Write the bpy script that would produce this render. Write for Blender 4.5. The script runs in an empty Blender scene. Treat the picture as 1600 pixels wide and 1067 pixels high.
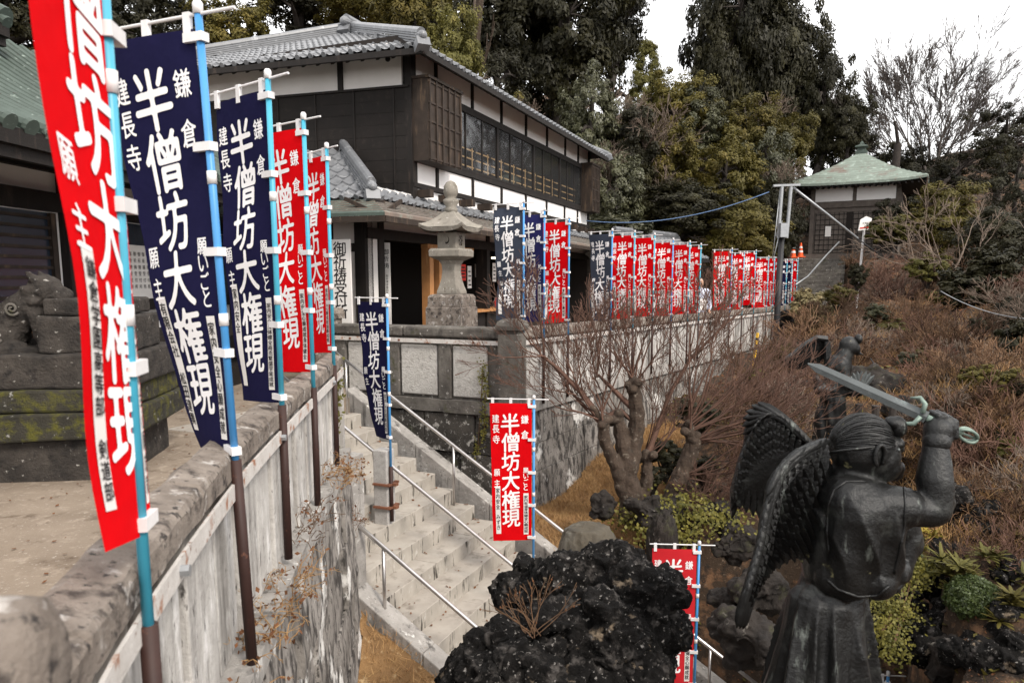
import bpy, bmesh, math, random
import numpy as np
from mathutils import Vector, Matrix, noise as mnoise

C = bpy.context.scene.collection
R = math.radians
PI = math.pi

# ---------------------------------------------------------------- camera
FPX, HOR, EYE, NAD = 1150.0, 440.0, 1.6, 8333.0      # focal length in photo pixels, horizon row, eye height
DH = FPX * FPX / NAD
PCY = HOR + DH
TH = math.atan(DH / FPX)
cam_data = bpy.data.cameras.new('camera')
cam = bpy.data.objects.new('camera', cam_data)
C.objects.link(cam)
cam.location = (0, 0, EYE)
cam.rotation_euler = (PI / 2 - TH, 0, 0)
cam_data.sensor_width = 36
cam_data.lens = 36 * FPX / 1600
cam_data.shift_y = (PCY - 533.5) / 1600
cam_data.clip_start = 0.05
cam_data.clip_end = 2000
cam_data.dof.use_dof = True
cam_data.dof.focus_distance = 9.0
cam_data.dof.aperture_fstop = 5.0
bpy.context.scene.camera = cam

# ---------------------------------------------------------------- world: bright thin overcast
SUN_EL, SUN_AZ = R(42), R(140)      # azimuth measured clockwise from +Y
w = bpy.data.worlds.new('World')
bpy.context.scene.world = w
w.use_nodes = True
nt = w.node_tree
nt.nodes.clear()
wo = nt.nodes.new('ShaderNodeOutputWorld')
bg = nt.nodes.new('ShaderNodeBackground')
sky = nt.nodes.new('ShaderNodeTexSky')
sky.sky_type = 'NISHITA'
sky.sun_disc = False
sky.sun_elevation = SUN_EL
sky.sun_rotation = SUN_AZ
tc = nt.nodes.new('ShaderNodeTexCoord')
cn = nt.nodes.new('ShaderNodeTexNoise')
cn.inputs['Scale'].default_value = 2.2
cn.inputs['Detail'].default_value = 5
cr = nt.nodes.new('ShaderNodeValToRGB')
cr.color_ramp.elements[0].position = .3
cr.color_ramp.elements[0].color = (7.5, 7.45, 7.5, 1)
cr.color_ramp.elements[1].position = .7
cr.color_ramp.elements[1].color = (10.2, 10.0, 9.8, 1)
mx = nt.nodes.new('ShaderNodeMix')
mx.data_type = 'RGBA'
mx.inputs[0].default_value = .9
nt.links.new(tc.outputs['Generated'], cn.inputs['Vector'])
nt.links.new(cn.outputs['Fac'], cr.inputs['Fac'])
nt.links.new(sky.outputs['Color'], mx.inputs[6])
nt.links.new(cr.outputs['Color'], mx.inputs[7])
nt.links.new(mx.outputs[2], bg.inputs['Color'])
bg.inputs['Strength'].default_value = .128
nt.links.new(bg.outputs['Background'], wo.inputs['Surface'])

sd = bpy.data.lights.new('sun', 'SUN')
sd.energy = 2.0
sd.angle = R(14)
sd.color = (1, .93, .84)
sun = bpy.data.objects.new('sun', sd)
C.objects.link(sun)
sdir = Vector((math.sin(SUN_AZ) * math.cos(SUN_EL), math.cos(SUN_AZ) * math.cos(SUN_EL), math.sin(SUN_EL)))
sun.rotation_euler = sdir.to_track_quat('Z', 'Y').to_euler()
sun.location = (20, -10, 40)
vs = bpy.context.scene.view_settings
vs.view_transform = 'Standard'
vs.look = 'None'
vs.exposure = 0.88
vs.gamma = 1
bpy.context.scene.cycles.max_bounces = 5
bpy.context.scene.cycles.use_denoising = True

# ---------------------------------------------------------------- picking real places in space
CT, ST = math.cos(TH), math.sin(TH)
def ray(u, v):
    a, b = (u - 800) / FPX, -(v - PCY) / FPX
    return Vector((a, CT + b * ST, -ST + b * CT))
def at(u, v, Y):
    r = ray(u, v)
    return r * (Y / r.y) + Vector((0, 0, EYE))
def atz(u, v, z):
    r = ray(u, v)
    return r * ((z - EYE) / r.z) + Vector((0, 0, EYE))

# ---------------------------------------------------------------- helpers
WLOC = {}
class MB:
    def __init__(s):
        s.v, s.f, s.m = [], [], []
    def add(s, vs, fs, mi=0):
        b = len(s.v)
        s.v += [tuple(p) for p in vs]
        s.f += [tuple(i + b for i in f) for f in fs]
        s.m += [mi] * len(fs)
    def hexa(s, p, mi=0):        # p: 8 points, bottom ring then top ring
        s.add(p, [(3, 2, 1, 0), (4, 5, 6, 7), (0, 1, 5, 4), (1, 2, 6, 5), (2, 3, 7, 6), (3, 0, 4, 7)], mi)
    def box(s, c, d, rz=0, mi=0):
        x, y, z = d[0] / 2, d[1] / 2, d[2] / 2
        cz, sz = math.cos(rz), math.sin(rz)
        ps = []
        for zz in (-z, z):
            for (a, b) in ((-x, -y), (x, -y), (x, y), (-x, y)):
                ps.append((c[0] + a * cz - b * sz, c[1] + a * sz + b * cz, c[2] + zz))
        s.hexa(ps, mi)
    def bar(s, p0, p1, wd, h, mi=0, up=(0, 0, 1)):   # rectangular bar between two points
        p0, p1 = Vector(p0), Vector(p1)
        d = (p1 - p0).normalized()
        sd_ = d.cross(Vector(up))
        if sd_.length < 1e-4: sd_ = d.cross(Vector((1, 0, 0)))
        sd_.normalize()
        u_ = sd_.cross(d)
        a, b = sd_ * (wd / 2), u_ * (h / 2)
        s.hexa([p0 - a - b, p0 + a - b, p1 + a - b, p1 - a - b, p0 - a + b, p0 + a + b, p1 + a + b, p1 - a + b], mi)
    def tube(s, pts, rad, n=8, mi=0, cap=True):
        pts = [Vector(p) for p in pts]
        if not hasattr(rad, '__len__'): rad = [rad] * len(pts)
        vs, fs = [], []
        ref = None
        for i, p in enumerate(pts):
            d = (pts[min(i + 1, len(pts) - 1)] - pts[max(i - 1, 0)])
            if d.length < 1e-9: d = Vector((0, 0, 1))
            d.normalize()
            if ref is None:
                ref = d.orthogonal().normalized()
            else:
                ref = (ref - d * ref.dot(d))
                ref = ref.normalized() if ref.length > 1e-6 else d.orthogonal().normalized()
            b = d.cross(ref)
            for k in range(n):
                a = 2 * PI * k / n
                vs.append(p + (ref * math.cos(a) + b * math.sin(a)) * rad[i])
        for i in range(len(pts) - 1):
            for k in range(n):
                k2 = (k + 1) % n
                fs.append((i * n + k, i * n + k2, (i + 1) * n + k2, (i + 1) * n + k))
        if cap:
            fs.append(tuple(range(n))[::-1])
            fs.append(tuple((len(pts) - 1) * n + k for k in range(n)))
        s.add(vs, fs, mi)
    def caps(s, p0, p1, r0, r1, n=14, mi=0):     # capsule with round ends
        p0, p1 = Vector(p0), Vector(p1)
        d = (p1 - p0)
        L = d.length
        d = d.normalized() if L > 1e-6 else Vector((0, 0, 1))
        pts, rs = [], []
        for k in range(5):
            a = PI / 2 * k / 4
            pts.append(p0 - d * r0 * math.cos(a)); rs.append(max(r0 * math.sin(a), .001))
        for k in range(5):
            a = PI / 2 * k / 4
            pts.append(p1 + d * r1 * math.sin(a)); rs.append(max(r1 * math.cos(a), .001))
        s.tube(pts, rs, n, mi)
    def ell(s, c, r, n=16, m=10, mi=0, rot=None):
        vs, fs = [], []
        for i in range(m + 1):
            t = PI * i / m
            for k in range(n):
                a = 2 * PI * k / n
                p = Vector((r[0] * math.sin(t) * math.cos(a), r[1] * math.sin(t) * math.sin(a), r[2] * math.cos(t)))
                if rot: p = rot @ p
                vs.append(p + Vector(c))
        for i in range(m):
            for k in range(n):
                k2 = (k + 1) % n
                fs.append((i * n + k, (i + 1) * n + k, (i + 1) * n + k2, i * n + k2))
        s.add(vs, fs, mi)
    def lathe(s, prof, n=24, c=(0, 0, 0), mi=0, rz=0):
        vs, fs = [], []
        for (r, z) in prof:
            for k in range(n):
                a = 2 * PI * k / n + rz
                vs.append((c[0] + r * math.cos(a), c[1] + r * math.sin(a), c[2] + z))
        for i in range(len(prof) - 1):
            for k in range(n):
                k2 = (k + 1) % n
                fs.append((i * n + k, i * n + k2, (i + 1) * n + k2, (i + 1) * n + k))
        fs.append(tuple(range(n))[::-1])
        fs.append(tuple((len(prof) - 1) * n + k for k in range(n)))
        s.add(vs, fs, mi)
    def sq(s, prof, c=(0, 0, 0), rz=0, mi=0):      # square-section profile: list of (half width, z)
        s.lathe([(h * math.sqrt(2), z) for h, z in prof], 4, c, mi, rz + PI / 4)
    def prism(s, poly, z0, z1, mi=0):
        n = len(poly)
        s.add([(p[0], p[1], z0) for p in poly] + [(p[0], p[1], z1) for p in poly],
              [tuple(range(n))[::-1], tuple(range(n, 2 * n))] + [(i, (i + 1) % n, n + (i + 1) % n, n + i) for i in range(n)], mi)
    def grid(s, fn, us, vs_, mi=0):
        nu, nv = len(us), len(vs_)
        s.add([fn(a, b) for b in vs_ for a in us],
              [(j * nu + i, j * nu + i + 1, (j + 1) * nu + i + 1, (j + 1) * nu + i) for j in range(nv - 1) for i in range(nu - 1)], mi)
    def build(s, name, mats, parent=None, smooth=False, bevel=0, fix=False):
        me = bpy.data.meshes.new(name)
        off = WLOC.get(parent.name, Vector((0, 0, 0))) if parent else Vector((0, 0, 0))
        me.from_pydata([(p[0] - off.x, p[1] - off.y, p[2] - off.z) for p in s.v], [], s.f)
        return finish(me, name, mats, parent, smooth, bevel, s.m, off, fix)

def finish(me, name, mats, parent=None, smooth=False, bevel=0, mi=None, off=None, fix=False):
    for m in (mats if isinstance(mats, (list, tuple)) else [mats]):
        me.materials.append(m)
    if mi is not None and any(mi): me.polygons.foreach_set('material_index', mi)
    if smooth: me.polygons.foreach_set('use_smooth', [True] * len(me.polygons))
    if fix:
        bm = bmesh.new(); bm.from_mesh(me); bmesh.ops.recalc_face_normals(bm, faces=bm.faces); bm.to_mesh(me); bm.free()
    me.update()
    o = bpy.data.objects.new(name, me)
    C.objects.link(o)
    if parent:
        o.parent = parent
        WLOC[o.name] = off if off is not None else WLOC.get(parent.name, Vector((0, 0, 0)))
    if bevel:
        b = o.modifiers.new('bevel', 'BEVEL')
        b.width = bevel; b.segments = 2; b.limit_method = 'ANGLE'; b.angle_limit = R(40)
    return o

def mesh_np(name, V, F):
    """fast mesh from arrays; F has a fixed number of corners per face"""
    me = bpy.data.meshes.new(name)
    V = np.asarray(V, np.float32); F = np.asarray(F, np.int32)
    me.vertices.add(len(V)); me.vertices.foreach_set('co', V.ravel())
    k = F.shape[1]
    me.loops.add(F.size); me.loops.foreach_set('vertex_index', F.ravel())
    me.polygons.add(len(F)); me.polygons.foreach_set('loop_start', np.arange(0, F.size, k, dtype=np.int32))
    me.polygons.foreach_set('loop_total', np.full(len(F), k, np.int32))
    me.update(calc_edges=True)
    return me

def thing(name, label, cat, loc=(0, 0, 0), group=None, rz=0):
    o = bpy.data.objects.new(name, None)
    C.objects.link(o)
    o.empty_display_size = .2
    o.location = loc
    o.rotation_euler = (0, 0, rz)
    WLOC[o.name] = Vector(loc) if rz == 0 else Vector((0, 0, 0))
    o['label'] = label; o['category'] = cat
    if group: o['group'] = group
    return o
def tag(o, label, cat, group=None):
    o['label'] = label; o['category'] = cat
    if group: o['group'] = group
    return o
def struct(o, kind='structure'):
    o['kind'] = kind
    return o
def copy_tree(o, parent=None):
    c = o.copy(); C.objects.link(c)
    if parent: c.parent = parent
    for ch in [x for x in o.children]:
        copy_tree(ch, c)
    return c
def relabel(o, label, group=None):
    o['label'] = label
    if group: o['group'] = group

# ---------------------------------------------------------------- materials
MT = {}
def mat(name, col, rough=.75, metal=0, var=None, vscale=6, layers=(), bump=0, bscale=40, bdetail=6, spec=.3, trans=0, coord='Object', objvar=0):
    m = bpy.data.materials.new(name)
    m.use_nodes = True
    t = m.node_tree; N = t.nodes; L = t.links
    bs = N['Principled BSDF']
    bs.inputs['Roughness'].default_value = rough
    bs.inputs['Metallic'].default_value = metal
    bs.inputs['Specular IOR Level'].default_value = spec
    co = N.new('ShaderNodeTexCoord')
    def noise(scale, st=(1, 1, 1), detail=6, rough_=.6, off=0):
        mp = N.new('ShaderNodeMapping'); mp.inputs['Scale'].default_value = st; mp.inputs['Location'].default_value = (off, off * 1.7, off * .6)
        L.new(co.outputs[coord], mp.inputs['Vector'])
        n = N.new('ShaderNodeTexNoise'); n.inputs['Scale'].default_value = scale; n.inputs['Detail'].default_value = detail
        n.inputs['Roughness'].default_value = rough_
        L.new(mp.outputs['Vector'], n.inputs['Vector'])
        return n
    rgb = N.new('ShaderNodeRGB'); rgb.outputs[0].default_value = (*col, 1)
    cur = rgb.outputs[0]
    def mixin(fac, c):
        nonlocal cur
        x = N.new('ShaderNodeMix'); x.data_type = 'RGBA'
        L.new(fac, x.inputs[0]); L.new(cur, x.inputs[6]); x.inputs[7].default_value = (*c, 1)
        cur = x.outputs[2]
    def ramp(src, lo, hi):
        r = N.new('ShaderNodeMapRange'); r.inputs[1].default_value = lo; r.inputs[2].default_value = hi; r.clamp = True
        L.new(src, r.inputs[0]); return r.outputs[0]
    if var:
        mixin(ramp(noise(vscale).outputs['Fac'], .3, .7), var)
    for k, ly in enumerate(layers):     # (colour, scale, lo, hi, stretch)
        c, sc, lo, hi = ly[:4]
        st = ly[4] if len(ly) > 4 else (1, 1, 1)
        mixin(ramp(noise(sc, st, 8, .62, 3.1 * (k + 1)).outputs['Fac'], lo, hi), c)
    if objvar:
        oi = N.new('ShaderNodeObjectInfo')
        hs = N.new('ShaderNodeHueSaturation')
        mr = N.new('ShaderNodeMapRange'); mr.inputs[3].default_value = 1 - objvar; mr.inputs[4].default_value = 1 + objvar
        L.new(oi.outputs['Random'], mr.inputs[0]); L.new(mr.outputs[0], hs.inputs['Value']); L.new(cur, hs.inputs['Color'])
        cur = hs.outputs[0]
    L.new(cur, bs.inputs['Base Color'])
    if bump:
        n = noise(bscale, (1, 1, 1), bdetail, .65, 9)
        b = N.new('ShaderNodeBump'); b.inputs['Strength'].default_value = min(1, bump); b.inputs['Distance'].default_value = .02 * max(1, bump)
        L.new(n.outputs['Fac'], b.inputs['Height']); L.new(b.outputs['Normal'], bs.inputs['Normal'])
    if trans:
        td = N.new('ShaderNodeBsdfTranslucent'); ms = N.new('ShaderNodeMixShader'); ms.inputs[0].default_value = trans
        L.new(cur, td.inputs['Color']); L.new(bs.outputs[0], ms.inputs[1]); L.new(td.outputs[0], ms.inputs[2])
        L.new(ms.outputs[0], N['Material Output'].inputs['Surface'])
    MT[name] = m
    return m

STK = (1, 1, .12)
mat('stone_wall', (.075, .066, .056), .9, var=(.03, .027, .024), vscale=3, layers=[((.36, .34, .31), 9, .56, .64), ((.5, .49, .46), 26, .62, .68), ((.05, .06, .02), 4, .6, .75)], bump=.8, bscale=22)
mat('stone_dark', (.165, .15, .132), .9, var=(.06, .053, .047), vscale=4, layers=[((.04, .036, .033), 7, .55, .7, (1, 1, .4)), ((.42, .4, .37), 14, .62, .68), ((.045, .045, .018), 5, .58, .72)], bump=.6, bscale=30)
mat('stone_coping', (.27, .23, .195), .9, var=(.13, .105, .087), vscale=7, layers=[((.05, .04, .035), 9, .52, .64), ((.46, .43, .4), 11, .58, .68), ((.035, .03, .028), 30, .58, .66)], bump=.8, bscale=45)
mat('stone_pale', (.36, .34, .315), .9, var=(.21, .195, .18), vscale=5, layers=[((.055, .05, .046), 7, .56, .7, STK), ((.58, .56, .53), 11, .6, .7), ((.05, .045, .04), 30, .62, .7)], bump=.55, bscale=30)
mat('stone_panel', (.5, .48, .45), .9, var=(.33, .31, .29), vscale=5, layers=[((.085, .078, .07), 6, .52, .72, STK), ((.64, .62, .6), 10, .55, .68, (1, 1, .35)), ((.06, .055, .05), 24, .61, .68, (1, 1, .3))], bump=.5, bscale=26)
mat('plaster_wall', (.3, .275, .25), .92, var=(.14, .125, .11), vscale=2.5, layers=[((.04, .035, .032), 9, .48, .6, (1, 1, .4)), ((.6, .58, .55), 1.8, .57, .62), ((.05, .045, .04), 26, .55, .63, (1, 1, .5))], bump=.6, bscale=25)
mat('rough_patch', (.5, .48, .45), .95, var=(.38, .36, .33), vscale=9, layers=[((.2, .19, .17), 12, .58, .7)], bump=1.0, bscale=35)
mat('stone_step', (.38, .345, .3), .88, var=(.28, .25, .215), vscale=3.5, layers=[((.16, .135, .11), 5, .56, .75)], bump=.25, bscale=120)
mat('stone_riser', (.4, .365, .32), .88, var=(.28, .255, .22), vscale=4, layers=[((.055, .048, .04), 13, .56, .64, (1, 1, .2)), ((.5, .47, .43), 8, .6, .75)], bump=.25, bscale=90)
mat('granite', (.4, .38, .36), .85, var=(.3, .285, .27), vscale=20, layers=[((.1, .095, .09), 130, .58, .64), ((.12, .11, .1), 5, .6, .75)], bump=.2, bscale=150)
mat('lantern_stone', (.26, .235, .2), .88, var=(.17, .155, .13), vscale=6, layers=[((.1, .085, .065), 7, .58, .7), ((.5, .48, .44), 25, .62, .7)], bump=.4, bscale=50)
mat('moss_stone', (.05, .045, .034), .95, var=(.028, .026, .02), vscale=6, layers=[((.09, .085, .016), 9, .48, .62), ((.3, .29, .27), 14, .64, .7)], bump=1.0, bscale=60)
mat('lava', (.012, .0105, .0095), .85, var=(.003, .0027, .0025), vscale=9, layers=[((.095, .085, .078), 11, .53, .7), ((.3, .28, .26), 30, .61, .67), ((.2, .155, .11), 4.5, .63, .68)], bump=1.5, bscale=70, spec=.15)
mat('rock', (.028, .022, .018), .9, var=(.012, .010, .009), vscale=4, layers=[((.2, .18, .155), 9, .62, .72), ((.045, .045, .02), 4, .56, .7)], bump=.9, bscale=24)
mat('slab_rock', (.1, .085, .062), .85, var=(.055, .05, .042), vscale=4, layers=[((.2, .19, .16), 3, .55, .75, (1, 1, .2)), ((.3, .28, .25), 22, .66, .7)], bump=.7, bscale=25)
mat('dirt', (.28, .225, .172), .95, var=(.19, .148, .11), vscale=1.6, layers=[((.34, .28, .22), 9, .55, .7), ((.1, .07, .048), 4, .56, .7), ((.38, .33, .28), 40, .6, .68)], bump=.5, bscale=60)
mat('soil', (.042, .026, .016), .97, var=(.04, .027, .018), vscale=1.8, layers=[((.14, .075, .04), 5, .5, .64), ((.02, .015, .012), 7, .54, .66), ((.15, .11, .08), 26, .6, .68)], bump=1.0, bscale=30)
mat('dry_turf', (.27, .155, .065), .97, var=(.16, .09, .04), vscale=4, layers=[((.4, .28, .15), 12, .58, .7)], bump=1.0, bscale=60)
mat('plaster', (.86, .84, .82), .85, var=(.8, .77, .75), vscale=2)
mat('plaster_shaded', (.72, .685, .66), .85, var=(.62, .59, .565), vscale=1.5, layers=[((.5, .47, .44), 1.2, .62, .8)])  # the white plaster again, shade put into its colour for walls turned from the sun
mat('wood_dark', (.013, .0095, .0078), .7, var=(.008, .006, .005), vscale=4, layers=[((.04, .028, .022), 14, .56, .72, (1, 1, .15))], bump=.3, bscale=60)
mat('wood_board', (.014, .0105, .009), .8, var=(.008, .0065, .0055), vscale=3, layers=[((.026, .02, .017), 9, .56, .7)], bump=.3, bscale=60)
mat('wood_grey', (.13, .108, .092), .8, var=(.085, .07, .06), vscale=5, layers=[((.13, .11, .095), 12, .55, .7, (1, 1, .15))], bump=.3, bscale=60)
mat('wood_brown', (.04, .027, .02), .7, var=(.02, .014, .010), vscale=5, layers=[((.1, .066, .042), 12, .55, .7, (1, 1, .15))], bump=.3, bscale=60)
mat('wood_orange', (.42, .2, .075), .6, var=(.33, .15, .055), vscale=6, layers=[((.5, .27, .12), 14, .55, .7, (1, 1, .12))])
mat('wood_pale', (.55, .36, .17), .6)
mat('roof_tile', (.17, .175, .185), .4, var=(.12, .123, .13), vscale=4, layers=[((.36, .365, .37), 7, .58, .72), ((.05, .05, .05), 16, .6, .7)], spec=.5)
mat('copper_green', (.045, .06, .05), .7, var=(.07, .092, .078), vscale=2.5, layers=[((.2, .24, .21), 10, .6, .7), ((.04, .035, .03), 13, .63, .7)], spec=.3)
mat('copper_roof', (.2, .24, .205), .75, var=(.13, .15, .125), vscale=1.0, layers=[((.3, .36, .315), 5, .55, .7), ((.15, .12, .1), 1.3, .55, .7), ((.12, .045, .035), 4.5, .63, .66, (1, 1, 5))], spec=.25)
mat('copper_brown', (.2, .15, .12), .6, var=(.13, .105, .09), vscale=3, layers=[((.2, .22, .19), 4, .52, .66), ((.28, .22, .18), 12, .6, .7)])
mat('red_cloth', (.66, .003, .006), .85, var=(.58, .002, .005), vscale=3, spec=.04, trans=.12, bump=.35, bscale=7, bdetail=3)
mat('navy_cloth', (.011, .010, .043), .85, var=(.008, .008, .033), vscale=3, spec=.06, trans=.08, bump=.35, bscale=7, bdetail=3)
mat('indigo_cloth', (.022, .022, .1), .8, var=(.018, .018, .08), vscale=3, spec=.1, trans=.1, bump=.35, bscale=7, bdetail=3)
mat('slate_cloth', (.043, .052, .075), .8, var=(.036, .043, .062), vscale=3, spec=.15, trans=.1)
mat('faded_red_cloth', (.58, .022, .03), .8, var=(.52, .018, .025), vscale=3, spec=.15, trans=.12)
mat('letter_white', (.82, .8, .8), .85, spec=.1)
mat('ink', (.025, .022, .022), .8)
mat('paper', (.74, .71, .68), .85, var=(.68, .65, .62), vscale=6)
mat('pole_cyan', (.06, .36, .5), .4, spec=.4, var=(.05, .31, .44), vscale=8)
mat('pole_blue', (.06, .26, .56), .4, spec=.4, var=(.05, .22, .48), vscale=8)
mat('white_plastic', (.72, .7, .7), .5, var=(.62, .6, .59), vscale=20)
mat('brown_tube', (.04, .018, .014), .6, var=(.028, .013, .011), vscale=10, layers=[((.12, .05, .03), 30, .62, .7)])
mat('rusty_paint', (.56, .53, .5), .7, var=(.44, .41, .38), vscale=9, layers=[((.28, .12, .06), 11, .56, .66), ((.15, .06, .03), 30, .62, .68)], bump=.3, bscale=60)
mat('rust', (.2, .08, .04), .8, var=(.11, .045, .028), vscale=12)
mat('steel', (.58, .55, .53), .28, metal=.9, var=(.45, .43, .42), vscale=20, spec=.5)
mat('galvanised', (.36, .37, .38), .45, metal=.6, var=(.27, .28, .29), vscale=14)
mat('black_metal', (.018, .018, .02), .5)
mat('bronze', (.010, .010, .0096), .42, metal=.3, var=(.0055, .0055, .0056), vscale=6, layers=[((.045, .047, .043), 7, .55, .74), ((.14, .155, .14), 12, .62, .72, (1, 1, .2)), ((.17, .16, .085), 8, .66, .7)], bump=.35, bscale=50, spec=.5)
mat('bronze_pale', (.11, .12, .12), .42, metal=.4, var=(.075, .082, .082), vscale=10, layers=[((.2, .23, .22), 14, .58, .72)], bump=.2, bscale=70, spec=.5)
mat('verdigris', (.13, .3, .32), .7, var=(.08, .2, .24), vscale=14)
mat('brass_green', (.2, .26, .22), .5, metal=.3, var=(.12, .16, .14), vscale=20)
mat('bark', (.075, .052, .037), .9, var=(.04, .028, .021), vscale=8, layers=[((.17, .14, .11), 16, .58, .68), ((.045, .036, .028), 18, .58, .68)], bump=1.0, bscale=30)
mat('bark_dark', (.05, .04, .034), .9, var=(.03, .025, .022), vscale=8, bump=.8, bscale=30)
mat('twig_brown', (.15, .088, .048), .85, var=(.09, .05, .03), vscale=5, objvar=.5)
mat('twig_grey', (.19, .145, .11), .85, var=(.13, .095, .075), vscale=5)
mat('twig_dark', (.085, .07, .062), .85, var=(.055, .045, .04), vscale=5)
mat('twig_red', (.15, .08, .056), .85, var=(.09, .05, .036), vscale=5, objvar=.4)
mat('leaf_dark', (.0125, .0115, .0048), .55, var=(.03, .027, .009), vscale=1.2, layers=[((.058, .052, .017), .7, .56, .7)], spec=.25, trans=.2, coord='Object', objvar=.25)
mat('leaf_olive', (.072, .062, .014), .55, var=(.12, .098, .02), vscale=1.0, layers=[((.17, .125, .026), .8, .54, .68)], spec=.25, trans=.25, objvar=.25)
mat('leaf_grey', (.046, .047, .022), .45, var=(.078, .078, .038), vscale=1.5, layers=[((.14, .14, .085), 2.2, .56, .68)], spec=.4, trans=.2, objvar=.2)
mat('leaf_yellow', (.13, .115, .025), .6, var=(.085, .082, .02), vscale=1.5, layers=[((.2, .165, .035), 1.5, .55, .7)], spec=.3, trans=.3, objvar=.15)
mat('leaf_gold', (.4, .29, .04), .5, var=(.2, .19, .04), vscale=6, spec=.35, trans=.3)
mat('leaf_green', (.035, .055, .014), .45, var=(.065, .085, .022), vscale=6, layers=[((.2, .24, .1), 20, .58, .66)], spec=.45, trans=.25)
mat('leaf_variegated', (.3, .23, .11), .6, var=(.12, .11, .05), vscale=5, layers=[((.5, .42, .25), 9, .56, .68)], trans=.2)
mat('leaf_dry', (.2, .085, .035), .9, var=(.1, .045, .024), vscale=9, trans=.15)
mat('ivy_leaf', (.055, .06, .012), .6, var=(.2, .17, .03), vscale=7, trans=.2)
mat('straw', (.42, .27, .12), .9, var=(.28, .15, .065), vscale=5, trans=.15)
mat('glass_dark', (.012, .013, .014), .06, spec=.9)
mat('window_glass', (.06, .063, .066), .03, spec=1.0)
_b = MT['window_glass'].node_tree.nodes['Principled BSDF']; _b.inputs['Alpha'].default_value = .38; _b.inputs['IOR'].default_value = 1.9
mat('stone_black', (.065, .055, .047), .9, var=(.022, .019, .017), vscale=6, layers=[((.36, .34, .31), 16, .63, .68), ((.018, .016, .015), 9, .54, .68)], bump=1.0, bscale=40)
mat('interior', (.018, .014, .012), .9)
mat('window_blue', (.022, .03, .045), .2, spec=.6)
mat('orange_plastic', (.75, .1, .02), .5)
mat('skin', (.42, .24, .16), .6)
mat('hair', (.012, .01, .01), .6)
mat('shirt', (.55, .58, .68), .8, var=(.45, .48, .58), vscale=8)
mat('trousers', (.03, .032, .045), .8)
mat('yellow_paint', (.65, .38, .03), .6)
mat('red_plastic', (.55, .03, .02), .5)
mat('blue_cable', (.12, .2, .36), .5)
mat('poster_blue', (.1, .2, .42), .6)
M_ = MT
# ---------------------------------------------------------------- plan of the place
DV = Vector((.918, -.396, 0)); EL = Vector((-.396, -.918, 0)); ST0 = Vector((-1.27, 9.56, -.72))
TR, RI, SW = .286, .18, 2.53
def SP(s, q, z): return ST0 + DV * s + EL * q + Vector((0, 0, z + .72))
def nose(s): return -.72 - RI / TR * s
CN = Vector((0, 10.0, 0)); WV = Vector((.512, .859, 0)); WO = Vector((.859, -.512, 0))
def FW(s, o, z): return CN - DV * s + EL * o + Vector((0, 0, z))       # front wall: s to the left, o outwards
def RW(s, o, z): return CN + WV * s + WO * o + Vector((0, 0, z))       # long wall: s away, o outwards
WALL_L = [(-.60, .35), (-.70, .85), (-.875, 1.52), (-1.08, 2.65), (-1.21, 3.63), (-1.33, 4.66), (-1.45, 5.75), (-1.52, 6.35)]
_lp = [Vector((x, y, 0)) for x, y in WALL_L]
_ls = [0]
for i in range(1, len(_lp)): _ls.append(_ls[-1] + (_lp[i] - _lp[i - 1]).length)
LLEN = _ls[-1]
def _lpos(s):
    s = max(0, min(LLEN - 1e-6, s))
    for i in range(len(_lp) - 1):
        if s <= _ls[i + 1]:
            t = (s - _ls[i]) / (_ls[i + 1] - _ls[i])
            p0, p1, p2, p3 = _lp[max(i - 1, 0)], _lp[i], _lp[i + 1], _lp[min(i + 2, len(_lp) - 1)]
            return .5 * (2 * p1 + (p2 - p0) * t + (2 * p0 - 5 * p1 + 4 * p2 - p3) * t * t + (3 * p1 - p0 - 3 * p2 + p3) * t ** 3)
def LW(s, o, z):
    p = _lpos(s); d = (_lpos(min(s + .05, LLEN)) - _lpos(max(s - .05, 0))).normalized()
    return p + Vector((d.y, -d.x, 0)) * o + Vector((0, 0, z))

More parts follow.
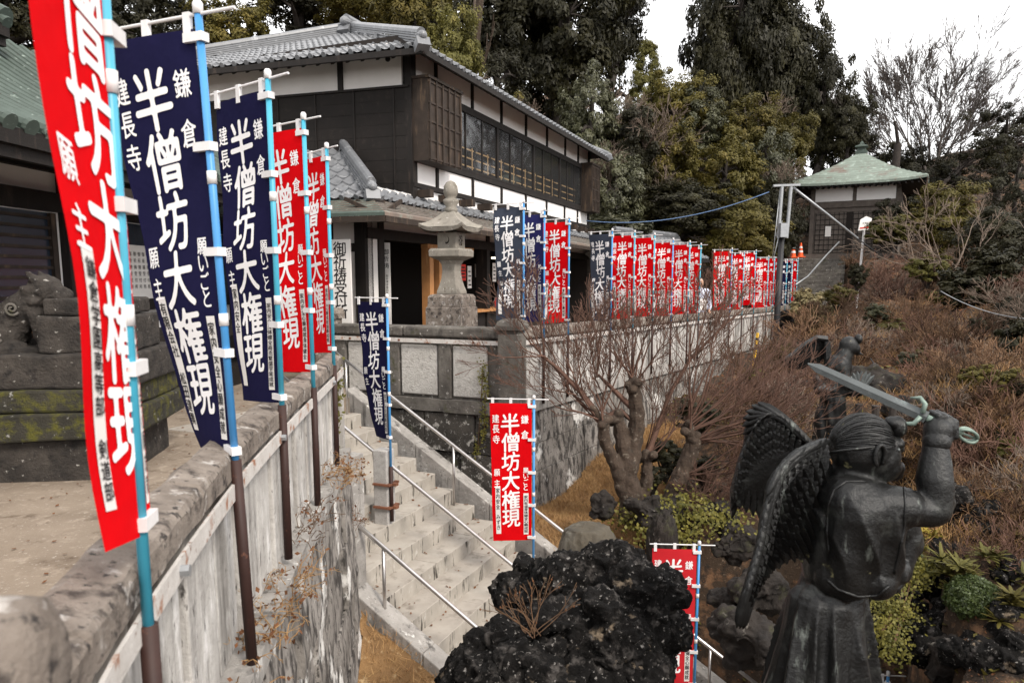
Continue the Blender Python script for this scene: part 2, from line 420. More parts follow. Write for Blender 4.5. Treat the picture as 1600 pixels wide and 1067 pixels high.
TERR = [(-.9, -4), (-.88, .4), (-1.0, 1.5), (-1.25, 2.65), (-1.38, 3.63), (-1.5, 4.66), (-1.6, 6.3), (-1.72, 6.82),
        tuple(SP(-4 * TR, SW, 0))[:2], tuple(SP(-4 * TR, -.3, 0))[:2], tuple(FW(2.9, -.3, 0))[:2], tuple(FW(.1, -.3, 0))[:2],
        tuple(RW(.2, -.25, 0))[:2], tuple(RW(20, -.25, 0))[:2], (12.0, 29.5), (12.6, 31), (10, 33), (4, 37), (-6, 37), (-24, 34), (-24, -4)]
def inside(x, y, poly):
    c = False; n = len(poly); j = n - 1
    for i in range(n):
        xi, yi = poly[i]; xj, yj = poly[j]
        if (yi > y) != (yj > y) and x < (xj - xi) * (y - yi) / (yj - yi) + xi: c = not c
        j = i
    return c
GP = np.array([
 (.5, 10.6, -1.75), (1.9, 13.0, -1.4), (4.4, 17, -1.0), (7.6, 22.5, -.6), (10.7, 27, .0), (11.8, 28.5, .6), (1.5, 9.6, -1.65), (.9, 8.4, -2.1),
 (-1.7, 6.7, -1.9), (-.3, 5.7, -2.35), (1.2, 5.0, -3.0), (-1.3, 4.5, -2.1), (-1.0, 2.5, -2.7), (-.8, 0, -3.2), (0, 3, -3.0), (1.4, 3.4, -2.9),
 (2.2, 4, -2.7), (2.6, 6.2, -2.0), (3.2, 8, -1.35), (3.3, 5.8, -1.35), (3.4, 4.5, -1.3), (4.2, 6.2, -.8), (5.1, 9, -.5), (5.2, 7.6, -.35), (3.0, 10.5, -1.3),
 (4.5, 12, -1.0), (7.3, 14, -.3), (6.9, 10, .2), (9.5, 17, .3), (12.6, 22, .9), (15, 27, 1.6), (14.5, 31.5, 2.6), (16, 34, 2.75), (17.5, 36, 2.75), (12.8, 33.5, 2.3), (12.3, 30, 1.0),
 (19, 28, 2.4), (21, 31, 2.6), (12, 13, 2.0), (16, 20, 2.6), (24, 40, 6), (14, 42, 4.5), (20, 48, 7), (8, 40, 4), (5, 36, 1.5), (2, 40, 6), (-6, 40, 6), (-14, 40, 7), (0, 50, 13), (10, 52, 13), (-15, 52, 14), (-30, 45, 10),
 (25, 15, -1), (30, 30, 6), (22, 5, -3), (34, 18, -6), (45, 20, -12), (8, 2, -1.8), (14, 4, -2.5), (10, -10, -7), (0, -10, -5), (-30, -20, -1), (-30, 20, -.5), (40, 60, 12), (0, 70, 18), (-40, 70, 17), (60, 10, -22), (30, -30, -22), (90, 40, -25), (90, 100, 0), (0, 120, 10), (-90, 100, 5), (-90, 0, -8), (0, -90, -20), (90, -60, -20), (60, 90, 6)], float)
def idw(X, Y):
    d2 = (X[..., None] - GP[:, 0]) ** 2 + (Y[..., None] - GP[:, 1]) ** 2 + .15
    wt = d2 ** -1.8
    return (wt * GP[:, 2]).sum(-1) / wt.sum(-1)
def hz(x, y): return float(idw(np.array([x], float), np.array([y], float))[0])

HS0, HS1 = at(1268, 478, 29.5), at(1278, 404, 33.2)      # foot and head of the steps to the pavilion
def build_ground():
    xs = np.concatenate([np.linspace(-600, -100, 6), np.linspace(-80, -26, 10), np.linspace(-22, -4, 16), np.linspace(-3.4, 9, 84), np.linspace(9.4, 24, 42), np.linspace(25, 60, 26), np.linspace(70, 140, 6), np.linspace(200, 600, 5)])
    ys = np.concatenate([np.linspace(-500, -50, 6), np.linspace(-40, -6, 10), np.linspace(-5, 1, 10), np.linspace(1.4, 16, 98), np.linspace(16.4, 38, 60), np.linspace(39, 70, 24), np.linspace(75, 140, 8), np.linspace(200, 700, 6)])
    X, Y = np.meshgrid(xs, ys)
    Z = idw(X, Y)
    far = np.hypot(X, Y - 20)
    Z = np.where(far > 130, Z - (far - 130) * .04, Z)
    V = np.stack([X, Y, Z], -1).reshape(-1, 3)
    for i in range(len(V)):
        x, y = V[i, 0], V[i, 1]
        if -30 < x < 60 and -8 < y < 80:
            rough_ = min(1, max(.15, (x - 1.2) * .35)) if y < 30 else .7
            n = mnoise.fractal(Vector((x * .9, y * .9, 0)), 1.0, 2.1, 4)
            n2 = mnoise.fractal(Vector((x * 3.1, y * 3.1, 5)), 1.0, 2.1, 3)
            V[i, 2] += rough_ * (.22 * n + .1 * n2)
            if inside(x, y, TERR): V[i, 2] = min(V[i, 2], -.4)
            f_ = (y - HS0.y) / (HS1.y - HS0.y)
            if -.6 < f_ < 1.1 and abs(x - HS0.x - (HS1.x - HS0.x) * f_) < 1.6: V[i, 2] = min(V[i, 2], HS0.z + (HS1.z - HS0.z) * f_ - .45)
            rel = Vector((x, y, 0)) - Vector((ST0.x, ST0.y, 0))
            s, q = rel.dot(DV), rel.dot(EL)
            if -1.3 < s < 6 and -.5 < q < 2.9: V[i, 2] = min(V[i, 2], nose(s) - .42)
            elif -1.3 < s < 7 and -3.4 < q <= -.5 and y < 9.4: V[i, 2] = min(V[i, 2], nose(s) - .42 + (-.5 - q) * .75 + .15 * n)
    nx, ny = len(xs), len(ys)
    I = np.arange(nx * ny).reshape(ny, nx)
    F = np.stack([I[:-1, :-1], I[:-1, 1:], I[1:, 1:], I[1:, :-1]], -1).reshape(-1, 4)
    me = mesh_np('ground', V, F)
    o = finish(me, 'ground', MT['soil'], smooth=True)
    struct(o)
    # trodden yard of the shrine terrace
    b = MB(); b.prism(TERR[::-1] if False else TERR, -.5, 0)
    struct(b.build('terrace_ground', MT['dirt'], fix=True))
build_ground()

def vis(u, v, Y):
    """the place at distance Y seen there, or the ground where that already hides it"""
    o = bpy.data.objects['ground']; d = ray(u, v).normalized()
    hit, loc, nor, _ = o.ray_cast(Vector((0, 0, EYE)), d)
    return loc if hit and loc.y < Y * 1.02 else at(u, v, Y)
bpy.context.view_layer.update()
# dry turf banks: sheets laid a little above the soil
def turf(name, poly, lift=.05, n=26):
    xs = [p[0] for p in poly]; ys = [p[1] for p in poly]
    gx = np.linspace(min(xs), max(xs), n); gy = np.linspace(min(ys), max(ys), n)
    V = []; idx = {}
    F = []
    for j, y in enumerate(gy):
        for i, x in enumerate(gx):
            rel = Vector((x, y, 0)) - Vector((ST0.x, ST0.y, 0)); s, q = rel.dot(DV), rel.dot(EL)
            z = hz(x, y) + lift + .05 * mnoise.noise(Vector((x * 4, y * 4, 2)))
            if q > 2.5: z = nose(s) - .12 - .1 * (q - 2.7) + .04 * mnoise.noise(Vector((x * 5, y * 5, 2)))
            V.append((x, y, z))
    m = len(gx)
    for j in range(len(gy) - 1):
        for i in range(m - 1):
            if inside((gx[i] + gx[i + 1]) / 2, (gy[j] + gy[j + 1]) / 2, poly): F.append((j * m + i, j * m + i + 1, (j + 1) * m + i + 1, (j + 1) * m + i))
    o = finish(mesh_np(name, V, F), name, MT['dry_turf'], smooth=True)
    struct(o)
    return [(Vector(V[f[0]]) + Vector(V[f[2]])) / 2 for f in F]
TURF_A = turf('grass_bank', [tuple(SP(.3, 2.76, 0))[:2], tuple(SP(5.5, 2.76, 0))[:2], tuple(SP(5.5, 5.2, 0))[:2], (-1.1, 2.4), (-1.2, 4.0), (-1.42, 6.3)], .05, 34)
TURF_B = turf('grass_bank', [tuple(RW(.15, .06, 0))[:2], tuple(RW(5.2, .06, 0))[:2], tuple(RW(5.4, 1.1, 0))[:2], tuple(RW(3.2, 1.3, 0))[:2], (2.0, 9.6), (1.25, 8.4), tuple(SP(3.4, -.36, 0))[:2], tuple(SP(1.6, -.36, 0))[:2]], .06, 40)

# stone stairs of separate blocks
def build_stairs():
    rnd = random.Random(4)
    b = MB()
    def block(s0, s1, q0, q1, z0, z1):
        p = [SP(s0, q0, z0), SP(s1, q0, z0), SP(s1, q1, z0), SP(s0, q1, z0), SP(s0, q0, z1), SP(s1, q0, z1), SP(s1, q1, z1), SP(s0, q1, z1)]
        n = len(b.v); b.v += [tuple(x) for x in p]
        fs = [(0, 1, 2, 3), (4, 7, 6, 5), (0, 4, 5, 1), (1, 5, 6, 2), (2, 6, 7, 3), (3, 7, 4, 0)]
        b.f += [tuple(i + n for i in f) for f in fs]; b.m += [0, 0, 1, 1, 1, 1]
    for k in range(-4, 19):
        z1 = -RI * (k + 4) + (.006 if k == -4 else 0)
        cuts = [0]
        q = rnd.uniform(.5, 1.1)
        while q < SW - .35:
            cuts.append(q); q += rnd.uniform(.75, 1.15)
        cuts.append(SW)
        s1 = k * TR
        s0 = s1 - TR - .04 if k > -4 else s1 - .5
        for a, c in zip(cuts[:-1], cuts[1:]):
            j = rnd.uniform(-.0015, .0015)
            block(s0, s1 + j, a + .002, c - .002, z1 - .3, z1 + rnd.uniform(-.002, .002))
    o = b.build('stairs', [MT['stone_step'], MT['stone_riser']], bevel=.007, fix=True)
    struct(o)
    # sloping kerbs on both sides
    for nm, q0, q1, up, sa, sb in (('kerb', SW + .004, SW + .24, .0, .9, 5.6), ('kerb', -.36, -.13, .09, -1.2, 5.4)):
        b = MB()
        n = 6
        for i in range(n):
            a = sa + (sb - sa) * i / n; c = sa + (sb - sa) * (i + 1) / n - .006
            z = lambda s: nose(s) + up
            b.hexa([SP(a, q0, z(a) - .9), SP(c, q0, z(c) - .9), SP(c, q1, z(c) - .9), SP(a, q1, z(a) - .9), SP(a, q0, z(a)), SP(c, q0, z(c)), SP(c, q1, z(c)), SP(a, q1, z(a))])
        struct(b.build(nm, MT['stone_pale'], bevel=.012, fix=True))
build_stairs()
# drain grating along the foot of the wall, in the yard
def build_drain():
    b = MB()
    p0, p1 = Vector((-2.30, 3.6, 0)), Vector((-2.95, 7.4, 0))
    d = (p1 - p0).normalized(); n = Vector((d.y, -d.x, 0)); L = (p1 - p0).length
    k = int(L / .075)
    for i in range(k):
        c = p0 + d * (i * .075) + n * .15
        b.bar(c - n * .16 + Vector((0, 0, .012)), c + n * .16 + Vector((0, 0, .012)), .045, .024)
    o = b.build('drain_grating', MT['wood_brown'])
    tag(o, 'narrow brown slatted drain grating let into the yard inside the near wall', 'drain')
    b = MB(); b.bar(p0 + n * .15 + Vector((0, 0, .004)), p1 + n * .15 + Vector((0, 0, .004)), .34, .008)
    struct(b.build('gutter', MT['interior']))
build_drain()

# ---------------------------------------------------------------- terrace walls
def blocks(b, fn, s0, s1, z0, z1, rows, bw, depth=.3, face=0, batter=0, gap=.012, jit=.02, rnd=None, mi=0):
    rnd = rnd or random.Random(1)
    hs = [rnd.uniform(.8, 1.2) for _ in range(rows)]; t = sum(hs); z = z0
    for r in range(rows):
        zz = z + hs[r] / t * (z1 - z0)
        s = s0 - rnd.uniform(0, bw * .6)
        while s < s1:
            e = s + bw * rnd.uniform(.75, 1.3)
            a, c = max(s, s0) + gap / 2, min(e, s1) - gap / 2
            if c - a > .05:
                j = rnd.uniform(-jit, jit)
                f0 = face + batter * (z1 - z) + j; f1 = face + batter * (z1 - zz) + j
                b.hexa([fn(a, f0, z + gap / 2), fn(c, f0, z + gap / 2), fn(c, -depth, z + gap / 2), fn(a, -depth, z + gap / 2),
                        fn(a, f1, zz - gap / 2), fn(c, f1, zz - gap / 2), fn(c, -depth, zz - gap / 2), fn(a, -depth, zz - gap / 2)], mi)
            s = e
        z = zz
def fnbox(b, fn, s0, s1, o0, o1, z0, z1, mi=0):
    b.hexa([fn(s0, o0, z0), fn(s1, o0, z0), fn(s1, o1, z0), fn(s0, o1, z0), fn(s0, o0, z1), fn(s1, o0, z1), fn(s1, o1, z1), fn(s0, o1, z1)], mi)
def rough(o, amp, scale, sub=0):
    me = o.data
    if sub:
        bm = bmesh.new(); bm.from_mesh(me)
        for e in bm.edges: pass
        bmesh.ops.subdivide_edges(bm, edges=bm.edges, cuts=sub, use_grid_fill=True)
        bm.to_mesh(me); bm.free()
    off = WLOC.get(o.name, Vector((0, 0, 0)))
    for v in me.vertices:
        p = (v.co + off)
        n = mnoise.noise_vector(p * scale) + .5 * mnoise.noise_vector(p * scale * 2.7)
        v.co += n * amp
    me.update()
    return o

# front wall beside the stairs
t = thing('terrace_wall', 'short mossy terrace wall facing the stairs, two pale rough panels above big dark stones', 'stone wall', (-1.3, 10.6, 0))
b = MB(); blocks(b, FW, .02, 3.05, -2.9, -.25, 5, .75, depth=.35, face=.02, batter=.05, gap=.02, jit=.035, rnd=random.Random(3))
rough(b.build('stonework', MT['stone_wall'], t, fix=True), .016, 5, 4)
b = MB(); fnbox(b, FW, .2, 1.03, -.32, .09, -.24, -.06); fnbox(b, FW, 1.036, 2.2, -.32, .085, -.235, -.062); fnbox(b, FW, 2.206, 3.0, -.32, .088, -.24, -.06)
rough(b.build('ledge', MT['stone_dark'], t, fix=True), .008, 7, 3)
b = MB(); fnbox(b, FW, .17, 3.0, -.3, -.03, -.059, .82)
b.build('panel_backing', MT['stone_dark'], t, fix=True)
for s0, s1 in ((.36, .92), (1.15, 1.77), (2.02, 2.7)):
    b = MB(); fnbox(b, FW, s0 + .01, s1 - .01, -.029, .012, -.02, .7)
    o = b.build('panel', MT['rough_patch'], t, bevel=.05, fix=True)
    o.modifiers['bevel'].segments = 3
for s0, s1 in ((.935, 1.135), (1.79, 2.0), (2.72, 2.98)):
    b = MB(); fnbox(b, FW, s0, s1, -.028, .03, -.058, .80)
    b.build('pilaster', MT['stone_dark'], t, bevel=.01, fix=True)
b = MB(); fnbox(b, FW, .18, 1.7, -.34, .05, .822, .965); fnbox(b, FW, 1.708, 3.0, -.34, .05, .822, .962)
rough(b.build('coping', MT['stone_dark'], t, bevel=.03, fix=True), .006, 6, 4)
b = MB(); fnbox(b, FW, -.16, 2.95, .052, .064, .735, .795)
rl = b.build('rail', MT['rusty_paint'], t, fix=True)
for s in (.55, 1.75, 2.6):
    b = MB(); b.tube([FW(s, .06, .765), FW(s, .085, .765)], .016, 6); b.build('bolt', MT['rust'], rl)

# corner post with carved characters
t = thing('corner_post', 'square carved stone post with a cap where the two terrace walls meet', 'stone post', (0, 10, -.25))
b = MB(); rz_ = math.atan2(DV.y, DV.x)
b.sq([(.15, 0), (.15, 1.14), (.145, 1.15)], (CN.x, CN.y, -.25), rz_); post_o = b.build('shaft', MT['stone_dark'], t, bevel=.01)
b = MB(); b.sq([(.155, -.42), (.165, -.4), (.165, -.02), (.158, 0)], (CN.x + .01, CN.y - .02, -.25), rz_); b.build('footing', MT['stone_pale'], t, bevel=.01)
b = MB(); b.sq([(.13, 0), (.13, .03), (.175, .05), (.18, .11), (.155, .17), (.09, .2), (.02, .205)], (CN.x, CN.y, .9), rz_); rough(b.build('cap', MT['stone_dark'], t, bevel=.015), .006, 9, 3)

# long wall with the row of banners
t = thing('terrace_wall', 'long weathered terrace retaining wall under the row of banners, running away to the pavilion', 'stone wall', (5, 18.5, 0))
LEN = 20.2
def zc(s): return -.011 * s
def RWc(s, o, z): return RW(s, o, z + zc(s))
b = MB(); blocks(b, RW, .1, LEN, -3.2, -.22, 6, 1.9, depth=.3, face=.0, batter=.07, gap=.008, jit=.01, rnd=random.Random(9))
rough(b.build('rendered_base', MT['plaster_wall'], t, fix=True), .012, 3, 3)
b = MB()
s = .12
while s < LEN:
    e = min(s + 1.15, LEN); fnbox(b, RWc, s, e - .008, -.3, .07, -.24, -.03); s = e
rough(b.build('ledge', MT['stone_pale'], t, fix=True), .006, 6, 2)
rnd = random.Random(6)
b = MB(); fnbox(b, RWc, .15, LEN, -.28, -.02, -.029, .8); b.build('panel_backing', MT['stone_dark'], t, fix=True)
s = .2; k = 0
bp, bq = MB(), MB()
while s < LEN - .1:
    wd = (.16, .34, .34)[k % 3] * rnd.uniform(.92, 1.08)
    fnbox(bq if k % 3 == 0 else bp, RWc, s, s + wd - .012, -.019, .035 if k % 3 == 0 else .008 + rnd.uniform(-.006, .006), -.027, .795)
    s += wd; k += 1
o = bp.build('panel', MT['stone_panel'], t, bevel=.006, fix=True)
o = bq.build('pilaster', MT['stone_pale'], t, bevel=.008, fix=True); o['kind'] = 'stuff'
b = MB(); s = .15
while s < LEN:
    e = min(s + 1.5, LEN); fnbox(b, RWc, s, e - .008, -.32, .05, .81, .955); s = e
rough(b.build('coping', MT['stone_coping'], t, bevel=.03, fix=True), .006, 5, 3)
b = MB(); fnbox(b, RWc, -.12, LEN, .055, .067, .73, .79); rl = b.build('rail', MT['rusty_paint'], t, fix=True)
b = MB(); b.box(RWc(LEN + .08, -.1, .36), (.26, .3, 1.5), math.atan2(WV.y, WV.x)); b.build('end_post', MT['stone_pale'], t, bevel=.015)

# near wall, seen from outside with its round topped coping
t = thing('terrace_wall', 'near terrace wall with round topped mottled coping and streaked white panels', 'stone wall', (-1.2, 3.6, 0))
ss = list(np.linspace(.3, LLEN, 420))
prof = [(.035, .87), (.045, .88), (.047, .952), (.036, .97), (-.052, .992), (-.076, .984), (-.09, .96), (-.09, .86), (-.09, .0)]
b = MB(); b.grid(lambda s_, i: LW(s_, prof[i][0] + .006 * mnoise.noise(Vector((s_ * 9, i * .9, 4))), prof[i][1] + .012 * mnoise.noise(Vector((s_ * 5, i * .7, 1))) + (-.016 if (s_ % .95) < .02 and i > 1 else 0)), ss, range(len(prof)))
b.build('coping', MT['stone_coping'], t, smooth=False)
b = MB(); n = len(ss)
b.grid(lambda s_, i: LW(s_, (-.03, -.03, -.088, -.088)[i], (.16, .88, .88, -.2)[i]), ss, range(4)); b.build('panel_backing', MT['stone_dark'], t)
rnd = random.Random(12)
s = .32; k = 0; bp, bq = MB(), MB()
while s < LLEN - .05:
    wd = (.14, .3, .3)[k % 3] * rnd.uniform(.9, 1.1)
    e = min(s + wd, LLEN)
    fnbox(bq if k % 3 == 0 else bp, LW, s, e - .01, -.029, .02 if k % 3 == 0 else rnd.uniform(-.008, .004), .155, .868)
    s += wd; k += 1
bp.build('panel', MT['stone_panel'], t, bevel=.006, fix=True); bq.build('pilaster', MT['stone_panel'], t, bevel=.008, fix=True)
b = MB(); s = .3
while s < LLEN:
    e = min(s + .9, LLEN); fnbox(b, LW, s, e - .01, -.25, .1, .04, .152); s = e
rough(b.build('ledge', MT['stone_pale'], t, fix=True), .008, 8, 3)
b = MB(); blocks(b, LW, .3, LLEN, -3.3, .036, 7, .85, depth=.3, face=.06, batter=.05, gap=.016, jit=.03, rnd=random.Random(21))
rough(b.build('stonework', MT['plaster_wall'], t, fix=True), .016, 5, 4)
b = MB(); fnbox(b, LW, LLEN + .004, LLEN + .008, -.24, .03, -3, .9); 
b.hexa([LW(LLEN, .02, -3), LW(LLEN, -.1, -3), LW(LLEN, -.1, -3) + Vector((0, .12, 0)), LW(LLEN, .02, -3) + Vector((0, .12, 0)), LW(LLEN, .02, .95), LW(LLEN, -.1, .95), LW(LLEN, -.1, .95) + Vector((0, .12, 0)), LW(LLEN, .02, .95) + Vector((0, .12, 0))])
rough(b.build('end_stone', MT['stone_pale'], t, fix=True), .008, 6, 4)
b = MB()
for a, c in zip(np.linspace(.5, LLEN, 30)[:-1], np.linspace(.5, LLEN, 30)[1:]): fnbox(b, LW, a, c, .046, .056, .8, .862)
rl = b.build('rail', MT['rusty_paint'], t, fix=True)
for s in (1.6, 2.35, 3.3, 4.4, 5.3):
    b = MB(); b.tube([LW(s, .056, .83), LW(s, .08, .83)], .017, 6); b.build('bolt', MT['galvanised'], rl)
# return wall along the upper stairs
t = thing('terrace_wall', 'low stone return of the terrace edge beside the top of the stairs', 'stone wall', tuple(SP(-.2, SW + .15, 0)))
b = MB(); 
for i in range(4):
    a = -4.4 * TR + i * .55
    b.hexa([SP(a, SW + .01, -2.5), SP(a + .54, SW + .01, -2.5), SP(a + .54, SW + .3, -2.5), SP(a, SW + .3, -2.5), SP(a, SW + .01, -.02), SP(a + .54, SW + .01, -.02), SP(a + .54, SW + .3, -.02), SP(a, SW + .3, -.02)])
rough(b.build('stonework', MT['stone_pale'], t, fix=True), .01, 6, 3)
# gate posts
for (p, h, lab) in ((FW(3.12, -.1, 0), 1.2, 'weathered square stone post at the head of the stairs, beside the office notice board'),):
    t = thing('gate_post', lab, 'stone post', tuple(p))
    b = MB(); b.sq([(.15, -.3), (.15, h - .16)], p, rz_); rough(b.build('shaft', MT['stone_coping'], t), .006, 6, 4)
    b = MB(); b.sq([(.18, h - .157), (.185, h - .08), (.16, h), (.02, h + .01)], p, rz_); rough(b.build('cap', MT['stone_coping'], t), .006, 7, 3)
# near round-topped post at the foot of the frame
t = thing('wall_post', 'blurred round topped stone post closest to the viewer', 'stone post', (-.56, .83, 0))
b = MB(); b.box((-.66, .86, .5), (.2, .2, 1.04), .2); rough(b.build('shaft', MT['stone_coping'], t), .006, 7, 4)
b = MB(); b.tube([(-.86, .78, 1.13), (-.80, .80, 1.13), (-.62, .84, 1.13), (-.58, .85, 1.13), (-.565, .853, 1.13)], [.08, .088, .088, .082, .05], 20); rough(b.build('round_cap', MT['stone_coping'], t, smooth=True), .007, 9, 1)

# handrails
def rail(label, q, h, s0, s1, posts, r=.021):
    t = thing('handrail', label, 'handrail', tuple(SP((s0 + s1) / 2, q, nose((s0 + s1) / 2))), 'stainless handrails down the stairs')
    b = MB(); b.tube([SP(s, q, nose(s) + h) for s in np.linspace(s0, s1, 6)], r, 12); b.build('top_tube', MT['steel'], t, smooth=True)
    for s in posts:
        b = MB(); b.tube([SP(s, q, nose(s) - .2), SP(s, q, nose(s) + h - .01)], .017, 10); b.build('leg', MT['steel'], t, smooth=True)
rail('round steel handrail beside the mossy terrace wall, farthest from the viewer', .12, .64, -1.25, 5.3, (-1.0, .62, 2.25, 3.9))
rail('round steel handrail down the middle of the stairs, passing the square granite bollard', 1.5, .66, -1.2, 5.2, (-.9, 2.3, 4.4))
rail('round steel handrail above the left kerb, nearest the dry grass bank', 2.64, .6, .55, 5.2, (1.2, 3.6))
# ---------------------------------------------------------------- lettering
_GT = {}
def glyph_tris(ch):
    if ch not in _GT:
        cu = bpy.data.curves.new('glyph', 'FONT'); cu.body = ch; cu.resolution_u = 4
        o = bpy.data.objects.new('glyph', cu); C.objects.link(o)
        dg = bpy.context.evaluated_depsgraph_get()
        me = bpy.data.meshes.new_from_object(o.evaluated_get(dg))
        V = np.array([v.co[:2] for v in me.vertices]).reshape(-1, 2)
        me.calc_loop_triangles()
        T = np.array([t.vertices[:] for t in me.loop_triangles]).reshape(-1, 3)
        bpy.data.objects.remove(o); bpy.data.meshes.remove(me); bpy.data.curves.remove(cu)
        _GT[ch] = (V, T)
    return _GT[ch]
_GL = {}
def glyph(ch, bold, G):
    """brush-like letter: outline sampled on a grid, thickened, and traced again; polygons in a unit box"""
    k = (ch, bold, G)
    if k in _GL: return _GL[k]
    V, T = glyph_tris(ch)
    if not len(V): _GL[k] = ([], []); return _GL[k]
    c = (V.max(0) + V.min(0)) / 2; s = max((V.max(0) - V.min(0)).max(), .55)
    V = (V - c) / s
    n = (G + 7) * 3; pad = .5 + 3.0 / G
    ax = np.linspace(-pad, pad, n)
    img = np.zeros((n, n), bool)
    st = ax[1] - ax[0]
    for a, b, d in V[T]:
        lo = np.minimum(np.minimum(a, b), d); hi = np.maximum(np.maximum(a, b), d)
        i0, j0 = np.maximum(0, np.floor((lo + pad) / st).astype(int)); i1, j1 = np.minimum(n, np.ceil((hi + pad) / st).astype(int) + 1)
        if i1 <= i0 or j1 <= j0: continue
        X, Y = np.meshgrid(ax[i0:i1], ax[j0:j1])
        e = lambda p, q: (q[0] - p[0]) * (Y - p[1]) - (q[1] - p[1]) * (X - p[0])
        e0, e1, e2 = e(a, b), e(b, d), e(d, a)
        img[j0:j1, i0:i1] |= ((e0 >= 0) & (e1 >= 0) & (e2 >= 0)) | ((e0 <= 0) & (e1 <= 0) & (e2 <= 0))
    f = img.astype(float)
    sg = max(1.6, bold * n * .55); r = int(sg * 3) + 1
    ker = np.exp(-.5 * (np.arange(-r, r + 1) / sg) ** 2); ker /= ker.sum()
    f = np.apply_along_axis(lambda x: np.convolve(x, ker, 'same'), 0, f); f = np.apply_along_axis(lambda x: np.convolve(x, ker, 'same'), 1, f)
    f = f[1::3, 1::3]; gx = ax[1::3]; m = len(gx); thr = .5 - .26 * min(1, bold / .03)
    vs, fs = [], []
    ins = f > thr
    for j in range(m - 1):
        i = 0
        while i < m - 1:
            q = [(i, j), (i + 1, j), (i + 1, j + 1), (i, j + 1)]
            kk = [ins[b, a] for a, b in q]
            if not any(kk): i += 1; continue
            if all(kk):
                e = i + 1
                while e < m - 1 and e - i < 4 and ins[j, e + 1] and ins[j + 1, e + 1]: e += 1
                b0 = len(vs); vs += [(gx[i], gx[j]), (gx[e], gx[j]), (gx[e], gx[j + 1]), (gx[i], gx[j + 1])]; fs.append((b0, b0 + 1, b0 + 2, b0 + 3)); i = e; continue
            poly = []
            for t in range(4):
                (a, b), (a2, b2) = q[t], q[(t + 1) % 4]
                if kk[t]: poly.append((gx[a], gx[b]))
                if kk[t] != kk[(t + 1) % 4]:
                    w_ = (thr - f[b, a]) / (f[b2, a2] - f[b, a]); poly.append((gx[a] + (gx[a2] - gx[a]) * w_, gx[b] + (gx[b2] - gx[b]) * w_))
            if len(poly) > 2:
                b0 = len(vs); vs += poly; fs.append(tuple(range(b0, b0 + len(poly))))
            i += 1
    _GL[k] = (vs, fs)
    return _GL[k]
def put(vs, fs, ch, cx, cy, w_, h_, bold=.02, G=30, slant=0):
    V, F = glyph(ch, bold, G)
    b0 = len(vs)
    vs += [(cx + x * w_, cy + (y + slant * x) * h_) for x, y in V]
    fs += [tuple(i + b0 for i in f) for f in F]
def wall_text(name, txt, org, xd, zd, nd, size, pitch, bold, m, parent, vertical=True, sx=1, G=30):
    """flat lettering on a flat board; org = centre of the first character"""
    vs, fs = [], []
    for i, ch in enumerate(txt):
        if ch == ' ': continue
        put(vs, fs, ch, 0 if vertical else i * pitch, -i * pitch if vertical else 0, size * sx, size, bold, G)
    b = MB(); xd, zd, nd, org = Vector(xd), Vector(zd), Vector(nd), Vector(org)
    b.add([org + xd * x + zd * y + nd * .004 for x, y in vs], fs)
    return b.build(name, m, parent)

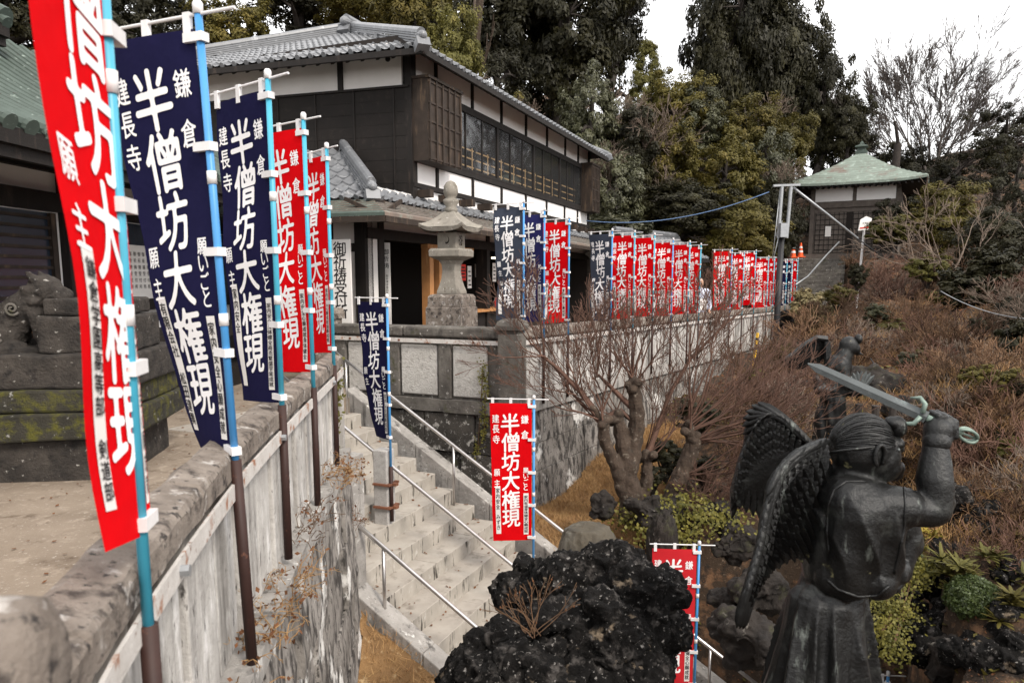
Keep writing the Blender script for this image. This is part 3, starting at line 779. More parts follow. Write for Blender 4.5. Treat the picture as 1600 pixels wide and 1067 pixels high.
FH, FWD = 1.5, .45
def banner(label, cloth, base, tube_top, flag_bot, az, twist=0, wave=.02, ph=0, pole='pole_cyan', left=None, right='家内安全心願成就', lean=(0, 0), tube_len=.8, size=1.0, tube=True, group='votive banners on poles', grid=(12, 15), GQ=(44, 28, 20), back=-.022, lift_free=0, drift=0):
    """a votive banner: base = foot of its tube, heights are world z"""
    bx, by, bz = base
    t = thing('votive_banner', label, 'banner', (bx, by, bz), group)
    H, W = FH * size, FWD * size
    z0 = flag_bot; z1 = flag_bot + H
    LN = Vector((lean[0], lean[1], 0)); toC = Vector((-bx, -by, 0))
    def pp(z): return Vector((bx, by, z)) + LN * (z - tube_top)
    if tube:
        b = MB(); b.tube([pp(tube_top - tube_len), pp(tube_top)], .021, 12); b.build('socket_tube', MT['brown_tube'], t, smooth=True)
    top = z1 + .075
    b = MB(); b.tube([pp(tube_top - .1), pp(top)], .0135 * max(size, .8), 12); po = b.build('pole', MT[pole], t, smooth=True)
    b = MB()
    b.tube([pp(top - .03), pp(top + .004), pp(top + .014)], [.0175, .0175, .011], 12); b.build('pole_cap', MT['white_plastic'], t, smooth=True)
    for zj in (z0 + H * .34, z0 + H * .67):
        b = MB(); b.tube([pp(zj - .022), pp(zj + .022)], .0165, 12); b.build('pole_joint', MT['white_plastic'], t, smooth=True)
    def dirn(z):
        k = (z1 - z) / H
        a = az + twist * max(0, k) ** 1.3
        return Vector((-math.cos(a), math.sin(a), 0))
    def P3(u, v, lift=0):           # u from the free edge (0) to the pole edge (W), v from the top down
        z = z1 - v
        s = W - u - back - drift * (z1 - z) / H
        if back > 0 and s < 0: s *= .3
        d = dirn(z); n = Vector((-d.y, d.x, 0))
        if n.dot(toC) < 0: n = -n
        k = max(0, s / W)
        wv = wave * (k ** 1.2) * math.sin(v / H * 7.5 + ph + k * 1.6) * (.35 + .65 * v / H) + .35 * wave * k * math.sin(v / H * 19 + ph * 2.3)
        wv += .010 * math.sin(PI * k) * math.sin(v / H * 12 + ph)
        sg = -.036 * k * v / H + lift_free * k
        q = pp(z) + d * s * (1 - .06 * (v / H) * (1 if twist else 0)) + n * (wv + lift)
        q.z += sg
        return q
    gx = [W * i / grid[0] for i in range(grid[0] + 1)]; gy = [H * i / grid[1] for i in range(grid[1] + 1)]
    b = MB(); b.grid(lambda u, v: P3(u, v), gx, gy); co = b.build('cloth', MT[cloth], t, smooth=True)
    vs, fs = [], []
    q = size
    for i, ch in enumerate('半僧坊大権現'): put(vs, fs, ch, .215 * q, -(.21 + .2085 * i) * q, .2 * q, .205 * q, .036, GQ[0], .07)
    for i, ch in enumerate('鎌倉'): put(vs, fs, ch, .375 * q, -(.17 + .165 * i) * q, .08 * q, .094 * q, .024, GQ[1], .05)
    for i, ch in enumerate('建長寺'): put(vs, fs, ch, .06 * q, -(.165 + .112 * i) * q, .076 * q, .09 * q, .024, GQ[1], .05)
    for i, ch in enumerate('願主'): put(vs, fs, ch, .06 * q, -(.75 + .115 * i) * q, .066 * q, .08 * q, .022, GQ[1], .05)
    if right is not None:
        for i, ch in enumerate('願いごと'): put(vs, fs, ch, .385 * q, -(.725 + .062 * i) * q, .056 * q, .062 * q, .022, GQ[1])
    b = MB(); b.add([P3(x, -y, .003) for x, y in vs], fs); b.build('lettering', MT['letter_white'], co)
    for (xc, txt, y0, y1) in ((.068, left, .895, 1.42), (.387, right, .975, 1.435)):
        if txt is None: continue
        b = MB()
        ws = .056
        b.grid(lambda u, v: P3(u, v, .0025), [(xc - ws / 2) * q, xc * q, (xc + ws / 2) * q], [v * q for v in np.linspace(y0, y1, 12)])
        vs, fs = [], []
        n = len(txt); pt = min((y1 - y0 - .04) / max(n, 1), .058)
        for i, ch in enumerate(txt):
            if ch != ' ': put(vs, fs, ch, xc * q, -(y0 + .03 + pt * (i + .3)) * q, .044 * q, pt * .92 * q, .018, GQ[2])
        b.add([P3(x, -y, .005) for x, y in vs], fs, 1)
        b.build('name_slip', [MT['paper'], MT['ink']], co)
    # bar and tabs
    d0 = dirn(z1); zb = z1 + .045
    b = MB(); b.tube([pp(zb) + d0 * (W + .05) + Vector((0, 0, lift_free)), pp(zb) - d0 * .16], .006, 8); b.build('crossbar', MT['white_plastic'], t)
    for u in (.03, W * .5, W - .03):
        b = MB(); p = pp(z1) + d0 * (W - u - back) + Vector((0, 0, lift_free * (W - u) / W))
        b.bar(p + Vector((0, 0, -.03)), p + Vector((0, 0, .056)), .016, .03, up=d0); b.build('tab', MT['white_plastic'], t)
    for v in np.linspace(.03, H - .03, 5):
        z = z1 - v; d = dirn(z); p = pp(z)
        b = MB(); b.bar(p - d * .022, p + d * .062, .036, .03, up=(0, 0, 1)) if back < 0 else b.bar(p + d * .02, p - d * .06, .036, .03); b.build('tab', MT['white_plastic'], t)
    return t

# the five banners along the near wall
def lwp(s, o, z): return tuple(LW(s, o, z))
banner('red banner nearest the viewer, cut by the top of the picture', 'red_cloth', (-.815, 1.56, .1), .84, 1.045, R(-99), 0, .008, .4, size=.95, back=.06, drift=.16, lift_free=.12, left='鎌倉学園高等部 剣道部', right='家内安全心願成就', lean=(0, 0), tube_len=.85, grid=(14, 24), group='votive banners along the near wall')
banner('near navy banner with a company name on its white slip, second from the viewer', 'navy_cloth', (-1.02, 2.65, .16), .95, .955, R(23), R(27), .014, 1.2, pole='pole_blue', left='有限会社 松田建興', right='家内安全心願成就', lean=(-.03, 0), group='votive banners along the near wall', grid=(14, 20))
banner('navy banner between the near navy one and the two near red ones', 'navy_cloth', (-1.15, 3.63, .2), .99, 1.0, R(38), R(5), .016, 2.2, left='家内安全', right='家内安全身体健全商売繁盛学業成就', group='votive banners along the near wall', grid=(14, 20))
banner('red banner just right of the third near pole, its left part behind that pole', 'red_cloth', (-1.27, 4.66, .1), .93, 1.03, R(37), R(8), .025, .8, right='家内安全心願成就身体健全', group='votive banners along the near wall')
banner('red banner at the far end of the near wall, before the office sign', 'red_cloth', (-1.40, 5.75, .14), .95, 1.05, R(47), R(6), .025, 3.4, right='家内安全心願成就諸願成就', group='votive banners along the near wall')
# banners on the stairs
p = SP(.52, 1.5, 0)
GB = thing('granite_bollard', 'square granite bollard standing in the middle of the stairs', 'stone post', (p.x - .03, p.y + .0, -1.08))
b = MB(); b.box((p.x - .04, p.y + .02, -.67), (.175, .175, .86), R(-22)); rough(b.build('shaft', MT['granite'], GB, bevel=.012), .002, 12, 2)
for z in (-.62, -.88):
    b = MB(); b.box((p.x - .02, p.y + .0, z), (.215, .215, .022), R(-22)); b.box((p.x + .09, p.y - .06, z), (.06, .06, .03), R(-22)); b.build('clamp', MT['rust'], GB)
banner('navy banner on the blue pole strapped to the granite bollard on the stairs', 'navy_cloth', (p.x + .05, p.y - .06, -1.08), -.42, -.12, R(36), R(20), .02, 1.9, pole='pole_blue', tube_len=.62, right='家内安全諸願成就', group='votive banners on the stairs')
p = at(834, 700, 7.7)
banner('red banner low over the stairs, in front of the rendered wall', 'red_cloth', (p.x, p.y, -2.3), -1.65, -1.18, R(6), R(4), .02, .3, pole='pole_blue', tube_len=.6, left='家内安全 みずき', right='家内安全身体健全心願成就', group='votive banners on the stairs')
p = at(1091, 900, 7.2)
banner('faded red banner half hidden behind the black lava rock', 'faded_red_cloth', (p.x, p.y, -3.3), -2.75, -2.6, R(4), R(6), .02, 1.3, pole='pole_blue', tube_len=.6, group='votive banners on the stairs')
p = at(1388, 1050, 6.4)
banner('slate banner with only its top bar showing at the bottom edge, beside the bronze figure', 'slate_cloth', (p.x, p.y, -4.1), -3.4, p.z - 1.575, R(5), 0, .02, 2, pole='pole_blue', tube_len=.7, group='votive banners on the stairs')
# the row along the long wall
ROW = [  # x px, distance, cloth, pole, z of flag bottom, label
 (814, 10.15, 'slate_cloth', 'pole_blue', 1.1, 'slate banner first in the wall row, beside the stone lantern and corner post', 30),
 (868, 10.5, 'indigo_cloth', 'pole_blue', 1.04, 'indigo blue banner second in the wall row, between slate and red ones', 34),
 (910, 11.15, 'red_cloth', 'pole_blue', .99, 'red banner third in the wall row, between the indigo and a slate banner', 38),
 (950.6, 12.7, 'slate_cloth', 'pole_blue', .9, 'second slate banner of the wall row, with red banners on both sides', 42),
 (982.5, 13.6, 'red_cloth', 'pole_cyan', .93, 'red banner right after the second slate one in the wall row', 36),
 (1012.5, 14.5, 'red_cloth', 'pole_cyan', .94, 'red banner in the wall row, second after the slate one', 34),
 (1034, 15.5, 'red_cloth', 'pole_blue', .9, 'red banner in the middle of five reds along the wall', 40),
 (1055.6, 16.5, 'red_cloth', 'pole_cyan', .9, 'red banner in the wall row, fourth of the five reds', 40),
 (1075.5, 17.2, 'red_cloth', 'pole_cyan', .88, 'red banner in the wall row, just left of the person in a pale shirt', 38),
 (1122, 19.6, 'red_cloth', 'pole_blue', .88, 'red banner right of the person in a pale shirt', 22),
 (1135, 20.8, 'red_cloth', 'pole_cyan', .84, 'red banner partly behind the one by the person', 20),
 (1143, 22.1, 'red_cloth', 'pole_cyan', .93, 'red banner overlapped by two others, left of the wider gap', 22),
 (1163, 23.6, 'red_cloth', 'pole_cyan', .81, 'left one of the pair of red banners between the two gaps of the row', 30),
 (1180, 24.3, 'red_cloth', 'pole_cyan', .81, 'right one of the pair of red banners between the two gaps of the row', 30),
 (1198, 24.8, 'red_cloth', 'pole_cyan', .86, 'narrow red banner left of the far navy one', 60),
 (1211, 26.0, 'navy_cloth', 'pole_cyan', .78, 'small far navy banner in front of the utility pole', 30),
 (1221, 26.8, 'navy_cloth', 'pole_cyan', .8, 'far navy banner hidden behind the utility pole', 40),
 (1241, 27.6, 'red_cloth', 'pole_cyan', .88, 'last red banner of the wall row, right of the utility pole', 30)]
rnd = random.Random(5)
for i, (px, Y, cl, pl, zb, lab, az) in enumerate(ROW):
    q = at(px, HOR, Y)
    s = (Vector((q.x, q.y, 0)) - CN).dot(WV)
    p = RW(s, .09, 0) if i else RW(s, .07, 0)
    banner(lab, cl, (p.x, p.y, -.12), .8 + zc(s), zb, R(az), R(rnd.uniform(-10, 14)), rnd.uniform(.02, .05), rnd.uniform(0, 6), pole=pl, tube_len=.95, left='家内安全' if i < 9 else '家内安全心願', group='votive banners in the row on the long wall', grid=(8, 12), GQ=(26, 16, 11) if i > 2 else (32, 20, 14))
# carved characters on the corner post

_n = DV
wall_text('inscription', '川', CN + DV * .152 + Vector((0, 0, .5)), -EL, (0, 0, 1), DV, .13, .15, .015, MT['stone_wall'], post_o)
# ---------------------------------------------------------------- two storey office with tiled hip roof
BA = at(643, 300, 14.0); BA.z = 0
BU = Vector((.377, .926, 0)); BN = Vector((.926, -.377, 0)); BL = Vector((-.955, .297, 0))
BLN = 11.6
def BF(a, o, z): return BA + BU * a + BN * o + Vector((0, 0, z))           # right (long) facade: a away from us, o outwards
def BE(b, o, z): return BA + BL * b - BU * o + Vector((0, 0, z))           # end facade: b to the left, o towards us
def tile_slope(b, p_eave0, p_eave1, up, n_course, per, mi=0, clip=None, amp=.032, sub=5):
    """pantile surface: waves across the slope, stepped courses up it"""
    p0, p1, up = Vector(p_eave0), Vector(p_eave1), Vector(up)
    Ld = (p1 - p0).length; ax = (p1 - p0).normalized(); nrm = ax.cross(up).normalized()
    if nrm.z < 0: nrm = -nrm
    nx = int(Ld / per * sub); n = n_course
    vs, fs = [], []
    rows = []
    for c in range(n):
        rows += [(c / n, .035), ((c + .96) / n, .004)]
    for (tt, hgt) in rows:
        for i in range(nx + 1):
            x = Ld * i / nx
            ph = (x / per) % 1
            wv = amp * (math.cos(2 * PI * ph) + .35 * math.cos(4 * PI * ph))
            vs.append(p0 + ax * x + up * tt + nrm * (wv + hgt))
    m = nx + 1
    for r in range(len(rows) - 1):
        for i in range(nx):
            c_ = p0 + ax * (Ld * (i + .5) / nx) + up * ((rows[r][0] + rows[r + 1][0]) / 2)
            if clip and not clip((i + .5) / nx * Ld, (rows[r][0] + rows[r + 1][0]) / 2): continue
            fs.append((r * m + i, r * m + i + 1, (r + 1) * m + i + 1, (r + 1) * m + i))
    b.add(vs, fs, mi)
    # round ends along the eave
    for i in range(int(Ld / per) + 1):
        q = p0 + ax * (i * per) + nrm * (.03)
        b.tube([q - up.normalized() * .02, q + up.normalized() * .12], .05, 8, mi)
def ridge(b, p0, p1, w_=.22, h=.26, mi=0, end=True):
    p0, p1 = Vector(p0), Vector(p1); d = (p1 - p0).normalized()
    for k in range(4):
        b.bar(p0 + Vector((0, 0, k * h / 4)), p1 + Vector((0, 0, k * h / 4)), w_ * (1 - .1 * k), h / 4 - .012, mi)
    b.tube([p0 + Vector((0, 0, h)), p1 + Vector((0, 0, h))], w_ * .4, 10, mi)
    if end:
        b.bar(p0 - d * .06 + Vector((0, 0, -.1)), p0 + d * .02 + Vector((0, 0, .02)), w_ * 1.15, .22, mi)
        b.caps(p0 - d * .05 + Vector((0, 0, h * .7)), p0 + d * .03 + Vector((0, 0, h * .7)), w_ * .42, w_ * .42, 12, mi)

t = thing('office_building', 'two storey dark timber and white plaster shrine office with grey tiled hip roof', 'building', tuple(BA))
WB = 6.2
ZE, ZP = 5.58, 7.2
# core volumes so that nothing is hollow
b = MB()
b.hexa([BF(.08, -.75, 3.3), BF(BLN, -.75, 3.3), BF(BLN, -WB, 3.3), BE(WB, -.08, 3.3), BF(.08, -.08, 6.05), BF(BLN, -.08, 6.05), BF(BLN, -WB, 6.05), BE(WB, -.08, 5.85)])
b.build('core', MT['interior'], t, fix=True)
# --- right facade, upper storey
b = MB(); fnbox(b, BF, .1, BLN, -.07, 0, 3.44, 3.80); fnbox(b, BF, .1, BLN, -.071, 0.0, 5.22, 5.87); b.build('plaster_band', MT['plaster'], t, fix=True)
bd = MB()
for a in (0, .95, 2.6, 4.2, 5.8, 7.4, 9.0, 10.3, 11.45): fnbox(bd, BF, a, a + (.16 if a in (0, 11.45) else .085), -.03, .035, 3.4, 3.81); fnbox(bd, BF, a, a + (.16 if a in (0, 11.45) else .085), -.03, .037, 5.21, 5.88)
fnbox(bd, BF, 0, BLN, -.05, .05, 3.82, 3.92); fnbox(bd, BF, 0, BLN, -.05, .052, 5.16, 5.25); fnbox(bd, BF, 0, BLN, -.05, .06, 3.34, 3.42)
fnbox(bd, BF, -.02, .16, -.1, .045, 2.9, 5.9)
bd.build('timber_frame', MT['wood_dark'], t, fix=True)
for a0, a1 in ((1.42, 3.95), (3.95, 6.35), (6.35, 8.5), (8.5, 10.62)):
    fr = MB()
    fnbox(fr, BF, a0, a0 + .05, 0, .055, 3.92, 5.16); fnbox(fr, BF, a1 - .05, a1 - .004, 0, .055, 3.92, 5.16)
    n = 3
    for i in range(1, n): a = a0 + (a1 - a0) * i / n; fnbox(fr, BF, a - .02, a + .02, .01, .045, 3.97, 5.11)
    fnbox(fr, BF, a0 + .05, a1 - .05, .005, .055, 3.921, 3.97); fnbox(fr, BF, a0 + .05, a1 - .05, .005, .055, 5.11, 5.159)
    wn = fr.build('window', MT['wood_dark'], t, fix=True)
    gl = MB()
    for i in range(n):
        a, c = a0 + (a1 - a0) * i / n, a0 + (a1 - a0) * (i + 1) / n
        gl.add([BF(a + .02, .022 + .008 * (i % 2), 3.97), BF(c - .02, .022 + .008 * (i % 2), 3.97), BF(c - .02, .022 + .008 * (i % 2), 5.11), BF(a + .02, .022 + .008 * (i % 2), 5.11)], [(0, 1, 2, 3)])
    gl.build('pane', MT['window_glass'], wn)
    for i in range(n):
        rl_ = MB()
        a, c = a0 + (a1 - a0) * i / n + .06, a0 + (a1 - a0) * (i + .93) / n
        for z in (4.08, 4.26, 4.44): fnbox(rl_, BF, a, c, -.16, -.145, z, z + .028)
        fnbox(rl_, BF, c - .12, c - .09, -.144, -.13, 3.98, 4.5)
        rl_.build('balustrade', MT['wood_pale'], wn, fix=True)
for a0, a1, pr in ((.02, 1.38, .36), (10.66, BLN, .36)):
    b = MB(); fnbox(b, BF, a0, a1, 0.0, pr, 3.8, 5.24); fnbox(b, BF, a0 - .03, a1 + .03, 0, pr + .04, 5.241, 5.29); sb = b.build('shutter_box', MT['wood_brown'], t, fix=True)
    b = MB()
    for i in range(6): a = a0 + .05 + (a1 - a0 - .1) * i / 5; fnbox(b, BF, a - .022, a + .022, pr + .002, pr + .03, 3.81, 5.23)
    for z in (3.83, 4.15, 4.48, 4.81, 5.17): fnbox(b, BF, a0, a1, pr + .001, pr + .018, z, z + .035)
    b.build('batten', MT['wood_brown'], sb, fix=True)
for i in range(13):
    bd = MB(); a = .15 + i * .92; fnbox(bd, BF, a, a + .16, -.1, .3, 3.16, 3.3); bd.build('beam_end', MT['wood_brown'], t, fix=True)
b = MB(); fnbox(b, BF, .1, BLN, -.07, -.01, 2.8, 3.33); b.build('plaster_band', MT['plaster'], t, fix=True)
# --- end facade, upper storey
b = MB(); fnbox(b, BE, .16, WB, -.07, 0, 5.12, 5.9); b.build('plaster_band', MT['plaster_shaded'], t, fix=True)
b = MB()
for i in range(9):
    z = 3.2 + i * .212; fnbox(b, BE, .05, WB, -.07, .012 + .004 * (i % 2), z, z + .209)
b.build('weatherboard', MT['wood_board'], t, fix=True)
b = MB()
for i in range(9): x = .3 + i * .82; fnbox(b, BE, x, x + .03, .018, .035, 3.2, 5.1)
for x in (1.35, 2.95, 4.55, 6.1): fnbox(b, BE, x, x + .1, 0, .04, 5.13, 5.92)
fnbox(b, BE, 0, WB, -.05, .05, 5.1, 5.14)
b.build('timber_frame', MT['wood_dark'], t, fix=True)
b = MB(); b.tube([BE(.42, 0, 5.62), BE(.42, .02, 5.62)], .05, 12); b.build('vent', MT['wood_dark'], t)
# --- roof
OV = .58
E00 = BF(-OV, OV, ZE)                          # near right corner of the eaves
EX, EL_ = BLN + .25, WB + OV
e_r1 = BF(EX, OV, ZE); e_l1 = E00 + BL * (WB + 2 * OV)
s_ = (WB + 2 * OV) / 2
APX = E00 + BU * s_ + BL * s_; APX.z = ZP
ap2 = BF(EX, OV, ZP) + BL * s_; ap2.z = ZP
rise = ZP - ZE
rb = MB()
def clip_end(x, tt):
    L_ = WB + 2 * OV; return x > tt * L_ / 2 - .1 and x < L_ - tt * L_ / 2 + .1
tile_slope(rb, E00 + BL * .0, E00 + BL * (WB + 2 * OV), BU * s_ + Vector((0, 0, rise)), 20, .27, clip=clip_end)
def clip_side(x, tt): return x > tt * s_ - .1
tile_slope(rb, E00, e_r1, BL * s_ + Vector((0, 0, rise)), 20, .27, clip=clip_side)
rf = rb.build('roof', MT['roof_tile'], t, smooth=False)
b = MB()     # back slope and far gable, plain
bk0 = E00 + BL * (2 * s_); bk1 = bk0 + BU * (EX + OV)
b.add([bk0, bk1, ap2, APX], [(0, 1, 2, 3)]); b.add([bk1, e_r1, ap2], [(0, 1, 2)])
b.build('back_slope', MT['roof_tile'], rf)
b = MB()
ridge(b, E00 + (APX - E00) * .0 + Vector((0, 0, .06)), APX + Vector((0, 0, .02)), .2, .17); b.build('hip_ridge', MT['roof_tile'], rf)
b = MB(); ridge(b, e_l1 + Vector((0, 0, .06)), APX + Vector((0, 0, .02)), .2, .17); b.build('hip_ridge', MT['roof_tile'], rf)
b = MB(); ridge(b, APX - BU * .2 + Vector((0, 0, .03)), ap2 + Vector((0, 0, .03)), .26, .24); b.build('top_ridge', MT['roof_tile'], rf)
b = MB(); ridge(b, e_r1 + Vector((0, 0, .04)), e_r1 + (ap2 - e_r1) * .95, .16, .1); b.build('gable_ridge', MT['roof_tile'], rf)
# soffits, fascia, rafters
b = MB()
in_ = lambda p, k: p
z0_, z1_ = ZE - .05, 5.88
c0 = BF(0.0, 0.0, z1_)
b.add([E00 + Vector((0, 0, -.05)), e_r1 + Vector((0, 0, -.05)), BF(EX, 0, z1_), c0], [(0, 1, 2, 3)])
b.add([E00 + Vector((0, 0, -.05)), c0, BE(WB, 0, z1_), e_l1 + Vector((0, 0, -.05))], [(0, 1, 2, 3)])
b.build('soffit', MT['wood_dark'], t)
b = MB()
b.bar(E00 + Vector((0, 0, -.07)), e_r1 + Vector((0, 0, -.07)), .06, .1); b.bar(E00 + Vector((0, 0, -.071)), e_l1 + Vector((0, 0, -.071)), .06, .1)
for i in range(42):
    a = -OV + .2 + i * .3
    if a < EX - .1: b.bar(BF(a, OV - .03, ZE - .1), BF(a, 0, z1_ - .05), .05, .06)
for i in range(28):
    x = -OV + .3 + i * .3
    if x < WB + .8: b.bar(BE(x, OV - .03, ZE - .1), BE(x, 0, z1_ - .05), .05, .06)
b.build('rafters', MT['wood_dark'], t)
# --- lower storey
GA = 1.55
def wallbox(b, a0, a1, o0, o1, z0, z1): fnbox(b, BF, a0, a1, o0, o1, z0, z1)
def GE(bb, o, z): return BF(-GA, .0, 0) + BL * bb - BU * o + Vector((0, 0, z))
b = MB(); fnbox(b, GE, .05, 6.5, -.08, 0, 2.2, 3.0); fnbox(b, GE, .05, 6.5, -.08, -.01, .0, 2.2); b.build('plaster_wall', MT['plaster_shaded'], t, fix=True)
b = MB()
for x in (-.0, .62, 2.3, 4.0): fnbox(b, GE, x, x + .2, -.2, .04, 0, 2.75)
fnbox(b, GE, 0, 6.5, -.05, .05, 2.1, 2.24)
fnbox(b, GE, .7, 6.4, -.02, .02, .0, 1.0)
for a in (.35, 2.6, 4.9, 7.2, 9.5): wallbox(b, a - GA, a - GA + .17, -.25, .03, 0, 2.7)
wallbox(b, -GA, BLN, -.1, .04, 2.32, 2.5)
b.build('timber_frame', MT['wood_dark'], t, fix=True)
b = MB(); wallbox(b, -GA + .05, -GA + .34, -.08, 0, 0, 2.7); wallbox(b, -GA + .1, BLN, -.09, -.0, 2.5, 3.2); b.build('plaster_wall', MT['plaster_shaded'], t, fix=True)
# interior room seen through the counter
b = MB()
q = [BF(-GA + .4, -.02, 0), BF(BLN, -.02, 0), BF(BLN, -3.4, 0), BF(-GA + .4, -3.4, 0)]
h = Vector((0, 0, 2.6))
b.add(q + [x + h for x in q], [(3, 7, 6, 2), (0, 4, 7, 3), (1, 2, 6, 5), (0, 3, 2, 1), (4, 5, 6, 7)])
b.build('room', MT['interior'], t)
# door: orange wooden jambs and sliding lattice door
b = MB()
for a in (.55, .95): wallbox(b, a, a + .16, -.12, .06, 0, 2.3)
wallbox(b, .5, 2.6, -.1, .05, 2.24, 2.32)
b.build('door_frame', MT['wood_orange'], t, fix=True)
b = MB(); wallbox(b, 1.12, 1.9, -.09, -.05, 0, 1.05); wallbox(b, 1.12, 1.9, -.095, -.075, 1.05, 2.23); dr = b.build('door', MT['wood_pale'], t, fix=True)
b = MB(); wallbox(b, 1.15, 1.87, -.074, -.06, 1.1, 2.18); b.build('paper_screen', MT['paper'], dr, fix=True)
b = MB()
for i in range(9): a = 1.15 + i * .09; wallbox(b, a, a + .02, -.058, -.04, 1.06, 2.22)
for i in range(6): z = 1.1 + i * .21; wallbox(b, 1.13, 1.9, -.0375, -.03, z, z + .018)
b.build('lattice', MT['wood_dark'], dr, fix=True)
# counter and goods
b = MB(); wallbox(b, 2.2, 7.6, -.5, .12, .92, .98); b.build('counter', MT['wood_orange'], t, fix=True)
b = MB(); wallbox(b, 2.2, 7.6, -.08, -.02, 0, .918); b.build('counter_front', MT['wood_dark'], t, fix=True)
for (a, z, w_, h_, m) in ((2.25, 1.5, .22, .5, 'paper'), (2.62, 1.62, .26, .36, 'red_plastic'), (2.98, 1.45, .2, .5, 'paper'), (3.4, 1.7, .2, .3, 'paper'), (3.9, 1.5, .3, .4, 'poster_blue'), (4.4, 1.6, .2, .45, 'paper'), (5.0, 1.4, .25, .5, 'red_plastic'), (5.5, 1.65, .2, .4, 'paper'), (6.2, 1.5, .25, .4, 'paper')):
    b = MB(); wallbox(b, a, a + w_, -.3, -.285, z, z + h_); pn = b.build('poster', MT[m], t, fix=True)
    b = MB()
    for k in range(4): wallbox(b, a + .03, a + w_ - .03 - .03 * (k % 2), -.284, -.281, z + .06 + k * h_ / 5, z + .06 + k * h_ / 5 + .03)
    b.build('print', MT['ink'], pn, fix=True)
rnd = random.Random(3)
for i in range(16):
    a = 2.35 + i * .3; hh = rnd.uniform(.1, .3)
    b = MB(); p = BF(a, -.2 - rnd.uniform(0, .2), .982)
    b.lathe([(.04, 0), (.045, hh * .6), (.02, hh * .75), (.02, hh)], 10, p)
    tag(b.build('charm_bottle', MT[('white_plastic', 'poster_blue', 'wood_pale', 'red_plastic')[i % 4]]), 'small item among those laid out on the office counter', 'ornament', 'goods on the office counter')
# shuttered windows further along, behind the banners
for a0 in (4.0, 6.2, 8.4):
    pass
# pent roof round the lower storey: copper at the eave, tiles above
PE = BF(-GA - .85, .9, 2.6); sl = .56
def PEN(x, y): return None
pen = MB(); til = MB()
ww = 7.2
cu_ = .62
# end side: eave runs along BL, rises along BU
def slab(b, p0, p1, up, th=.05):
    n = Vector((0, 0, th)); b.hexa([p0, p1, p1 + up[1], p0 + up[0], p0 + n, p1 + n, p1 + up[1] + n, p0 + up[0] + n])
upE = BU * cu_ + Vector((0, 0, cu_ * sl * .8)); upS = -BN * cu_ + Vector((0, 0, cu_ * sl * .8))
dg_ = BU * cu_ - BN * cu_ + Vector((0, 0, cu_ * sl * .8))
far_a = BLN + .6
slab(pen, PE, PE + BL * ww, (dg_, upE)); 
o1_ = pen.build('pent_copper', MT['copper_green'], t, fix=True)
pen = MB(); Pf = PE + BU * (far_a + GA + .85)
slab(pen, Pf, PE, (upS, dg_)); pen.build('pent_copper', MT['copper_brown'], t, fix=True)
# seams of the copper sheets
b = MB()
for k in range(1, 7): f = k / 7; b.bar(PE + dg_ * f + Vector((0, 0, .055)), PE + BL * ww + upE * f + Vector((0, 0, .055)), .012, .02)
b.build('copper_seam', MT['copper_brown'], o1_)
b = MB()
for k in range(1, 7): f = k / 7; b.bar(PE + dg_ * f + Vector((0, 0, .055)), Pf + upS * f + Vector((0, 0, .055)), .012, .02)
b.build('copper_seam', MT['stone_dark'], o1_)
T0 = PE + dg_ + Vector((0, 0, .07))
d2 = 1.85
tile_slope(til, T0, T0 + BL * (ww - .6), BU * d2 + Vector((0, 0, d2 * .62)), 8, .27, clip=lambda x, tt: x > tt * d2 - .1)
d3 = .42
tile_slope(til, T0, T0 + BU * (far_a + 2.0), -BN * d3 + Vector((0, 0, d3 * .62)), 2, .27, clip=lambda x, tt: x > tt * d3 - .1)
til.build('pent_tiles', MT['roof_tile'], t)
b = MB(); ridge(b, T0 + Vector((0, 0, .05)), T0 + (BU - BN) * 1.7 + Vector((0, 0, 1.7 * .62)), .2, .2); b.build('pent_ridge', MT['roof_tile'], t)
b = MB(); b.bar(PE + Vector((0, 0, -.05)), PE + BL * ww + Vector((0, 0, -.05)), .05, .09); b.bar(PE + Vector((0, 0, -.051)), Pf + Vector((0, 0, -.051)), .05, .09)
for i in range(45): p = PE + BU * (.2 + i * .32); b.bar(p + Vector((0, 0, -.06)) - BN * .03, p - BN * .85 + Vector((0, 0, .3)), .05, .06)
for i in range(22): p = PE + BL * (.2 + i * .32); b.bar(p + Vector((0, 0, -.06)) + BU * .03, p + BU * .85 + Vector((0, 0, .3)), .05, .06)
b.build('pent_rafters', MT['wood_brown'], t)
b = MB(); b.add([PE + Vector((0, 0, -.0)), Pf + Vector((0, 0, 0)), Pf - BN * .9 + Vector((0, 0, .36)), PE - BN * .9 + BU * .9 + Vector((0, 0, .36))], [(0, 1, 2, 3)]); b.add([PE, PE + BU * .9 - BN * .9 + Vector((0, 0, .36)), PE + BL * ww + BU * .9 + Vector((0, 0, .36)), PE + BL * ww], [(0, 1, 2, 3)])
b.build('pent_soffit', MT['wood_dark'], t)
b = MB()
for k in range(24): pass
# ceiling lamp glowing in the office
b = MB(); b.box(BF(5.6, -.6, 2.2), (.7, .2, .04), math.atan2(BU.y, BU.x))
lampm = mat('lamp_glow', (.9, .85, .7)); lampm.node_tree.nodes['Principled BSDF'].inputs['Emission Color'].default_value = (1, .85, .6, 1); lampm.node_tree.nodes['Principled BSDF'].inputs['Emission Strength'].default_value = 2.5
tag(b.build('ceiling_lamp', lampm), 'lit ceiling lamp inside the office behind the slate banner', 'lamp')

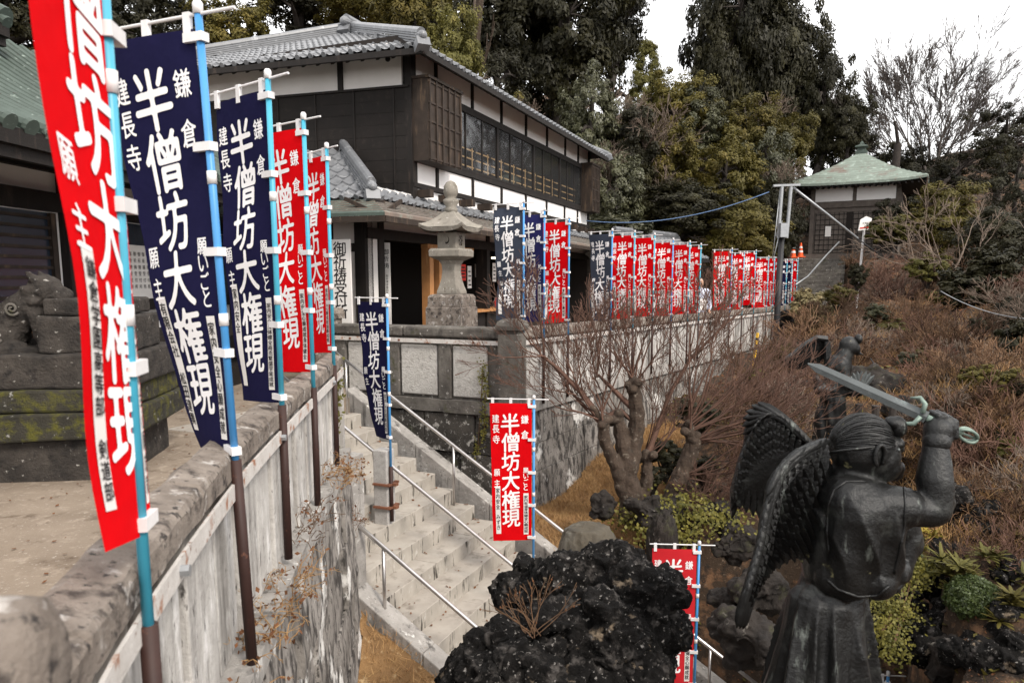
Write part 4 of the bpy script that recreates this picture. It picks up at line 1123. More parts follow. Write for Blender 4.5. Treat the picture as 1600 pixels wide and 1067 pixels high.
# notice boards at the office
def board(label, c0, xd, w_, z0, z1, nd, txts, name='notice_board', m='paper'):
    xd, nd = Vector(xd), Vector(nd)
    t = thing(name, label, 'sign', tuple(c0 + Vector((0, 0, z0))))
    b = MB(); p = [c0 - xd * w_ / 2, c0 + xd * w_ / 2]
    b.hexa([p[0] + Vector((0, 0, z0)), p[1] + Vector((0, 0, z0)), p[1] - nd * .03 + Vector((0, 0, z0)), p[0] - nd * .03 + Vector((0, 0, z0)), p[0] + Vector((0, 0, z1)), p[1] + Vector((0, 0, z1)), p[1] - nd * .03 + Vector((0, 0, z1)), p[0] - nd * .03 + Vector((0, 0, z1))])
    bo = b.build('panel', MT[m], t, fix=True)
    for (s, x, z, size, pitch, off, vert) in txts: wall_text('lettering', s, c0 + xd * x + Vector((0, 0, z)), xd, (0, 0, 1), nd, size, pitch, off, MT['ink'], t, vert)
    return t
c0 = at(532, 440, 12.0); c0.z = 0
board('tall white sign board with six big black characters beside the near red banners', c0, -BL, .38, .35, 2.27, -BU, [('御祈祷受付所', 0, 2.12, .23, .2, .02, True)], 'office_sign')
c0 = at(596, 440, 13.2); c0.z = 0
sm = [('御祈祷', .09, 2.12, .1, .12, .015, True)] + [('御祈祷は毎日午前九時より', .1 - .058 * i, 1.7 - .08 * (i % 2), .042, .05, .01, True) for i in range(5)]
board('tall white notice with columns of small black writing by the office entrance', c0, (BU * .35 - BL * .94).normalized(), .32, .3, 2.28, (-BL * .35 - BU * .94).normalized() * 1, sm)

# ---------------------------------------------------------------- temple hall on the left, green copper roll roof
t = thing('temple_hall', 'old temple hall with green copper roll roof, white walls and lattice window', 'building', (-6, 9.5, 0))
HD = Vector((.1, .995, 0)); HN = Vector((.995, -.1, 0)); H0 = Vector((-5.75, 6.0, 0))
def HF(a, o, z): return H0 + HD * a + HN * o + Vector((0, 0, z))
b = MB(); fnbox(b, HF, -3, 7.5, -.3, -.05, .9, 3.3); b.build('plaster_wall', MT['plaster'], t, fix=True)
b = MB()
for a in (-.4, 3.1, 5.6, 7.3): fnbox(b, HF, a, a + .26, -.3, .06, .3, 3.6)
for z, h in ((2.42, .22), (2.88, .25), (1.2, .16)): fnbox(b, HF, -3, 7.5, -.1, .05 if z > 2 else .08, z, z + h)
fnbox(b, HF, -3, 7.5, -.1, 1.0, .8, .92); fnbox(b, HF, -3, 7.5, .2, .9, .0, .3)
b.build('timber_frame', MT['wood_dark'], t, fix=True)
b = MB(); fnbox(b, HF, .2, 2.95, -.05, .0, 1.37, 2.4); wn = b.build('window', MT['window_blue'], t, fix=True)
b = MB()
for i in range(9): z = 1.4 + i * .115; fnbox(b, HF, .22, 2.9, .004, .03, z, z + .035)
for a in (.2, 1.5, 2.85): fnbox(b, HF, a, a + .09, .0, .045, 1.37, 2.4)
b.build('lattice', MT['wood_brown'], wn, fix=True)
b = MB(); fnbox(b, HF, .2, 2.95, -.04, .02, .95, 1.33); b.build('panelling', MT['wood_orange'], t, fix=True)
b = MB()
for i in range(16): a = .22 + i * .17; fnbox(b, HF, a, a + .05, .021, .04, .95, 1.33)
b.build('panel_batten', MT['wood_brown'], t, fix=True)
b = MB(); fnbox(b, HF, 3.4, 5.55, -.04, 0, 1.3, 2.4); fnbox(b, HF, 5.9, 7.2, -.04, 0, 1.3, 2.4); b.build('window', MT['window_blue'], t, fix=True)
def roll_roof(e0, L_, up, mi, rolls=.24, name='roof', par=None, m='copper_green'):
    b = MB(); e0, up = Vector(e0), Vector(up)
    n = 10; nrm = HD.cross(up).normalized(); nrm = nrm if nrm.z > 0 else -nrm
    def pt(a, k): f = k / n; return e0 + HD * a + Vector((up.x * f, up.y * f, up.z * (f * .7 + .3 * f * f)))
    b.grid(lambda a, k: pt(a, k), [0, L_], range(n + 1))
    i = 0; a = .06
    while a < L_:
        b.tube([pt(a, k) + nrm * .045 for k in range(n + 1)], .062, 8); b.tube([pt(a, 0) - up.normalized() * .05 + nrm * .04, pt(a, 0) - up.normalized() * .01 + nrm * .04], .078, 12)
        a += rolls
    r = b.build(name, MT[m], par)
    b = MB(); b.bar(e0 + Vector((0, 0, -.08)), e0 + HD * L_ + Vector((0, 0, -.08)), .07, .14); b.bar(e0 - HN * .06 + Vector((0, 0, -.2)), e0 - HN * .06 + HD * L_ + Vector((0, 0, -.2)), .07, .11); b.build('fascia', MT['wood_dark'], r)
    b = MB(); b.add([e0 + Vector((0, 0, -.1)), e0 + HD * L_ + Vector((0, 0, -.1)), e0 + HD * L_ - HN * 1.6 + Vector((0, 0, .25)), e0 - HN * 1.6 + Vector((0, 0, .25))], [(0, 1, 2, 3)])
    b.build('soffit', MT['wood_dark'], r)
    return r, pt, n
r1, pt1, n1 = roll_roof(HF(-3, 1.55, 2.88), 9.6, -HN * 3.4 + Vector((0, 0, 2.0)), 0, par=t)
r2, pt2, n2 = roll_roof(HF(-3, -.9, 4.75), 6.6, -HN * 3.2 + Vector((0, 0, 2.2)), 0, par=t)
b = MB(); fnbox(b, HF, -3, 3.4, -2.4, -2.2, 3.3, 5.0); b.build('upper_wall', MT['wood_dark'], t, fix=True)
b = MB(); b.tube([pt2(6.6, k) + Vector((0, 0, .1)) for k in range(n2 + 1)], .12, 10); b.tube([pt2(6.35, k) + Vector((0, 0, .08)) for k in range(n2 + 1)], .09, 10)
p = pt2(6.6, n2); b.bar(p - HD * 9 + Vector((0, 0, .2)), p + HD * .1 + Vector((0, 0, .2)), .35, .5); b.caps(p + Vector((0, 0, .5)), p - HD * 9 + Vector((0, 0, .5)), .16, .16)
b.build('verge_ridge', MT['copper_green'], r2)
b = MB(); b.tube([pt1(9.6, k) + Vector((0, 0, .08)) for k in range(n1 + 1)], .11, 10); b.build('verge_ridge', MT['copper_green'], r1)
c0 = HF(5.2, .09, 0)
board('white notice sheet on the temple hall wall between the near banners', HF(4.55, .07, 0), -HD * -1, .95, 1.3, 2.1, HN, [('御祈祷受付所', -.36 + .1 * i, 1.98, .06, .09, .01, True) for i in range(8)])

# ---------------------------------------------------------------- small tiled outbuilding beyond the office
t = thing('tiled_shelter', 'small low tiled shelter seen above the red banners at the end of the office', 'shelter', (7.2, 27.5, 0))
p0 = at(1108, 405, 26); p1 = at(1040, 405, 23.5)
ax = Vector((p0.x - p1.x, p0.y - p1.y, 0)).normalized(); nn = Vector((ax.y, -ax.x, 0))
zE = p0.z
p0.z = zE; p1 = p0 - ax * 4.2
b = MB(); tile_slope(b, p1, p0, -nn * 1.3 + Vector((0, 0, .75)), 7, .27); q0, q1 = p0 - nn * 1.3 + Vector((0, 0, .75)), p1 - nn * 1.3 + Vector((0, 0, .75))
b.add([q0, q1, q1 - nn * 1.3 + Vector((0, 0, -.75)), q0 - nn * 1.3 + Vector((0, 0, -.75))], [(0, 1, 2, 3)]); rf = b.build('roof', MT['roof_tile'], t)
b = MB(); ridge(b, q0, q1, .2, .12); b.build('top_ridge', MT['roof_tile'], rf)
b = MB(); b.bar(p0 + Vector((0, 0, -.07)), p1 + Vector((0, 0, -.07)), .06, .1)
for k in (0.15, 1.5, 2.9, 4.0): b.bar(p0 - ax * k - nn * .4 + Vector((0, 0, .1)), p0 - ax * k - nn * .4 + Vector((0, 0, -zE)), .13, .13)
b.build('timber_frame', MT['wood_dark'], t)
b = MB(); b.bar(p0 - nn * .9 + Vector((0, 0, -zE / 2 + .2)), p1 - nn * .9 + Vector((0, 0, -zE / 2 + .2)), .1, zE - .2, up=(0, 0, 1)); b.build('back_wall', MT['wood_board'], t)

# ---------------------------------------------------------------- pavilion on the hill
PV = at(1262, 402, 34.0); PH = R(-30)
PR = Vector((math.cos(PH), math.sin(PH), 0)); PB = Vector((-PR.y, PR.x, 0))     # right along the front, and backwards
PS = 3.6
def PF(x, y, z): return PV + PR * x + PB * y + Vector((0, 0, z))
t = thing('hill_pavilion', 'small square hall with a pyramid roof of green copper on the hillside', 'building', tuple(PV))
def pbox(b, x0, x1, y0, y1, z0, z1): fnbox(b, PF, x0, x1, y0, y1, z0, z1)
b = MB(); pbox(b, .06, PS - .06, .06, PS - .06, .15, 2.95); b.build('walls', MT['wood_grey'], t, fix=True)
b = MB()
for x, y in ((0, 0), (PS - .18, 0), (0, PS - .18), (PS - .18, PS - .18)): pbox(b, x, x + .18, y, y + .18, 0, 3.1)
pbox(b, .19, PS - .19, -.03, .1, 2.15, 2.42); pbox(b, PS - .1, PS + .03, .19, PS - .19, 2.15, 2.42); pbox(b, PS / 2 - .07, PS / 2 + .07, -.01, .1, 2.43, 3.05)
pbox(b, -.3, PS + .3, -.55, PS + .3, -.12, .12)
pbox(b, .19, PS - .19, .0, .09, 1.95, 2.03)
b.build('timber_frame', MT['wood_grey'], t, fix=True)
b = MB(); pbox(b, .19, PS / 2 - .08, .02, .09, 2.43, 3.05); pbox(b, PS / 2 + .08, PS - .19, .02, .09, 2.43, 3.05); b.build('plaster_panel', MT['plaster'], t, fix=True)
b = MB(); pbox(b, .22, PS - .22, .03, .055, .2, 1.94); dr = b.build('doors', MT['wood_grey'], t, fix=True)
b = MB()
for i in range(8): z = .3 + i * .22; pbox(b, .24, PS - .24, .012, .029, z, z + .03)
for i in range(17): x = .25 + i * .193; pbox(b, x, x + .022, .0, .011, .2, 1.94)
b.build('lattice', MT['wood_dark'], dr, fix=True)
b = MB(); pbox(b, PS / 2 - .28, PS / 2 - .02, -.006, -.001, .2, 1.94); b.build('opening', MT['interior'], dr, fix=True)
b = MB(); pbox(b, .68, .92, -.012, -.008, .9, 1.35); b.build('notice', MT['paper'], dr, fix=True)
# concave pyramid roof
ov = 1.0; b = MB(); hh = PS / 2 + ov
ctr = (PS / 2, PS / 2)
nn_ = 26
for side in range(4):
    ang = side * PI / 2; ca, sa = math.cos(ang), math.sin(ang)
    def pr(u, k):
        f = k / nn_; wd = hh * (1 - f) + .08 * f
        z = 3.12 + (1.62) * (f * .6 + .4 * f ** 1.8) + (.022 if k % 2 else 0) + .12 * (abs(u) ** 4) * (1 - f) ** 2
        x, y = u * wd, -wd
        return PF(ctr[0] + x * ca - y * sa, ctr[1] + x * sa + y * ca, z)
    b.grid(pr, np.linspace(-1, 1, 15), range(nn_ + 1))
    b.grid(lambda u, k: pr(u, 0) + Vector((0, 0, -.1 * k)), np.linspace(-1, 1, 15), range(2))
rf = b.build('roof', MT['copper_roof'], t)
b = MB(); b.add([PF(ctr[0] + sx * hh, ctr[1] + sy * hh, 3.03) for sx, sy in ((-1, -1), (1, -1), (1, 1), (-1, 1))], [(0, 1, 2, 3)]); b.build('soffit', MT['wood_dark'], t)
b = MB()
for i in range(24):
    x = -ov + .1 + i * .235; b.bar(PF(x, -ov + .05, 2.98), PF(x, .05, 3.02), .07, .08)
b.build('rafters', MT['wood_dark'], t)
b = MB(); b.sq([(.24, 0), (.24, .12), (.17, .15), (.17, .26), (.27, .29), (.25, .34), (.1, .4), (.09, .46), (.02, .56)], PF(ctr[0], ctr[1], 4.66), PH); b.build('finial', MT['copper_green'], rf)
# signs near the pavilion
sg = PF(PS + .02, -.06, 1.5)
board('small white name plate fixed to the right post of the hill pavilion', Vector((PF(PS - .08, -.07, 0).x, PF(PS - .08, -.07, 0).y, 0)), PR, .3, PV.z + 1.35, PV.z + 1.78, -PB, [('半僧坊', 0, PV.z + 1.68, .08, .11, .015, True)], 'name_plate')
p = at(1350, 400, 27.0); z0 = hz(p.x, p.y)
t = thing('guide_sign', 'leaning white guide sign with peaked top on a pole before the pavilion', 'sign', (p.x, p.y, z0))
tp = at(1352, 350, 27.0); bt = at(1343, 400, 27.0)
b = MB(); b.bar(Vector((bt.x, bt.y, min(z0, bt.z) - .3)), tp + Vector((0, .05, 0)), .065, .05); b.build('post', MT['white_plastic'], t)
b = MB(); ux = Vector((.99, .05, .1)).normalized(); uz = Vector((.1, 0, .99)).normalized()
pl = [(-.22, -.22), (.2, -.22), (.22, .17), (.0, .27), (-.2, .17)]
f_ = [tp + ux * x + uz * z for x, z in pl]; k_ = [q + Vector((0, .04, 0)) for q in f_]
b.add(f_ + k_, [(0, 1, 2, 3, 4), (9, 8, 7, 6, 5)] + [(i, i + 5, (i + 1) % 5 + 5, (i + 1) % 5) for i in range(5)]); bo = b.build('panel', MT['paper'], t, fix=True)
b = MB(); b.add([tp + ux * x + uz * z + Vector((0, -.006, 0)) for x, z in ((-.16, -.16), (.14, -.16), (.14, -.11), (-.16, -.11), (-.2, -.135))], [(0, 1, 2, 3, 4)]); b.build('arrow', MT['red_plastic'], bo)
wall_text('lettering', '半僧坊', tp + ux * -.08 + uz * .03 + Vector((0, -.004, 0)), ux, uz, (0, -1, 0), .07, .08, .015, MT['ink'], bo, False)
# steps up to it
b = MB()
n = 13
A0 = at(1268, 478, 29.5); A1 = at(1278, 404, 33.2)
for i in range(n):
    f = i / (n - 1); c = A0.lerp(A1, f); b.box((c.x, c.y + .35, c.z - .35), (2.5, .75, .7), R(-22))
struct(b.build('hill_steps', MT['stone_dark'], bevel=.015))
for px, py in ((1239, 403), (1250.5, 402)):
    p = at(px, py, 33.0 + (px - 1239) * .03)
    t = thing('traffic_cone', 'orange traffic cone with white bands, %s of the two by the pavilion' % ('left' if px < 1245 else 'right'), 'traffic cone', tuple(p), 'traffic cones by the pavilion')
    b = MB(); b.box((p.x, p.y, p.z + .015), (.34, .34, .03)); b.lathe([(.13, .03), (.1, .2), (.065, .42), (.03, .64)], 14, p); b.build('body', MT['orange_plastic'], t)
    b = MB(); b.lathe([(.105, .21), (.088, .3)], 14, p); b.lathe([(.075, .4), (.058, .48)], 14, p); b.build('band', MT['white_plastic'], t)
# ---------------------------------------------------------------- stone lantern
LP = at(706, 460, 11.5); LP.z = 0
LR = math.atan2(BN.y, BN.x)
t = thing('stone_lantern', 'tall pale stone lantern with curled roof and carved firebox on a stepped dark base', 'stone lantern', tuple(LP))
b = MB(); b.sq([(.68, 0), (.68, .28)], LP, LR); b.sq([(.57, .281), (.57, .58)], LP, LR); b.sq([(.5, .581), (.5, .9)], LP, LR); rough(b.build('step', MT['stone_dark'], t, bevel=.015), .008, 5, 4)
b = MB(); b.sq([(.385, .905), (.385, 1.2), (.37, 1.215)], LP, LR); b.sq([(.36, 1.216), (.355, 1.36), (.32, 1.4), (.22, 1.41)], LP, LR); rough(b.build('base_block', MT['stone_coping'], t, bevel=.012), .006, 6, 4)
b = MB(); b.sq([(.225, 1.41), (.222, 1.45), (.19, 1.53), (.155, 1.64), (.14, 1.76), (.148, 1.86), (.19, 1.92)], LP, LR); b.build('shaft', MT['lantern_stone'], t, bevel=.01)
b = MB(); b.sq([(.2, 1.921), (.33, 1.98), (.335, 2.07), (.3, 2.1), (.2, 2.105)], LP, LR); b.build('platform', MT['lantern_stone'], t, bevel=.01)
b = MB(); b.sq([(.2, 2.106), (.205, 2.34)], LP, LR); fbx = b.build('firebox', MT['lantern_stone'], t, bevel=.008)
ux, uy = Vector((math.cos(LR), math.sin(LR), 0)), Vector((-math.sin(LR), math.cos(LR), 0))
b = MB()      # crescent window on the front, crest on the side
c = LP - uy * .208 + Vector((0, 0, 2.225)); nseg = 14
vs = [c + ux * (.06 * math.cos(a)) + Vector((0, 0, .06 * math.sin(a))) for a in np.linspace(-2.0, 1.1, nseg)] + [c + ux * (.02 + -.022 + .046 * math.cos(a)) + Vector((0, 0, .012 + .046 * math.sin(a))) for a in np.linspace(1.2, -2.1, nseg)]
b.add(vs, [tuple(range(len(vs)))]); b.build('crescent', MT['interior'], fbx)
b = MB(); c = LP + ux * .209 + Vector((0, 0, 2.22))
for k in range(6):
    a = k * PI / 3; b.bar(c + uy * .03 * math.cos(a) + Vector((0, 0, .03 * math.sin(a))), c + uy * .08 * math.cos(a) + Vector((0, 0, .08 * math.sin(a))), .02, .03)
b.build('crest', MT['stone_dark'], fbx)
b = MB()
for side in range(4):
    an = LR + side * PI / 2; ca, sa = math.cos(an), math.sin(an)
    def lr(u, k):
        f = k / 8; wd = .47 * (1 - f) + .1 * f; z = 2.40 + .26 * (f ** 1.25) + .07 * abs(u) ** 3 * (1 - f) ** 2
        return LP + Vector((u * wd * ca + wd * sa, u * wd * sa - wd * ca, z))
    b.grid(lr, np.linspace(-1, 1, 11), range(9)); b.grid(lambda u, k: lr(u, 0) * (1 - .0 * k) + Vector((0, 0, -.055 * k)) - Vector((sa, -ca, 0)) * .02 * k, np.linspace(-1, 1, 11), range(2))
    b.add([lr(-1, 0) - Vector((0, 0, .055)), lr(1, 0) - Vector((0, 0, .055)), LP + Vector((0, 0, 2.342))], [(0, 1, 2)])
rough(b.build('roof', MT['lantern_stone'], t), .004, 8)
b = MB(); b.lathe([(.12, 2.64), (.13, 2.7), (.1, 2.73), (.15, 2.79), (.15, 2.83), (.09, 2.86), (.12, 2.89), (.145, 2.95), (.135, 3.03), (.09, 3.09), (.02, 3.12)], 20, LP); rough(b.build('finial', MT['lantern_stone'], t, smooth=True), .006, 12)

bpy.data.objects['stone_lantern'].scale = (.78, .78, 1)
# ---------------------------------------------------------------- fused figures
def fuse(mb, name, mats, parent, voxel, iters=4, warp=None):
    me = bpy.data.meshes.new('tmp'); me.from_pydata([tuple(p) for p in mb.v], [], mb.f)
    bm = bmesh.new(); bm.from_mesh(me); bmesh.ops.recalc_face_normals(bm, faces=bm.faces); bm.to_mesh(me); bm.free()
    o = bpy.data.objects.new('tmp', me); C.objects.link(o)
    m = o.modifiers.new('r', 'REMESH'); m.mode = 'VOXEL'; m.voxel_size = voxel
    s = o.modifiers.new('s', 'SMOOTH'); s.factor = .5; s.iterations = iters
    dg = bpy.context.evaluated_depsgraph_get()
    out = bpy.data.meshes.new_from_object(o.evaluated_get(dg))
    bpy.data.objects.remove(o); bpy.data.meshes.remove(me)
    if warp:
        n = [v.normal.copy() for v in out.vertices]
        for v, nn in zip(out.vertices, n): v.co = warp(v.co, nn)
    off = WLOC.get(parent.name, Vector()) if parent else Vector()
    for v in out.vertices: v.co -= off
    out.materials.clear()
    return finish(out, name, mats, parent, smooth=True)

# guardian lion-dog on its tiered base
KB = atz(190, 748, 0)
kr = R(8); kx, ky = Vector((math.cos(kr), math.sin(kr), 0)), Vector((-math.sin(kr), math.cos(kr), 0))
def KF(x, y, z): return KB + kx * x + ky * y + Vector((0, 0, z))      # x right (negative = left), y back
t = thing('lion_dog_pedestal', 'mossy stepped stone pedestal under the lion dog statue', 'pedestal', tuple(KB))
for nm, x0, x1, y0, y1, z0, z1, m in (('plinth', -.95, .0, .0, 1.25, -.02, .34, 'stone_black'), ('moss_course', -1.05, .12, -.08, 1.4, .345, .56, 'moss_stone'), ('moss_course', -1.0, .08, -.04, 1.35, .565, .74, 'moss_stone'),
     ('upper_course', -1.2, .12, .02, 1.35, .745, 1.02, 'stone_black'), ('top_block', -.62, .06, .15, 1.0, 1.025, 1.32, 'stone_black'), ('cap_block', -.58, .0, .2, .95, 1.325, 1.46, 'stone_black')):
    b = MB(); fnbox(b, KF, x0, x1, y0, y1, z0, z1); rough(b.build(nm, MT[m], t, bevel=.02, fix=True), .012, 5, 5)
t2 = LION = thing('lion_dog', 'lichen spotted stone lion dog seated on the mossy pedestal at the left', 'stone statue', tuple(KF(-.9, .4, 1.02)))
b = MB()
K = lambda x, z, y=0: KF(-.9 + x, .45 + y, 1.02 + z)
b.caps(K(-.1, .2), K(.05, .42), .2, .17); b.caps(K(.05, .42), K(.22, .55), .17, .15); b.ell(K(-.12, .16, -.08), (.2, .15, .17)); b.ell(K(-.12, .16, .12), (.2, .15, .17))
b.ell(K(.3, .62), (.17, .16, .16)); b.ell(K(.45, .57), (.1, .11, .09)); b.caps(K(.48, .54, -.04), K(.5, .5, .04), .05, .05)
for y in (-.1, .1):
    b.caps(K(.22, .4, y), K(.3, .05, y), .08, .06); b.ell(K(.34, .04, y), (.1, .06, .05)); b.caps(K(-.1, .07, y * 1.6), K(.1, .05, y * 1.6), .07, .06)
    b.caps(K(.24, .74, y), K(.2, .8, y * 1.2), .05, .02)
for k in range(14):
    a = k * 2.4; b.ell(K(.14 + .1 * math.cos(a), .5 + .15 * math.sin(a * 1.7), -.13 + .26 * ((k * .37) % 1)), (.055, .055, .055))
b.caps(K(-.26, .2), K(-.34, .42), .07, .09); b.ell(K(-.34, .48), (.09, .09, .1))
b.box(KF(-.85, .45, 1.04), (.8, .5, .06), kr)
fuse(b, 'body', MT['stone_black'], t2, .013, 2, lambda co, n: co + n * (.012 * mnoise.noise(co * 14) + .008 * mnoise.noise(co * 34)))
for cx_, cz_, rr in ((-.12, .18, .09), (.06, .44, .07), (-.34, .46, .06)):
    pts = [K(cx_ + rr * f * math.cos(f * 12), cz_ + rr * f * math.sin(f * 12), -.225 + (.03 if cz_ > .3 else 0) + (.09 if cx_ < -.2 else 0)) for f in np.linspace(.1, 1, 26)]
    b = MB(); b.tube(pts, .014, 6); b.build('curl', MT['stone_dark'], t2, smooth=True)

LION.scale = (.82, .82, .82)
# ---------------------------------------------------------------- winged bronze guardian, near
NY = 3.7; PXM = NY / FPX
def S(u, v, dy=0.0): return at(u, v, NY + dy)
t = thing('tengu_statue', 'large dark bronze winged figure seen from behind, raising a straight sword above the rocks', 'statue', tuple(S(1290, 1200, 0)))
b = MB(); q = PXM
def cp(a, c, r0, r1, n=16): b.caps(S(*a), S(*c), r0 * q, r1 * q, n)
# head, face in profile to the right
b.ell(S(1347, 698, 0), (50 * q, 46 * q, 54 * q)); b.ell(S(1362, 712, 0), (44 * q, 40 * q, 42 * q)); b.ell(S(1374, 728, .0), (34 * q, 34 * q, 26 * q))
b.ell(S(1394, 690, 0), (14 * q, 30 * q, 12 * q)); b.caps(S(1396, 690, .02), S(1404, 700, .02), 10 * q, 9 * q)      # brow, eye socket
b.caps(S(1392, 706, .02), S(1406, 702, .02), 9 * q, 6 * q)
b.caps(S(1378, 722, .02), S(1402, 731, .02), 23 * q, 12 * q); b.caps(S(1402, 730, .02), S(1408, 744, .02), 11 * q, 4 * q); b.caps(S(1374, 738, .02), S(1400, 744, .02), 14 * q, 8 * q)
cp((1338, 735, 0), (1332, 765, 0), 36, 46)
# trunk
cp((1308, 792, .02), (1305, 880, .02), 56, 55); b.ell(S(1298, 775, .1), (50 * q, 70 * q, 40 * q)); b.ell(S(1330, 780, -.08), (52 * q, 50 * q, 42 * q)); b.ell(S(1352, 802, .18), (44 * q, 46 * q, 56 * q))
# right upper arm and wide sleeve
cp((1338, 792, -.1), (1410, 793, -.14), 42, 34); cp((1412, 795, -.14), (1456, 799, -.14), 29, 25)
cp((1342, 800, -.12), (1326, 900, -.1), 50, 40); cp((1385, 800, -.14), (1372, 905, -.1), 33, 32); cp((1302, 900, -.08), (1374, 906, -.13), 31, 29); cp((1395, 800, -.13), (1380, 890, -.1), 24, 24)
cp((1310, 880, -.05), (1400, 895, -.1), 36, 20)
# forearm, wrist
cp((1462, 796, -.14), (1460, 750, -.12), 25, 27); cp((1460, 750, -.12), (1463, 695, -.08), 27, 19); cp((1463, 695, -.08), (1466, 672, -.06), 19, 21); b.ell(S(1478, 786, -.14), (15 * q, 14 * q, 14 * q))
# far sleeve
cp((1400, 800, .22), (1418, 850, .22), 34, 26); cp((1418, 840, .2), (1404, 895, .18), 24, 20); cp((1395, 915, .05), (1406, 890, .1), 14, 18)
# belt and skirt
cp((1300, 905, .06), (1292, 960, .06), 50, 58)
for k in range(9):
    a = 2 * PI * k / 9; dx, dy = 62 * math.cos(a), 62 * math.sin(a) * q
    b.caps(S(1292 + dx * .55, 945, .05 + dy * .5), S(1268 + dx * 1.25, 1230, .05 + dy * 1.3), 34 * q, 48 * q, 12)
def folds(co, n):
    z = co.z
    top = S(1300, 930).z
    if z < top:
        c = S(1292, 960, .04); a = math.atan2(co.y - c.y, co.x - c.x)
        k = min(1, (top - z) / .25)
        return co + n * (.024 * k * (1 - 2 * abs(math.sin(a * 5.5 + 1.2 * math.sin(a * 3) + 1.6 * z)) ** .7) + .004 * mnoise.noise(co * 12))
    n2 = mnoise.noise(co * 6) * .006 + mnoise.noise(co * 15) * .003
    sl = S(1345, 850, -.1)
    d = (co - sl); kk = math.exp(-(d.x ** 2 + d.z ** 2) / .06)
    return co + n * (n2 + kk * .018 * (1 - 1.6 * abs(math.sin(d.x * 15 + 5 * d.z * d.z + 1.6 * math.sin(d.z * 6 + d.x * 4))) ** .8))
body = fuse(b, 'body', MT['bronze'], t, .009, 4, folds)
# hand: palm and five fingers closed on the hilt
b = MB()
hc = S(1472, 668, -.04)
hd = (S(1512, 678, -.02) - S(1440, 650, -.05)).normalized()       # hilt direction
hu = Vector((0, 0, 1)); hs = hd.cross(hu).normalized()
b.ell(hc + hs * .015, (.062, .045, .062))
for i in range(4):
    o_ = hc + hd * (.055 - .034 * i) + Vector((0, 0, .015)); rr = (.017, .0185, .018, .0155)[i]; sc = (.9, 1, 1, .85)[i]
    pts = [o_ + hs * .035 + hu * -.035, o_ + hs * .025 + hu * .04 * sc, o_ - hs * .03 + hu * .052 * sc, o_ - hs * .062 * sc + hu * .012, o_ - hs * .04 + hu * -.025]
    for a, c in zip(pts[:-1], pts[1:]): b.caps(a, c, rr, rr * .95, 10)
th_ = [hc + hd * -.05 + hs * .03 - hu * .02, hc - hd * .075 - hs * .02 + hu * .0, hc - hd * .05 - hs * .055 - hu * .005, hc - hd * .01 - hs * .07 - hu * .008]
for a, c in zip(th_[:-1], th_[1:]): b.caps(a, c, .02, .017, 10)
b.caps(hc - hu * .05 + hs * .01, S(1464, 690, -.08), .05, .068)
fuse(b, 'hand', MT['bronze'], t, .006, 3)
# sword
b = MB(); s0, s1 = S(1448, 652, -.05), S(1262, 568, .35); dd = (s1 - s0).normalized(); w0 = dd.cross(Vector((0, -1, .0))).normalized(); n0 = dd.cross(w0)
def sec(p, a, c): return [p + w0 * a, p + n0 * c, p - w0 * a, p - n0 * c]
r_ = [sec(s0, .030, .011), sec(s1 - dd * .06, .026, .009), sec(s1, .004, .003)]
for k in range(2): b.add(r_[k] + r_[k + 1], [(i, (i + 1) % 4, 4 + (i + 1) % 4, 4 + i) for i in range(4)])
b.add(r_[2], [(0, 1, 2, 3)]); b.add(r_[0], [(3, 2, 1, 0)])
sw = b.build('sword', MT['bronze_pale'], t, fix=True)
b = MB(); b.tube([s0, S(1502, 676, -.02)], .017, 10)
p0 = S(1440, 648, -.05)
for sg in (1, -1): b.tube([p0 + w0 * .01 * sg, p0 + w0 * .055 * sg + dd * .01, p0 + w0 * .075 * sg + dd * .045, p0 + w0 * .055 * sg + dd * .085], [.012, .013, .011, .004], 8)
c = S(1512, 680, -.02); 
for ang in (0, .7): b.tube([c + hd * (.058 * math.cos(a)) + (hu * math.cos(ang) + hs * math.sin(ang)).normalized() * (.034 * math.sin(a)) for a in np.linspace(0, 2 * PI, 20)], .008, 8)
b.tube([c - hd * .05, c + hd * .055], .006, 8)
b.build('hilt', MT['brass_green'], sw, smooth=True)
# head details
b = MB(); pts = []
for a in np.linspace(0, 2 * PI, 30): pts.append(S(1347 + 52 * math.cos(a), 702 - 6 * math.cos(a) + 2 * math.sin(a), 0 + .152 * math.sin(a)))
b.tube(pts, .007, 8); b.build('head_cord', MT['bronze'], t, smooth=True)
b = MB(); b.ell(S(1402, 667, .0), (14 * q, 18 * q, 18 * q), 14, 10); b.ell(S(1394, 660, 0), (12 * q, 16 * q, 10 * q)); fuse(b, 'cap', MT['bronze'], t, .006, 2)
b = MB(); es = S(1376, 712, -.135)
pts = [es + Vector((.036 * math.cos(a) * .75 - .01, -.01 - .012 * math.sin(a / 2), .058 * math.sin(a))) for a in np.linspace(-.9, 4.2, 16)]
b.tube(pts, [.006] + [.012] * 14 + [.006], 8); b.ell(es + Vector((-.012, .012, 0)), (.028, .02, .045)); b.build('ear', MT['bronze'], t, smooth=True)
b = MB()
rnd = random.Random(2); hc0 = S(1347, 698, 0)
for k in range(64):      # combed hair strands from the brow over the skull to the nape
    a = -1.5 + 3.0 * (k + rnd.random() * .6) / 64; l = []
    g0, g1 = (.2 + .05 * rnd.random()) * PI, (.9 + .05 * rnd.random()) * PI
    for f in np.linspace(0, 1, 11):
        an = g0 + (g1 - g0) * f; aa = a + .06 * math.sin(f * 5 + k)
        l.append(hc0 + Vector((.1615 * math.cos(an), .1495 * math.sin(an) * math.sin(aa), .1745 * math.sin(an) * math.cos(aa))))
    b.tube(l, [.001] + [.0036 + .0015 * rnd.random()] * 9 + [.001], 5)
b.build('hair', MT['bronze'], t, smooth=True)
